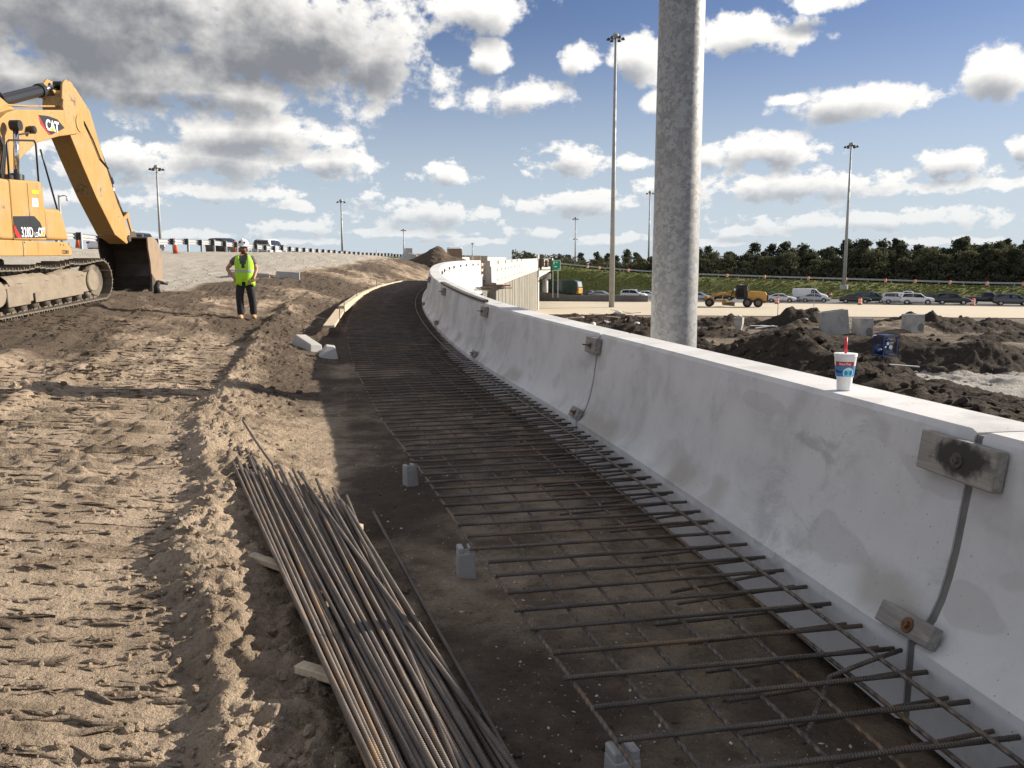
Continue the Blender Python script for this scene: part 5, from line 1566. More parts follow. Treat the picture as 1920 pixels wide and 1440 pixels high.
def excavator():
    root = empty('excavator', (-11.3, 17.2, .83), (0, 0, R(3)), 'yellow crawler excavator with its bucket resting on the dirt', 'excavator')
    # ---- undercarriage
    U = Matrix.Translation((.15, .45, .02)) @ Matrix.Rotation(R(-3), 4, 'Z') @ Matrix.Rotation(R(3.6), 4, 'X')
    Rr, half = .43, 2.0
    per = 4*half+2*math.pi*Rr; NS = 56
    def path(q):
        q = q % per
        if q < 2*half: return (-half+q, .06, 0.0)                                   # bottom, going forward
        q -= 2*half
        if q < math.pi*Rr: a = q/Rr; return (half+Rr*math.sin(a), .06+Rr*(1-math.cos(a)), a)
        q -= math.pi*Rr
        if q < 2*half: return (half-q, .06+2*Rr-.06*math.sin(math.pi*q/(2*half))*abs(math.sin(3*math.pi*q/(2*half))), math.pi)
        q -= 2*half; a = q/Rr; return (-half-Rr*math.sin(a), .06+2*Rr-Rr*(1-math.cos(a)), math.pi+a)
    shoe = MB().box((0, 0, -.01), (.62, .183, .026)); shoe.box((0, .07, -.045), (.62, .022, .05)); shoe.box((0, -.01, -.035), (.62, .018, .035))
    shoe.box((0, 0, .035), (.16, .15, .07))
    shm = shoe.mesh('track_shoe', M_track)
    shm2 = shm.copy(); 
    for side in (1, -1):
        for i in range(NS):
            d, z, a = path(i*per/NS)
            M = U @ Matrix.Translation((1.30*side, d, z)) @ Matrix.Rotation(a, 4, 'X')
            o = link_mesh('track_shoe', shm, root); o.matrix_local = M
        Us = U @ Matrix.Translation((1.30*side, 0, 0))
        f = MB(Us); f.prism([(-1.75, .30), (-1.75, .62), (-1.5, .70), (1.45, .70), (1.75, .58), (1.75, .34), (1.5, .26), (-1.5, .26)], -.20, .24, 'X')
        f.build('track_frame', M_mud, root, bevel=.02)
        g = MB(Us); g.box((.255, -1.35, .40), (.05, .75, .36)); g.box((.27, .15, .33), (.03, 1.9, .20)); g.build('guard_plate', M_mud, root, bevel=.01)
        for k in range(8): MB(Us).lathe([(.085, -.16), (.11, -.12), (.11, .12), (.085, .20)], 14, (0, -1.5+k*.43, .20), 'X').build('roller', M_track, root, smooth=True)
        for dd, nm in ((2.0, 'idler'), (-2.0, 'sprocket')):
            MB(Us).lathe([(.36, -.12), (.39, -.06), (.39, .06), (.36, .12)], 24, (0, dd, .49), 'X').build(nm, M_track, root)
            MB(Us).lathe([(.25, .10), (.25, .27), (.23, .29)], 24, (0, dd-.42 if dd > 0 else dd, .50), 'X').build('hub_cover', M_mud, root, auto=40)
        # caked dirt on the frame
        rr = np.random.default_rng(60+side); n = 26; g = np.linspace(0, 1, n)
        A, B_ = np.meshgrid(np.linspace(-1.6, 1.3, 60), np.linspace(0, 1, 12), indexing='ij')
        H = .70+.10*np.sin(B_*math.pi)*(0.5+1.1*vnoise(A*3.2, B_*3+side, 400))+.03*fbm(A*9, B_*9, 3, 402)
        V = np.stack([-.24+.48*B_+.03*fbm(A*4, B_*2, 2, 404), A, H-.06*(np.abs(B_-.5) > .45)], -1).reshape(-1, 3)
        V = np.array([(Us @ Vector(p))[:] for p in V])
        link_mesh('caked_dirt', np_mesh('caked_dirt', V, grid_faces(60, 12)[:, ::-1], M_mud, True), root)
    cb = MB(U); cb.box((0, 0, .58), (2.3, 1.5, .42)); cb.lathe([(.72, .75), (.72, 1.06)], 28, (-.05, -.4, 0)); cb.build('car_body', M_bucket, root, bevel=.03)
    # ---- upper structure (x right, y forward, z up)
    def hull(name, pts, r0, r1, m=M_yel, bev=.035, seg=3, par=root):
        return MB().prism(pts, r0, r1, 'X').build(name, m, par, bevel=bev, seg=seg)
    hull('revolving_frame', [(-1.6, 1.10), (1.76, 1.17), (1.72, 1.47), (-1.6, 1.42)], -1.40, 1.46, bev=.02)
    hb = hull('side_housing', [(-.62, 1.44), (.675, 1.475), (.675, 2.64), (.52, 2.69), (-.62, 2.61)], .42, 1.45)
    hull('tool_box', [(.69, 1.49), (1.70, 1.51), (1.46, 2.10), (1.34, 2.17), (.69, 2.15)], .50, 1.44, bev=.06)
    P0 = [(1.45, -.63), (1.42, -1.0), (1.15, -1.55), (.6, -1.92), (0, -2.02), (-.6, -1.92), (-1.15, -1.55), (-1.4, -1.0), (-1.42, -.63)]
    q = MB(); q.prism(P0, 1.44, 2.60, 'Z'); q.build('engine_hood', M_yel, root, bevel=.05, seg=3)
    q = MB(); q.prism([(a*1.005, b*1.02) for a, b in P0[2:7]], 1.12, 2.30, 'Z'); q.build('counterweight', M_yel, root, bevel=.05, seg=3)
    hull('cab_floor', [(-.2, 1.45), (1.5, 1.5), (1.5, 1.62), (-.2, 1.6)], -1.42, .40, bev=.02)
    cab = hull('cab', [(-.1, 1.6), (1.55, 1.6), (1.62, 2.1), (1.35, 3.15), (-.1, 3.15)], -1.42, -.50, M_yel, .05)
    MB().box((-.945, .75, 2.6), (.94, .9, .75)).build('cab_window', M_glass, cab); MB().box((-.96, 1.49, 2.55), (.75, .06, .95), (R(15), 0, 0)).build('windscreen', M_glass, cab)
    # decals on the housing
    r = 1.4545
    MB().prism([(-.60, 1.90), (.20, 1.955), (.42, 1.84), (.665, 1.53), (-.60, 1.475)], r-.003, r, 'X').build('decal', M_decal, hb)
    MB().prism([(-.605, 1.74), (-.36, 1.487), (-.50, 1.48), (-.605, 1.58)], r, r+.002, 'X').build('red_stripe', M_dred, hb)
    def txt(s_, y, z, size, m, bold, par, xs=1.0, slope=.045, sp=.95):
        return text_mesh('lettering', s_, size, m, par, frame((r+.003, y, z), (0, 1, slope), (0, -slope, 1)) @ Matrix.Diagonal((xs, 1, 1, 1)), .002, bold, 0, sp)
    txt('328D', -.13, 1.60, .28, M_stickerw, .004, hb, .72, sp=1.05); txt('LCR', .24, 1.575, .14, M_stickerw, .001, hb, .75)
    txt('CAT', .45, 1.63, .24, M_stickerw, .010, hb, .60, sp=.92)
    MB().prism([(.37, 1.545), (.55, 1.555), (.46, 1.635)], r+.004, r+.007, 'X').build('yellow_triangle', M_dyel, hb)
    MB().prism([(.16, 2.40), (.46, 2.42), (.46, 2.50), (.16, 2.48)], r-.003, r+.001, 'X').build('warning_sticker', M_dyel, hb)
    MB().prism([(.16, 2.14), (.40, 2.155), (.40, 2.33), (.16, 2.315)], r-.003, r+.001, 'X').build('notice_sticker', M_stickerw, hb)
    text_mesh('lettering', '122801', .12, M_decal, root, frame((1.4635, 1.42, 1.245), (0, 1, .02), (0, -.02, 1)), .001, .001)
    for yy in (-.28, 1.22, 1.36): MB().lathe([(.016, 0), (.016, .008)], 8, (1.458, yy, 1.40), 'X').build('bolt', M_decal, root)
    MB().box((1.461, -.34, 1.27), (.006, .018, .30)).build('panel_gap', M_decal, root); MB().box((1.4515, .02, 2.05), (.006, .012, 1.1)).build('panel_gap', M_decal, hb)
    MB().lathe([(.09, 0), (.09, .10), (.06, .12)], 14, (1.05, .10, 2.66)).build('filler_cap', M_decal, root)
    # ---- handrails
    hr = lambda pts, n='handrail': MB().tube(pts, .02, 8).build(n, M_blackp, root, smooth=True)
    hr([(1.25, -.26, 2.62), (1.25, -.24, 3.36), (1.25, -.15, 3.42), (1.25, .84, 3.56), (1.25, .90, 3.50), (1.25, .90, 2.2)])
    hr([(.75, -.2, 2.66), (.75, -.18, 3.26), (.75, .2, 3.32), (.75, .42, 2.66)])
    hr([(1.30, .98, 3.40), (1.30, 1.14, 3.05), (1.30, 1.57, 2.10)])
    # ---- boom
    bo = hull('boom', [(-.14, 1.50), (-.27, 1.85), (.26, 2.91), (.93, 3.74), (1.34, 4.08), (1.63, 4.26), (2.04, 4.41), (2.99, 4.58), (4.26, 4.81), (4.94, 4.89), (5.32, 4.82),
                       (5.42, 4.66), (5.32, 4.48), (5.04, 4.36), (3.95, 4.12), (2.88, 3.81), (2.24, 3.45), (1.74, 3.11), (1.30, 2.63), (.79, 1.86), (.33, 1.50)], -.30, .32, bev=.02, seg=2)
    rb = .3215
    MB().prism([(3.02, 4.47), (3.50, 4.53), (3.95, 4.53), (4.30, 4.38), (3.58, 4.10), (3.38, 4.16)], rb-.003, rb, 'X').build('decal', M_decal, bo)
    MB().prism([(3.02, 4.47), (3.38, 4.16), (3.58, 4.10), (3.46, 4.08), (3.08, 4.28)], rb, rb+.002, 'X').build('red_stripe', M_dred, bo)
    text_mesh('lettering', 'CAT', .34, M_stickerw, bo, frame((rb+.004, 3.66, 4.31), (0, 1, .05), (0, -.05, 1)), .002, .012, 0, .95)
    MB().prism([(3.52, 4.19), (3.76, 4.21), (3.64, 4.31)], rb+.006, rb+.009, 'X').build('yellow_triangle', M_dyel, bo)
    MB().lathe([(.22, -.33), (.22, .34)], 20, (0, 5.14, 4.64), 'X').build('boom_pin', M_yel, bo, auto=40)
    wl = MB(); wl.lathe([(.09, 0), (.09, .12), (.07, .14)], 14, (.36, 2.47, 4.04), 'X'); wl.bar((.33, 2.1, 3.88), (.42, 2.47, 4.0), .03, .03); wl.build('work_light', M_decal, bo)
    for ro in (-.05, .05, .15):
        MB().tube([(ro, 1.2, 4.02), (ro, 2.0, 4.50), (ro, 3.0, 4.66), (ro, 4.2, 4.89)], .022, 6).build('hydraulic_line', M_yel, bo, smooth=True)
    for ro in (-.10, .12):
        MB().tube([(ro, .6, 3.4), (ro+.1, .95, 4.3), (ro+.05, 1.35, 4.80), (ro, 1.85, 4.70), (ro, 2.1, 4.52)], .03, 8).build('hose', M_black, bo, smooth=True)
    for k in range(3):
        MB().tube([(.36, .75+.08*k, 2.2), (.42, 1.0+.07*k, 2.9), (.38, 1.28+.05*k, 3.5), (.34, 1.15, 3.8)], .024, 8).build('hose', M_black, bo, smooth=True)
    # ---- cylinders
    def cyl(a, b, rb_, rr_, frac, name):
        a, b = Vector(a), Vector(b); m_ = a.lerp(b, frac)
        c = MB().tube([a, m_], rb_, 18).tube([a.lerp(b, frac-.03), a.lerp(b, frac+.02)], rb_*1.22, 18).build(name, M_decal, root, auto=40)
        MB().tube([m_, b], rr_, 14).build('piston_rod', M_chrome, c, smooth=True)
        MB().lathe([(rb_*.9, -.12), (rb_*.9, .12)], 14, a, 'X').lathe([(rr_*1.9, -.1), (rr_*1.9, .1)], 14, b, 'X').build('pin_eye', M_decal, c)
    cyl((.55, 1.23, 1.56), (.55, 1.52, 3.98), .125, .060, .54, 'boom_cylinder'); cyl((-.55, 1.23, 1.56), (-.55, 1.52, 3.98), .125, .060, .54, 'boom_cylinder')
    cyl((0, 1.63, 4.46), (0, 4.83, 5.51), .135, .058, .70, 'stick_cylinder')
    for r0 in (-.15, .11): MB().prism([(1.25, 4.0), (1.50, 4.60), (1.74, 4.62), (2.35, 4.46)], r0, r0+.04, 'X').build('cylinder_bracket', M_yel, bo, bevel=.008)
    # ---- stick
    st = hull('stick', [(4.42, 4.91), (4.50, 5.18), (4.98, 5.30), (5.18, 5.54), (5.45, 5.39), (5.97, 5.10), (6.67, 3.91), (7.39, 2.80), (8.15, 2.00), (8.20, 1.78), (7.88, 1.63),
                        (7.07, 1.87), (6.00, 2.83), (5.19, 3.72), (4.69, 4.31)], -.26, .26, bev=.02, seg=2)
    for r0 in (-.255, .20): MB().prism([(4.42, 5.1), (4.50, 5.50), (4.68, 5.64), (5.0, 5.64), (5.36, 5.42), (5.0, 5.2)], r0, r0+.055, 'X').build('lug_plate', M_yel, st, bevel=.012)
    MB().tube([(.28, 5.5, 4.75), (.29, 5.95, 4.35), (.29, 6.35, 3.9), (.28, 6.85, 3.70)], .02, 6).build('hydraulic_line', M_black, st, smooth=True)
    MB().tube([(.18, 6.3, 4.66), (.22, 6.9, 3.7), (.2, 7.6, 2.7), (.18, 8.0, 2.5)], .022, 6).build('hydraulic_line', M_black, st, smooth=True)
    cyl((0, 6.29, 4.88), (0, 8.36, 2.52), .09, .045, .62, 'bucket_cylinder')
    for r0 in (-.2, .16):
        MB().bar((r0, 7.75, 2.25), (r0, 8.40, 2.55), .05, .12).build('link_arm', M_yel, st, bevel=.01)
        MB().bar((r0*.6, 8.40, 2.55), (r0*.6, 8.75, 1.95), .05, .12).build('link_arm', M_yel, st, bevel=.01)
    MB().lathe([(.10, -.29), (.10, .30)], 14, (0, 8.02, 1.80), 'X').build('bucket_pin', M_bucket, st)
    # ---- bucket (open towards the machine)
    cv = [(8.22, 1.84), (8.60, 1.87), (8.95, 1.78), (9.24, 1.48), (9.36, 1.05), (9.30, .66), (9.10, .38), (8.80, .25), (8.32, .21)]
    bk = MB(); w = .72; th = .035
    inner = []
    for i, (a, b) in enumerate(cv):
        p, n_ = cv[max(0, i-1)], cv[min(len(cv)-1, i+1)]
        t = Vector((n_[0]-p[0], n_[1]-p[1])).normalized(); inner.append((a+t.y*th, b-t.x*th))
    for i in range(len(cv)-1): bk.prism([cv[i], cv[i+1], inner[i+1], inner[i]], -w, w, 'X')
    for s_ in (-1, 1):
        bk.prism(cv+[(8.40, .55), (8.36, 1.1), (8.24, 1.5)], s_*w-.02*s_, s_*w+.02*s_, 'X', 1 if s_ > 0 else 0)
    bu = bk.build('bucket', [M_bucket, M_bside], root)
    for r0 in (-.2, .16): MB().prism([(7.90, 1.70), (8.16, 1.95), (8.68, 2.04), (8.85, 1.82), (8.2, 1.80)], r0, r0+.05, 'X').build('bucket_ear', M_bucket, bu, bevel=.008)
    for k in range(5):
        x = -.58+k*.29
        MB().prism([(8.55, .19), (8.34, .17), (8.08, .16), (8.08, .20), (8.34, .30), (8.55, .28)], x-.06, x+.06, 'X').build('tooth', M_chrome if k % 2 else M_mud, bu, bevel=.01)
    MB().prism([(8.30, .24), (8.62, .24), (8.62, .55), (8.32, .75)], .735, .78, 'X').build('side_cutter', M_bucket, bu, bevel=.006)
excavator()
# black boot-like rubbish beside the bucket
x, y = on_px(299, 25.0), 25.0
o = empty('rubber_scrap', (x, y, gz(x, y)), (0, 0, .3), 'black rubber scrap leaning right beside the excavator bucket', 'scrap')
MB().tube([(0, 0, 0), (-.02, 0, .2), (.06, 0, .36)], [.10, .085, .07], 10).build('upright', M_black, o, smooth=True); MB().tube([(.02, 0, .34), (.16, .02, .31), (.30, .04, .27)], [.06, .05, .03], 10).build('flap', M_black, o, smooth=True)

# ================================================================== construction worker
def skin_mesh(name, nodes, edges, root_i, mats_, sub=2):
    me = bpy.data.meshes.new(name); me.from_pydata([n[0] for n in nodes], edges, [])
    o = bpy.data.objects.new(name, me); COL.objects.link(o)
    md = o.modifiers.new('skin', 'SKIN'); md.use_smooth_shade = True
    for i, n in enumerate(nodes):
        sv = me.skin_vertices[0].data[i]; r_ = n[1]; sv.radius = (r_, r_) if not hasattr(r_, '__len__') else r_
        sv.use_root = (i == root_i)
    o.modifiers.new('sub', 'SUBSURF').levels = sub; o.modifiers['sub'].render_levels = sub
    dg = bpy.context.evaluated_depsgraph_get()
    m2 = bpy.data.meshes.new_from_object(o.evaluated_get(dg)); m2.name = name
    bpy.data.objects.remove(o); bpy.data.meshes.remove(me)
    m2.materials.clear(); m2.materials.append(mats_)
    m2.polygons.foreach_set('use_smooth', [True]*len(m2.polygons))
    return m2
M_skin = mat('skin', (0.42, 0.22, 0.15), .55, fn=worn((0.44, 0.23, 0.155), (0.34, 0.15, 0.10), .4, 9, (.5, .6)))
def cloth(name, c, d): return mat(name, c, .9, fn=worn(c, d, .6, 7, (.85, .95), .5, 25))
M_pants = cloth('dark_trousers', (0.022, 0.022, 0.026), (0.060, 0.055, 0.05))
M_shirt = cloth('grey_shirt', (0.12, 0.115, 0.125), (0.07, 0.068, 0.075))
M_vest = mat('lime_vest', (0.42, 0.80, 0.02), .7, fn=worn((0.44, 0.80, 0.03), (0.30, 0.62, 0.02), .5, 5, (.7, .8), .6, 18))
M_reflect = mat('reflective_tape', (0.42, 0.45, 0.43), .35)
M_boot = mat('tan_boot', (0.42, 0.27, 0.13), .8, fn=worn((0.46, 0.30, 0.15), (0.28, 0.2, 0.12), .6, 12))
def worker():
    x, y = on_px(463, 19.8), 19.8
    p = empty('person', (x, y, gz(x, y)+.0), (0, 0, .12), 'worker in lime safety vest and white hard hat standing with hands at his hips', 'person')
    N = [((0, 0, .96), (.15, .11)), ((0, .0, 1.12), (.145, .10)), ((0, .01, 1.30), (.17, .115)), ((0, .01, 1.43), (.13, .09)), ((0, -.005, 1.50), .058), ((0, -.02, 1.57), .060), ((0, -.03, 1.65), (.078, .092)), ((0, -.025, 1.735), (.068, .080)),
         ((-.18, .01, 1.43), .068), ((-.415, .07, 1.185), .048), ((-.250, -.05, .985), .034), ((-.200, -.085, .935), .032),
         ((.17, .01, 1.43), .065), ((.265, .07, 1.17), .046), ((.235, -.09, .985), .032), ((.215, -.13, .94), .030),
         ((-.10, 0, .90), .095), ((-.125, -.05, .50), .062), ((-.115, -.01, .12), .042), ((-.12, -.14, .05), .038),
         ((.10, 0, .90), .095), ((.135, .03, .51), .062), ((.15, .13, .12), .042), ((.165, .01, .055), .038)]
    Ed = [(0, 1), (1, 2), (2, 3), (3, 4), (4, 5), (5, 6), (6, 7), (3, 8), (8, 9), (9, 10), (10, 11), (3, 12), (12, 13), (13, 14), (14, 15), (0, 16), (16, 17), (17, 18), (18, 19), (0, 20), (20, 21), (21, 22), (22, 23)]
    link_mesh('body', skin_mesh('body', N, Ed, 0, M_skin), p)
    # trousers
    T = [((0, 0, 1.0), (.175, .13)), ((0, 0, .93), (.17, .13)), ((-.105, 0, .84), .122), ((-.128, -.045, .52), .098), ((-.122, -.03, .30), .090), ((-.118, -.015, .085), .094), ((.105, 0, .84), .122), ((.138, .03, .52), .098), ((.146, .085, .30), .090), ((.152, .120, .085), .094)]
    link_mesh('trousers', skin_mesh('trousers', T, [(0, 1), (1, 2), (2, 3), (3, 4), (4, 5), (1, 6), (6, 7), (7, 8), (8, 9)], 1, M_pants), p)
    # shirt with short sleeves
    S = [((0, .005, .98), (.168, .125)), ((0, .005, 1.15), (.165, .12)), ((0, .01, 1.32), (.19, .132)), ((0, .01, 1.44), (.135, .10)), ((-.180, .01, 1.425), .090), ((-.315, .045, 1.290), .078), ((.175, .01, 1.425), .088), ((.235, .05, 1.27), .075), ((0, .0, 1.49), .075)]
    link_mesh('shirt', skin_mesh('shirt', S, [(0, 1), (1, 2), (2, 3), (3, 4), (4, 5), (3, 6), (6, 7), (3, 8)], 1, M_shirt), p)
    # vest: open V at the front
    zs = [.80, .88, 1.0, 1.10, 1.20, 1.30, 1.38, 1.45, 1.495, 1.505]; ax = [.225, .222, .212, .205, .208, .213, .212, .195, .15, .11]; by = [.168, .166, .160, .152, .152, .155, .150, .135, .105, .085]
    n = 48; vs = []; fs = []
    for k_, z_ in enumerate(zs):
        for j in range(n):
            a = 2*math.pi*j/n-math.pi/2
            wr = 1+.018*math.sin(7*a+3*z_*9)*(1 if z_ < 1.2 else .3)
            c_, s_ = math.cos(a), math.sin(a)
            vs.append((ax[k_]*wr*math.copysign(abs(c_)**.85, c_), .005+by[k_]*wr*math.copysign(abs(s_)**.85, s_), z_+(.02*math.sin(5*a) if k_ == 0 else 0)))
    for k_ in range(len(zs)-1):
        zm = (zs[k_]+zs[k_+1])/2
        for j in range(n):
            a = 2*math.pi*(j+.5)/n-math.pi/2
            xm = ax[k_]*math.cos(a); front = math.sin(a) < 0
            if front and zm > 1.14 and abs(xm) < .095*(zm-1.12)/.36: continue
            if zm < .87 and front and abs(xm) < .02: continue
            if zm > 1.28 and abs(math.cos(a)) > .955 and zm < 1.42: continue
            fs.append((k_*n+j, k_*n+(j+1) % n, (k_+1)*n+(j+1) % n, (k_+1)*n+j))
    v = MB().add(vs, fs).build('safety_vest', M_vest, p, smooth=True)
    sm = v.modifiers.new('thickness', 'SOLIDIFY'); sm.thickness = .008; sm.offset = 1
    def ring(z0, z1, k0, nm='reflective_band'):
        vv = []; ff = []
        for z_ in (z0, z1):
            a_ = np.interp(z_, zs, ax)+.012; b_ = np.interp(z_, zs, by)+.012
            for j in range(n):
                t = 2*math.pi*j/n; c_, s_ = math.cos(t), math.sin(t); vv.append((a_*math.copysign(abs(c_)**.85, c_), .005+b_*math.copysign(abs(s_)**.85, s_), z_))
        for j in range(n): ff.append((j, (j+1) % n, n+(j+1) % n, n+j))
        MB().add(vv, ff).build(nm, M_reflect, v, smooth=True)
    ring(1.10, 1.155, 0)
    for sx in (-1, 1):
        vv = []; ff = []; zz = np.linspace(1.15, 1.47, 8)
        for i, z_ in enumerate(zz):
            a_ = float(np.interp(z_, zs, ax)); b_ = float(np.interp(z_, zs, by))
            for x_ in (.115, .160):
                x_ = min(x_, a_*.93); s_ = (1-(x_/a_)**(2/.85))**.425 if x_ < a_ else 0
                vv.append((sx*x_, .005-(b_+.012)*max(.05, s_), z_))
        for i in range(7): ff.append((2*i, 2*i+1, 2*i+3, 2*i+2) if sx > 0 else (2*i+1, 2*i, 2*i+2, 2*i+3))
        MB().add(vv, ff).build('reflective_band', M_reflect, v, smooth=True)
    # hard hat
    hh = MB().lathe([(.001, .148), (.05, .143), (.09, .118), (.115, .075), (.124, .02), (.128, .0), (.145, -.008), (.147, -.014), (.12, -.016)], 28, (0, -.02, 1.725), capb=False)
    hat = hh.build('hard_hat', M_white, p, smooth=True)
    MB().prism([(-.13, 0), (-.10, -.075), (0, -.105), (.10, -.075), (.13, 0)], -.012, .0, 'Z').build('brim', M_white, hat, (0, -.08, 1.718), (.12, 0, 0), bevel=.004)
    MB().tube([(0, .10, 1.80), (0, .03, 1.878), (0, -.06, 1.878), (0, -.13, 1.80)], .012, 8).build('ridge', M_white, hat, smooth=True)
    MB().box((-.055, -.127, 1.80), (.05, .012, .045)).build('sticker', M_decal, hat); MB().box((.05, -.122, 1.79), (.045, .012, .04)).build('sticker', M_pants, hat)
    # face: sunglasses, nose, beard, ears, mouth
    gl = MB(); gl.box((-.036, -.119, 1.668), (.058, .022, .036)); gl.box((.036, -.119, 1.668), (.058, .022, .036)); gl.box((0, -.124, 1.675), (.03, .012, .010))
    gl.bar((-.068, -.11, 1.672), (-.085, -.01, 1.67), .008, .010); gl.bar((.068, -.11, 1.672), (.085, -.01, 1.67), .008, .010); gl.build('sunglasses', M_glass, p, bevel=.006)
    MB().add([(-.015, -.115, 1.618), (.015, -.115, 1.618), (0, -.145, 1.625), (0, -.118, 1.668)], [(0, 1, 2), (0, 2, 3), (1, 3, 2)]).build('nose', M_skin, p, smooth=True)
    M_hair = mat('reddish_hair', (0.16, 0.075, 0.035), .9)
    MB().lathe([(.02, -.062), (.052, -.05), (.072, -.02), (.078, .012)], 20, (0, -.046, 1.607), capt=False).build('beard', M_hair, p, smooth=True)
    MB().box((0, -.123, 1.596), (.042, .012, .010)).build('mouth', mat('lips', (.35, .12, .10), .5), p, bevel=.003)
    for sx in (-1, 1): MB().lathe([(.004, -.03), (.02, -.015), (.022, .012), (.008, .03)], 10, (sx*.083, -.015, 1.655)).build('ear', M_skin, p, smooth=True)
    MB().lathe([(.088, -.075), (.094, -.02), (.090, .03)], 20, (0, .005, 1.69)).build('hair', M_hair, p, smooth=True)
    # hands with fingers, boots, belt and keys
    for sx, c, dr in ((-1, Vector((-.200, -.09, .930)), Vector((.35, -.35, -.8)).normalized()), (1, Vector((.212, -.135, .935)), Vector((-.25, -.3, -.9)).normalized())):
        side = dr.cross(Vector((0, 1, 0))).normalized()
        for k_ in range(4):
            b = c+side*(.022*(k_-1.5)); L = (.062, .072, .068, .052)[k_]
            MB().tube([b, b+dr*L*.5, b+dr*L*.8+Vector((-sx*.012, .012, 0)), b+dr*L+Vector((-sx*.026, .028, 0))], [.010, .0095, .009, .007], 8).build('finger', M_skin, p, smooth=True)
        MB().tube([c+side*.03*sx+Vector((0, 0, .02)), c+side*.046*sx+dr*.02, c+side*.044*sx+dr*.045], [.012, .011, .008], 8).build('thumb', M_skin, p, smooth=True)
    for (ax_, ay_, az_, tx, ty) in ((-.118, -.02, 0, -.122, -.19), (.152, .125, .0, .168, -.045)):
        B = [((ax_, ay_+.03, .05), (.058, .055)), ((ax_, ay_, .13), (.055, .058)), (((ax_+tx)/2, (ay_+ty)/2, .05), (.070, .058)), ((tx, ty-.02, .05), (.066, .050))]
        link_mesh('boot', skin_mesh('boot', B, [(1, 0), (0, 2), (2, 3)], 0, M_boot), p)
    bl = MB(); bl.lathe([(.182, .90), (.182, .945)], 28, capb=False, capt=False); b = bl.build('belt', M_boot, p, smooth=True); b.scale = (1, .78, 1)
    MB().box((.13, -.15, .88), (.08, .04, .09)).build('tool_pouch', M_boot, p, bevel=.01)
worker()

# ================================================================== cars
def paint(name, c, rough=.28, metal=.0):
    return mat(name, c, rough, metal, **{'Coat Weight': .6, 'Coat Roughness': .08})
PAINT = {'white': paint('car_white', (.72, .72, .72)), 'silver': paint('car_silver', (.42, .44, .47), .3, .5), 'black': paint('car_black', (.014, .015, .018)), 'navy': paint('car_navy', (.02, .03, .055)),
         'grey': paint('car_grey', (.07, .075, .085), .3, .3), 'green': paint('car_dark_green', (.012, .03, .028)), 'blue': paint('car_blue_grey', (.16, .20, .26), .3, .4)}
M_tyre = mat('tyre', (.02, .02, .02), .85); M_rim = mat('wheel_rim', (.45, .45, .46), .35, .8)
M_head = mat('headlight', (.75, .77, .8), .12); M_tail = mat('tail_light', (.35, .01, .01), .2); M_trim = mat('black_trim', (.02, .02, .02), .6)
KIND = {  # x, zlow, zbelt, ztop, wbelt, wtop
 'sedan': ([(-2.40, .42, .72, .78, .78, .70), (-2.32, .28, .95, 1.00, .88, .80), (-1.75, .22, .98, 1.06, .91, .80), (-.95, .20, .96, 1.41, .91, .64), (-.1, .20, .94, 1.46, .91, .66), (.45, .20, .92, 1.40, .91, .65), (1.25, .20, .92, 1.00, .90, .78), (1.95, .22, .80, .86, .88, .72), (2.30, .26, .66, .72, .82, .66), (2.40, .40, .58, .60, .72, .60)],
           (-1.55, -.85, .40, 1.05), (-1.42, 1.48), .33, (.4, -2.2)),
 'suv': ([(-2.40, .48, .95, 1.05, .86, .80), (-2.34, .32, 1.08, 1.45, .92, .76), (-1.95, .26, 1.08, 1.70, .95, .72), (-.3, .26, 1.05, 1.77, .95, .73), (.5, .26, 1.03, 1.70, .95, .72), (1.22, .26, 1.03, 1.13, .94, .82), (2.0, .28, .98, 1.05, .92, .78), (2.34, .36, .82, .90, .86, .72), (2.42, .48, .70, .72, .76, .66)],
         (-2.1, -1.85, .45, 1.0), (-1.42, 1.50), .37, (.5, -2.2)),
 'minivan': ([(-2.50, .48, .95, 1.05, .88, .80), (-2.42, .32, 1.08, 1.50, .95, .80), (-2.1, .24, 1.08, 1.70, .97, .76), (0, .24, 1.02, 1.76, .97, .76), (.75, .24, 1.0, 1.62, .97, .74), (1.65, .24, .98, 1.10, .94, .80), (2.2, .28, .85, .92, .90, .74), (2.5, .38, .70, .74, .82, .66)],
             (-2.2, -1.95, .70, 1.35), (-1.5, 1.55), .34, (.75, -2.3)),
 'pickup': ([(-2.85, .55, 1.08, 1.12, .92, .90), (-2.80, .45, 1.12, 1.16, .97, .95), (-.75, .40, 1.14, 1.18, .98, .95), (-.70, .38, 1.14, 1.72, .98, .74), (-.4, .38, 1.14, 1.86, .98, .74), (.7, .38, 1.12, 1.86, .98, .74), (1.35, .38, 1.14, 1.26, .97, .84), (2.4, .42, 1.06, 1.14, .95, .82), (2.75, .5, .92, .98, .90, .78), (2.82, .6, .8, .82, .84, .74)],
            (-.62, -.42, .62, 1.15), (-1.75, 1.85), .41, (.7, -2.75)),
 'van': ([(-2.85, .5, 1.1, 1.95, .96, .90), (-2.80, .4, 1.2, 2.16, 1.0, .88), (.3, .36, 1.2, 2.18, 1.0, .88), (.95, .36, 1.2, 2.10, 1.0, .84), (1.75, .36, 1.22, 1.36, .99, .86), (2.6, .42, 1.02, 1.12, .95, .80), (2.86, .5, .82, .86, .88, .74)],
         (.15, .28, .88, 1.52), (-1.75, 1.75), .37, (.9, -2.7)),
}
CARMESH = {}
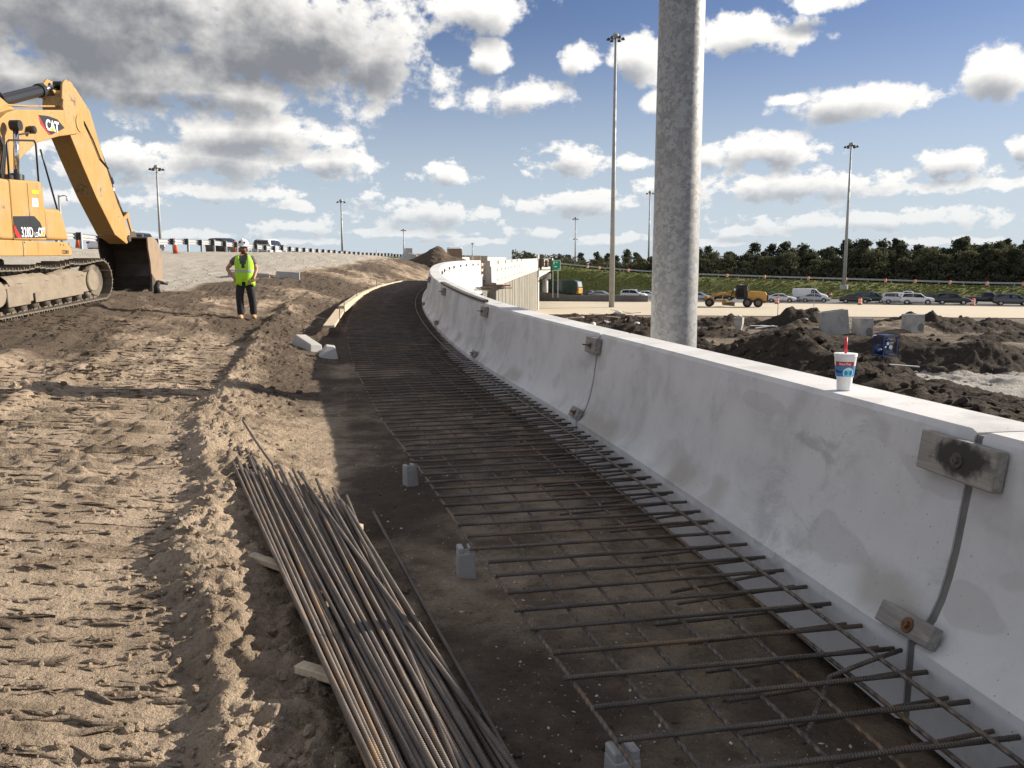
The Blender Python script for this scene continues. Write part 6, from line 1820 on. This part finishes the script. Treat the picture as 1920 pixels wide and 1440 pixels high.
def car_meshes(kind):
    if kind in CARMESH: return CARMESH[kind]
    st, win, wheels, wr, _ = KIND[kind]
    X = [s_[0] for s_ in st]
    ip = lambda x, k_: float(np.interp(x, X, [s_[k_] for s_ in st]))
    mb = MB(); vs = []; fs = []
    xs = sorted(set(list(X)+[(a+b)/2 for a, b in zip(X[:-1], X[1:])]))
    n = 10
    for x in xs:
        lo, be, tp, w, wt_ = (ip(x, k_) for k_ in (1, 2, 3, 4, 5))
        half = [(0, lo), (w*.80, lo), (w*.97, lo+.16), (w*1.0, (lo+be)/2), (w*.985, be), (wt_*1.02, tp-.06), (wt_*.9, tp), (0, tp+.025)]
        ring = [(x, y_, z_) for y_, z_ in half] + [(x, -y_, z_) for y_, z_ in half[-2:0:-1]]
        vs += ring; n = len(ring)
    for i in range(len(xs)-1):
        for j in range(n): fs.append((i*n+j, (i+1)*n+j, (i+1)*n+(j+1) % n, i*n+(j+1) % n))
    fs.append(tuple(range(n))); fs.append(tuple((len(xs)-1)*n+j for j in range(n-1, -1, -1)))
    mb.add(vs, fs); body = mb.mesh('body', PAINT['white']); smooth_by_angle(body, 32)
    # glass on the slanted sides
    def sidept(x, f, s_, lift=.012):
        be, tp, w, wt_ = (ip(x, k_) for k_ in (2, 3, 4, 5))
        z_ = be+(tp-.06-be)*f; y_ = w*.985+(wt_*1.02-w*.985)*f
        return (x, s_*(y_+lift), z_+lift*.4)
    xr0, xr1, xf1, xf0 = win
    sides = []
    for s_ in (-1, 1):
        xm = (xr0+xf0)/2-.05
        for (a0, a1, b1, b0) in ((xr0, xr1, xm-.03, xm-.03), (xm+.03, xm+.03, xf1, xf0)):
            g = MB(); q = [sidept(a0, .10, s_), sidept(b0, .10, s_), sidept(b1, .93, s_), sidept(a1, .93, s_)]
            q2 = [sidept(a0, .10, s_, -.02), sidept(b0, .10, s_, -.02), sidept(b1, .93, s_, -.02), sidept(a1, .93, s_, -.02)]
            f_ = [(0, 1, 2, 3), (4, 7, 6, 5), (0, 4, 5, 1), (1, 5, 6, 2), (2, 6, 7, 3), (3, 7, 4, 0)]
            g.add(q+q2, f_ if s_ < 0 else [t[::-1] for t in f_]); sides.append(g.mesh('side_window', M_glass))
    def slab(x0, x1, m_, nm, k0=.80, lift=.014):
        z0, z1 = ip(x0, 3), ip(x1, 3); w0, w1 = ip(x0, 5)*k0*1.05, ip(x1, 5)*k0
        g = MB(); d = Vector((x1-x0, 0, z1-z0)).normalized(); nrm = Vector((-d.z, 0, d.x)); 
        if nrm.z < 0: nrm = -nrm
        L = nrm*lift+Vector((0, 0, .02))
        q = [Vector((x0, -w0, z0))+L, Vector((x0, w0, z0))+L, Vector((x1, w1, z1))+L, Vector((x1, -w1, z1))+L]; q2 = [v_-nrm*.05 for v_ in q]
        g.add(q+q2, [(0, 1, 2, 3), (4, 7, 6, 5), (0, 4, 5, 1), (1, 5, 6, 2), (2, 6, 7, 3), (3, 7, 4, 0)]); return g.mesh(nm, m_)
    cow = [s_[0] for s_ in st if s_[3]-s_[2] < .15 and s_[0] > .9][0]; roof = [s_[0] for s_ in st if s_[0] < cow][-1]
    ws = slab(cow-.10, roof+.10, M_glass, 'windscreen')
    if kind == 'sedan': rw = slab(-1.62, -1.05, M_glass, 'rear_window', .8)
    elif kind == 'pickup': rw = MB().box((-.735, 0, 1.50), (.03, 1.2, .34)).mesh('rear_window', M_glass)
    else:
        xe = X[1]; rw = MB().box((xe-.045+(.06 if kind != 'van' else .0), 0, (ip(xe, 2)+ip(X[2], 3))/2+.02), (.10, ip(xe, 5)*1.75, (ip(X[2], 3)-ip(xe, 2))*.62), (0, .28 if kind != 'van' else 0, 0)).mesh('rear_window', M_glass)
    tyre = MB().lathe([(wr*.62, -.11), (wr*.93, -.115), (wr, -.07), (wr, .07), (wr*.93, .115), (wr*.62, .11)], 20, axis='Y', capb=False, capt=False).mesh('tyre', M_tyre, True)
    rim = MB().lathe([(wr*.64, -.09), (wr*.60, -.10), (wr*.25, -.07), (.03, -.085), (.03, .085), (wr*.25, .07), (wr*.60, .10), (wr*.64, .09)], 20, axis='Y').mesh('rim', M_rim)
    xf, xr = X[-1], X[0]; wl = ip(X[-2], 4)
    zf = ip(X[-2], 2); zr_ = ip(X[1], 2)
    head = MB().box((X[-2]+.02, 0, zf-.04), (.20, .30, .13)).mesh('headlight', M_head)
    tail = MB().box((X[1]-.02, 0, zr_-.06), (.12, .20, .22 if kind != 'sedan' else .14)).mesh('tail_light', M_tail)
    bump_f = MB().box((xf-.06, 0, st[-1][1]-.02), (.16, st[-1][4]*1.9, .16)).mesh('bumper', M_trim); bump_r = MB().box((xr+.04, 0, st[0][1]-.02), (.14, st[0][4]*1.9, .16)).mesh('bumper', M_trim)
    mir = MB().box((cow-.35, 0, ip(cow, 3)+.06), (.12, .16, .13)).mesh('mirror', M_trim)
    arch = MB().lathe([(wr*1.14, -.02), (wr*1.14, .02)], 20, axis='Y').mesh('wheel_arch', M_trim)
    CARMESH[kind] = dict(body=body, sides=sides, ws=ws, rw=rw, tyre=tyre, rim=rim, head=head, tail=tail, bf=bump_f, br=bump_r, mir=mir, arch=arch, w=ip(0, 4), wl=wl, wheels=wheels, wr=wr, wrr=ip(X[1], 4), cw=ip(cow, 4))
    return CARMESH[kind]
NAME = {'sedan': 'sedan_car', 'suv': 'suv_car', 'minivan': 'minivan', 'pickup': 'pickup_truck', 'van': 'cargo_van'}
CAT = {'sedan': 'car', 'suv': 'car', 'minivan': 'minivan', 'pickup': 'pickup', 'van': 'van'}
def car(kind, col, loc, heading, lab, s=1.0, grp='cars queueing on the highway', details=True):
    m = car_meshes(kind)
    o = empty(NAME[kind], loc, (0, 0, heading), lab, CAT[kind], grp); o.scale = (s, s, s)
    b = link_mesh('body', m['body'], o); b.material_slots[0].link = 'OBJECT'; b.material_slots[0].material = PAINT[col]
    for g in m['sides']: link_mesh('side_window', g, b)
    link_mesh('windscreen', m['ws'], b); link_mesh('rear_window', m['rw'], b)
    for xw in m['wheels']:
        for s_ in (-1, 1):
            link_mesh('wheel_arch', m['arch'], b, (xw, s_*(m['w']*.972), m['wr']+.02))
            t = link_mesh('wheel', m['tyre'], o, (xw, s_*(m['w']-.085), m['wr'])); link_mesh('rim', m['rim'], t)
    for s_ in (-1, 1):
        link_mesh('headlight', m['head'], o, (0, s_*(m['wl']-.17), 0)); link_mesh('tail_light', m['tail'], o, (0, s_*(m['wrr']-.10), 0))
        link_mesh('mirror', m['mir'], o, (0, s_*(m['cw']+.05), 0))
    link_mesh('bumper', m['bf'], o); link_mesh('bumper', m['br'], o)
    return o
HR = math.atan2(-.45, 1)          # heading along the highway, to the right
def hwcar(kind, col, px, off, lab, s=1.0, turn=0.0):
    k = (px-960)/FPX
    x = k*(139+.45*50+off)/(1+.45*k); y = hw_edge(x)+off
    return car(kind, col, (x, y, -3.62), HR+turn, lab, s)
HW = [('suv', 'white', 1187, 11.5, 'white suv half hidden behind the dark median wall, left of the thick pole'), ('sedan', 'silver', 1126, 11.5, 'silver sedan showing only its roof above the median wall'), ('sedan', 'grey', 1104, 14.5, 'dark sedan roof beside the garbage truck'),
      ('sedan', 'white', 1212, 15.5, 'white car roof just left of the thick pole'), ('sedan', 'silver', 1308, 7.0, 'silver sedan just right of the thick pole'), ('sedan', 'black', 1352, 13.0, 'dark sedan hidden behind the grader'),
      ('sedan', 'navy', 1448, 12.5, 'dark sedan, farthest of the three beside the grader'), ('sedan', 'black', 1456, 8.5, 'dark sedan, middle of the three beside the grader'), ('sedan', 'white', 1462, 4.3, 'white sedan in front behind the grader'),
      ('van', 'white', 1516, 11.5, 'white cargo van in the queue'), ('sedan', 'silver', 1525, 6.6, 'silver sedan in front of the white cargo van'), ('sedan', 'black', 1601, 5.4, 'black sedan in front of the dark minivan'),
      ('minivan', 'green', 1630, 9.6, 'dark minivan behind the black sedan'), ('minivan', 'white', 1682, 6.3, 'white minivan beside the white suv'), ('pickup', 'white', 1697, 13.0, 'white pickup behind the white minivan'),
      ('suv', 'white', 1716, 3.6, 'white suv nearest in the queue, right of the concrete boxes'), ('sedan', 'navy', 1742, 10.0, 'dark blue sedan between the white suv and the black suv'), ('suv', 'black', 1782, 5.6, 'black suv in the middle of the right hand queue'),
      ('pickup', 'black', 1846, 9.8, 'black pickup at the right, behind the dark minivan'), ('minivan', 'grey', 1893, 5.0, 'dark grey minivan at the right edge')]
for kd, c, px, off, lab in HW: hwcar(kd, c, px, off, lab, 1.04)
# cars on the road behind the left guardrail
UH = math.atan2(1, .074)
for kd, c, px, Y, lab, tw in (('suv', 'black', 430, 80, 'black suv seen from behind over the left guardrail', 0.0), ('suv', 'white', 512, 83, 'white suv seen from behind over the left guardrail', 0.0),
                              ('sedan', 'grey', 457, 104, 'grey sedan behind the worker\'s helmet', 0.0), ('sedan', 'navy', 620, 128, 'dark sedan far along the left road', 0.0), ('suv', 'silver', 565, 118, 'silver suv partly hidden behind the guardrail posts', 0.0), ('sedan', 'white', 225, 66, 'white sedan seen between the excavator and its bucket', 0.0), ('minivan', 'blue', 590, 150, 'blue grey minivan farthest along the left road', 0.0), ('pickup', 'grey', 268, 70, 'grey pickup behind the excavator bucket', 0.0)):
    car(kd, c, (on_px(px, Y), Y, uroad_z(Y)), UH+tw, lab, 1.0, 'cars on the road behind the guardrail')
def uroad_fix():
    pass
# ================================================================== motor grader on the unpaved road
def grader():
    px = 1380; Y = 126.5; x = on_px(px, Y)
    o = empty('motor_grader', (x, Y, -3.66), (0, 0, HR+math.pi+.12), 'yellow motor grader with black cab on the pale unpaved road', 'grader')
    YM = mat('grader_yellow', (.50, .27, .06), .55, fn=worn((.52, .285, .06), (.30, .19, .08), .6, 1.0))
    def wheel(xw, s_, r=.68, tw=.42):
        t = MB().lathe([(r*.55, -tw/2), (r*.92, -tw/2), (r, -tw*.32), (r, tw*.32), (r*.92, tw/2), (r*.55, tw/2)], 24, axis='Y').build('wheel', M_tyre, o, (xw, s_*1.05, r), auto=40)
        MB().lathe([(r*.52, -tw*.52), (r*.45, -tw*.40), (r*.15, -tw*.5), (r*.15, tw*.5), (r*.45, tw*.40), (r*.52, tw*.52)], 18, axis='Y').build('rim', M_track, t)
    for s_ in (-1, 1):
        for xw in (-3.1, -1.55): wheel(xw, s_)
        wheel(4.0, s_, .66)
    MB().prism([(-4.3, .95), (-4.3, 1.9), (-4.1, 2.25), (-1.9, 2.42), (-1.55, 2.3), (-1.55, 1.0)], -.75, .75, 'Y').build('engine_housing', YM, o, bevel=.08, seg=2)
    MB().box((-3.0, 0, 1.02), (2.6, 1.1, .5)).build('rear_frame', M_trim, o, bevel=.03); MB().box((-4.42, 0, 1.35), (.25, 1.4, .9)).build('ripper', M_trim, o, bevel=.03)
    for xx in (-2.4, -2.9, -3.4): MB().box((xx, -.756, 1.75), (.34, .02, .5)).build('louver', M_trim, o)
    cb = MB().prism([(-1.55, 1.15), (.05, 1.15), (.30, 1.75), (.12, 3.15), (-1.45, 3.15), (-1.55, 2.4)], -.72, .72, 'Y').build('cab', M_trim, o, bevel=.05)
    MB().box((-.68, 0, 3.22), (1.85, 1.65, .12)).build('roof', M_trim, cb, bevel=.03)
    for s_ in (-1, 1): MB().prism([(-1.0, 1.5), (-.05, 1.5), (.12, 1.8), (.0, 3.0), (-1.0, 3.0)], s_*.725-.01, s_*.725+.01, 'Y').build('side_window', M_glass, cb)
    MB().box((-.5, 0, 3.34), (.25, .25, .16)).build('beacon', M_white, cb)
    MB().tube([(0.1, 0, 1.55), (1.2, 0, 1.95), (2.4, 0, 2.0), (3.4, 0, 1.75), (4.0, 0, 1.15)], [.24, .22, .22, .24, .26], 8).build('main_frame', YM, o)
    MB().box((4.05, 0, .85), (.34, 2.0, .30)).build('front_axle', YM, o, bevel=.04); MB().box((4.55, 0, 1.35), (.5, .9, .55)).build('front_weight', YM, o, bevel=.06)
    MB().bar((3.7, 0, .95), (1.5, 0, .85), .28, .22).build('drawbar', YM, o); MB().lathe([(.78, .62), (.80, .70), (.70, .78)], 26, (1.35, 0, 0)).build('circle', YM, o)
    b = []
    for i in range(7): a = -.55+i*.2; b.append((.22*math.cos(a*1.6)-.1, .12+.10*i))
    MB().prism(b+[(p_[0]+.05, p_[1]) for p_ in b[::-1]], -1.9, 1.9, 'Y').build('blade', M_track, o, (1.15, 0, .05), (0, 0, .55))
    for s_ in (-1, 1):
        MB().tube([(.55, s_*.5, 2.5), (1.1, s_*.62, .9)], .07, 8).build('lift_cylinder', M_trim, o)
        MB().box((.15, s_*.95, 2.0), (.15, .3, .3)).build('mirror', M_trim, o)
    MB().tube([(1.9, .2, 1.9), (2.2, .3, 1.3), (1.6, .2, .9)], .08, 8).build('side_shift', YM, o); MB().box((.9, 0, 2.3), (.7, .5, .35)).build('saddle', YM, o, bevel=.04)
    for s_ in (-1, 1): MB().box((.35, s_*.5, 2.62), (.3, .3, .25)).build('work_lamp', M_white, o)
    MB().box((-2.3, -.758, 2.15), (.5, .012, .22)).build('decal', M_decal, o); text_mesh('lettering', 'CAT', .22, M_stickerw, o, frame((-2.3, -.768, 2.15), (1, 0, 0), (0, 0, 1)), .004, .01)
grader()
# ================================================================== green garbage truck
def truck():
    x = on_px(1050, 162); 
    o = empty('garbage_truck', (x, 162, -3.62), (0, 0, HR+math.pi), 'dark green garbage truck with yellow tail under the bridge', 'truck')
    GM = paint('truck_green', (.008, .035, .026), .4); YM2 = mat('truck_yellow', (.42, .24, .03), .5)
    bd = MB(); bd.prism([(-3.6, 1.1), (-3.9, 1.7), (-3.7, 3.3), (-3.2, 3.65), (2.3, 3.65), (2.5, 3.4), (2.5, 1.1)], -1.2, 1.2, 'Y'); b = bd.build('hopper_body', GM, o, bevel=.08, seg=2)
    for xx in (-2.4, -1.2, 0, 1.2): MB().box((xx, 0, 2.4), (.10, 2.48, 2.3)).build('rib', GM, b)
    MB().box((0, 0, 3.1), (4.2, 2.47, .10)).build('rib', GM, b); MB().box((0, 0, 2.0), (4.2, 2.47, .10)).build('rib', GM, b)
    MB().prism([(-3.65, 1.0), (-4.15, 1.1), (-4.2, 2.1), (-3.9, 2.2)], -1.15, 1.15, 'Y').build('tailgate', YM2, o, bevel=.05)
    MB().prism([(-3.85, 2.2), (-4.15, 2.3), (-3.95, 3.3), (-3.7, 3.4)], -1.1, 1.1, 'Y').build('tail_panel', PAINT['silver'], o, bevel=.05)
    MB().box((-.2, 0, .85), (8.6, .9, .35)).build('chassis', M_trim, o); MB().box((3.9, 0, 1.9), (1.9, 2.3, 2.3)).build('cab', GM, o, bevel=.15, seg=2)
    MB().box((4.86, 0, 2.3), (.04, 2.0, .9)).build('windscreen', M_glass, o)
    for s_ in (-1, 1):
        for xw in (-3.0, -1.7, 3.7):
            t = MB().lathe([(.30, -.18), (.48, -.18), (.52, -.1), (.52, .1), (.48, .18), (.30, .18)], 18, axis='Y').build('wheel', M_tyre, o, (xw, s_*1.05, .52)); MB().lathe([(.3, -.16), (.1, -.12), (.1, .12), (.3, .16)], 14, axis='Y').build('rim', M_rim, t)
        MB().tube([(2.7, s_*1.25, 1.4), (3.0, s_*1.28, 3.5), (4.6, s_*1.28, 3.9), (5.6, s_*1.2, 3.3), (5.8, s_*1.1, 1.7)], .14, 8).build('lift_arm', GM, o)
truck()

# ================================================================== concrete boxes, bucket, pump and rubbish on the lower site
def site(px, py, z=None, Y=None):
    Y = Y; x = on_px(px, Y); return x, Y
def cbox(px, Y, w, d, h, lab, rz=0.0, broken=False, tilt=(0, 0)):
    x = on_px(px, Y); z = lz(x, Y)-.12
    o = empty('concrete_box', (x, Y, z), (tilt[0], tilt[1], rz), lab, 'concrete box', 'precast concrete drainage boxes')
    t = .15
    MB().box((0, -d/2+t/2, h/2), (w, t, h)).build('front_wall', M_grey, o, bevel=.015)
    MB().box((0, d/2-t/2, h/2), (w, t, h)).build('back_wall', M_grey, o, bevel=.015)
    MB().box((-w/2+t/2, 0, h/2-.01), (t-.01, d-2*t-.005, h-.02)).build('side_wall', M_grey, o, bevel=.01); MB().box((w/2-t/2, 0, h/2-.01), (t-.01, d-2*t-.005, h-.02)).build('side_wall', M_grey, o, bevel=.01)
    MB().box((0, 0, .06), (w-2*t-.01, d-2*t-.01, .12)).build('floor_slab', M_grey, o)
    if not broken: MB().lathe([(.34, 0), (.34, .03)], 20, (w*.18, -d/2-.015, h*.30), 'Y').build('knockout', M_filler, o)
    return o
cbox(1617, 70, 1.25, 1.2, 1.6, 'grey concrete box standing upright beside the broken one', .25)
cbox(1711, 72, 1.3, 1.3, 1.6, 'grey concrete box standing alone under the white suv', .35)
cbox(1566, 69, 2.1, 1.5, 2.0, 'largest grey concrete box, broken and leaning', -.15, True, (.0, -.14))
x, Y = on_px(1385, 76), 76
o = empty('concrete_bucket', (x, Y, lz(x, Y)-.1), (0, 0, .3), 'tapered grey concrete bucket on the bare ground below the grader', 'bucket')
MB().lathe([(.22, 0), (.30, .08), (.52, .75), (.55, 1.35), (.50, 1.35), (.47, .8)], 4, capt=False).build('shell', M_grey, o, bevel=.02); MB().tube([(-.4, 0, 1.3), (0, 0, 1.6), (.4, 0, 1.3)], .03, 6).build('bail', M_pole, o)
def pump():
    x, Y = on_px(1662, 47), 47
    o = empty('water_pump', (x, Y, lz(x, Y)-.05), (0, 0, .4), 'dark blue engine pump in a frame beside the pit', 'pump')
    BM = mat('pump_blue', (.012, .035, .13), .45, fn=worn((.012, .038, .14), (.02, .03, .06), .5, 4))
    fr = MB()
    for sx in (-.5, .5):
        for sy in (-.35, .35): fr.bar((sx, sy, .1), (sx, sy, 1.2), .06, .06)
        fr.bar((sx, -.35, 1.2), (sx, .35, 1.2), .06, .06); fr.bar((sx, -.38, .1), (sx, .38, .1), .07, .07)
    for sy in (-.35, .35): fr.bar((-.5, sy, 1.2), (.5, sy, 1.2), .06, .06); fr.bar((-.55, sy, .1), (.55, sy, .1), .07, .07)
    fr.build('frame', BM, o); MB().box((.1, 0, .55), (.6, .45, .6)).build('engine', BM, o, bevel=.03)
    MB().lathe([(.12, -.3), (.30, -.2), (.30, .2), (.12, .3)], 16, (-.32, 0, .45), 'Y').build('volute', BM, o, smooth=True); MB().tube([(-.32, -.2, .5), (-.75, -.3, .5), (-.95, -.3, .45)], .10, 10).build('suction_pipe', BM, o)
    MB().lathe([(.13, -.03), (.13, .03)], 14, (.1, -.26, .6), 'Y').build('flywheel', M_chrome, o); MB().tube([(.3, .1, .85), (.3, .1, 1.1), (.38, .1, 1.15)], .04, 8).build('exhaust', M_pole, o)
    MB().box((.1, 0, .95), (.4, .4, .16)).build('fuel_tank', BM, o, bevel=.03); MB().box((-.1, -.25, .8), (.14, .06, .14)).build('gauge', M_stickerw, o)
    MB().box((0, 0, 1.26), (.8, .6, .05)).build('roof_plate', BM, o)
pump()
# pale sand bags / white rubble lying about, planks, tarps
r_ = random.Random(14)
RUB = []
for V, F in blob_variants(6, 2, .05):
    d = 1+.55*fbm(V[:, 0]*1.5+len(RUB)*3, V[:, 1]*1.5+V[:, 2]*2, 3, 700+len(RUB)); RUB.append((V*d[:, None], F))
M_rub = mat('white_rubble', (.62, .60, .56), .9, fn=worn((.66, .64, .60), (.42, .40, .36), .6, 3))
def rubble(px, Y, s, lab, flat=.6, m=M_rub, dz=.0):
    x = on_px(px, Y); V, F = RUB[r_.randrange(6)]
    me = np_mesh('rubble_piece', V*np.array([s*r_.uniform(.8, 1.3), s*r_.uniform(.6, 1.1), s*flat]), F, m, False)
    tag(link_mesh('rubble_piece', me, None, (x, Y, lz(x, Y)+s*.1+dz), (r_.uniform(-.3, .3), r_.uniform(-.3, .3), r_.uniform(0, 3))), lab, 'rubble', 'pale rubble on the lower site')
LABR = 'lump of pale rubble on the dirt between the ribbed wall and the thick pole'
for (px, Y, s_) in ((1043, 88, .75), (1066, 80, .55), (1082, 84, .7), (1100, 78, .9), (1112, 82, .6), (1121, 76, .8), (1135, 88, .6), (1158, 92, .7), (1175, 90, .5), (1188, 94, .7), (1060, 92, .6), (1092, 93, .5), (1195, 84, .5), (1030, 84, .6)):
    rubble(px, Y, s_*.62, LABR, .75)
for (px, Y, s_) in ((1642, 67, .28), (1652, 66.5, .32), (1660, 66, .26), (1672, 67.5, .3), (1647, 65.5, .25)): rubble(px, Y, s_, 'small white rubble lump between the two standing concrete boxes', .7)
for (px, Y, s_) in ((1560, 76, .8), (1580, 77, .6), (1530, 74, .7), (1505, 72, .5), (1520, 69, .4)): rubble(px, Y, s_, 'grey rubble lump on the mounds behind the broken box', .6, M_grey)
def debris_board(px, Y, L, lab, rz, m=M_wood_new, dz=.25, tilt=.0):
    x = on_px(px, Y)
    tag(MB().box((0, 0, 0), (L, .28, .06)).build('loose_board', m, None, (x, Y, lz(x, Y)+dz), (0, tilt, rz), bevel=.008), lab, 'board', 'loose boards on the lower site')
for i, (px, Y, L, rz, tl) in enumerate(((1130, 95, 3.2, .1, .05), (1165, 93, 2.6, -.25, .15), (1075, 90, 2.2, .3, -.05), (1182, 97, 2.4, .0, -.1), (1148, 90, 2.0, .5, .1))):
    debris_board(px, Y, L, 'pale board thrown on the debris at the foot of the tallest mast', rz, M_wood_new, .45, tl)
for i, (px, Y, L, rz, tl) in enumerate(((1434, 75, 1.7, .1, -.12), (1442, 74.5, 1.5, .0, .05), (1425, 73.5, 1.8, .15, .02))): debris_board(px, Y, L, ('uppermost of three white boards on the dirt below the white sedan', 'middle of three white boards on the dirt below the white sedan', 'lowest of three white boards on the dirt below the white sedan')[2-i], rz, M_white, .35+.1*i, tl)
for (px, Y, L, rz, tl) in ((1525, 83, 2.0, -.2, .2), (1700, 45, 1.5, -.3, .05)): debris_board(px, Y, L, 'pale plank lying by itself on the lower dirt' if px < 1600 else 'pale slatted pallet board by the blue pump', rz, M_parapet, .3, tl)
# survey stake before the white sedan
x, Y = on_px(1457, 84), 84
o = empty('survey_stake', (x, Y, lz(x, Y)), (0, 0, 0), 'thin survey stake with pale tip standing before the white sedan', 'stake')
MB().tube([(0, 0, 0), (0, 0, 2.7)], .035, 6).build('rod', M_pole, o); MB().box((0, 0, 2.65), (.12, .05, .30)).build('target', M_stickerw, o)
x, Y = on_px(1524, 100), 100
o = empty('survey_stake', (x, Y, -3.7), (0, 0, 0), 'thin survey stake with yellow tip standing before the white cargo van', 'stake')
MB().tube([(0, 0, 0), (0, 0, 4.2)], .035, 6).build('rod', M_pole, o); MB().box((0, 0, 4.1), (.14, .05, .40)).build('target', M_dyel, o)
# weeds at the foot of the ribbed wall
def weeds(px, Y, n, lab):
    x0 = on_px(px, Y); z0 = lz(x0, Y); V = []; F = []; rr = np.random.default_rng(int(px))
    for i in range(n):
        a = rr.uniform(0, 6.28); h = rr.uniform(.3, 1.0); q = rr.normal(0, .35, 2); dx, dy = math.cos(a)*.10, math.sin(a)*.10; o = len(V)
        V += [(q[0]-dx, q[1]-dy, 0), (q[0]+dx, q[1]+dy, 0), (q[0]+dx*.6+rr.normal(0, .15), q[1]+dy+rr.normal(0, .1), h), (q[0]-dx*.6+rr.normal(0, .15), q[1]-dy, h*.8)]; F.append((o, o+1, o+2, o+3))
    o = link_mesh('weed_clump', np_mesh('weed_clump', np.array(V), np.array(F), M_grass, False), None, (x0, Y, z0)); tag(o, lab, 'weeds')
weeds(1006, 78, 160, 'green weeds at the foot of the ribbed wall'); weeds(1015, 86, 120, 'smaller green weeds behind the clump at the ribbed wall')
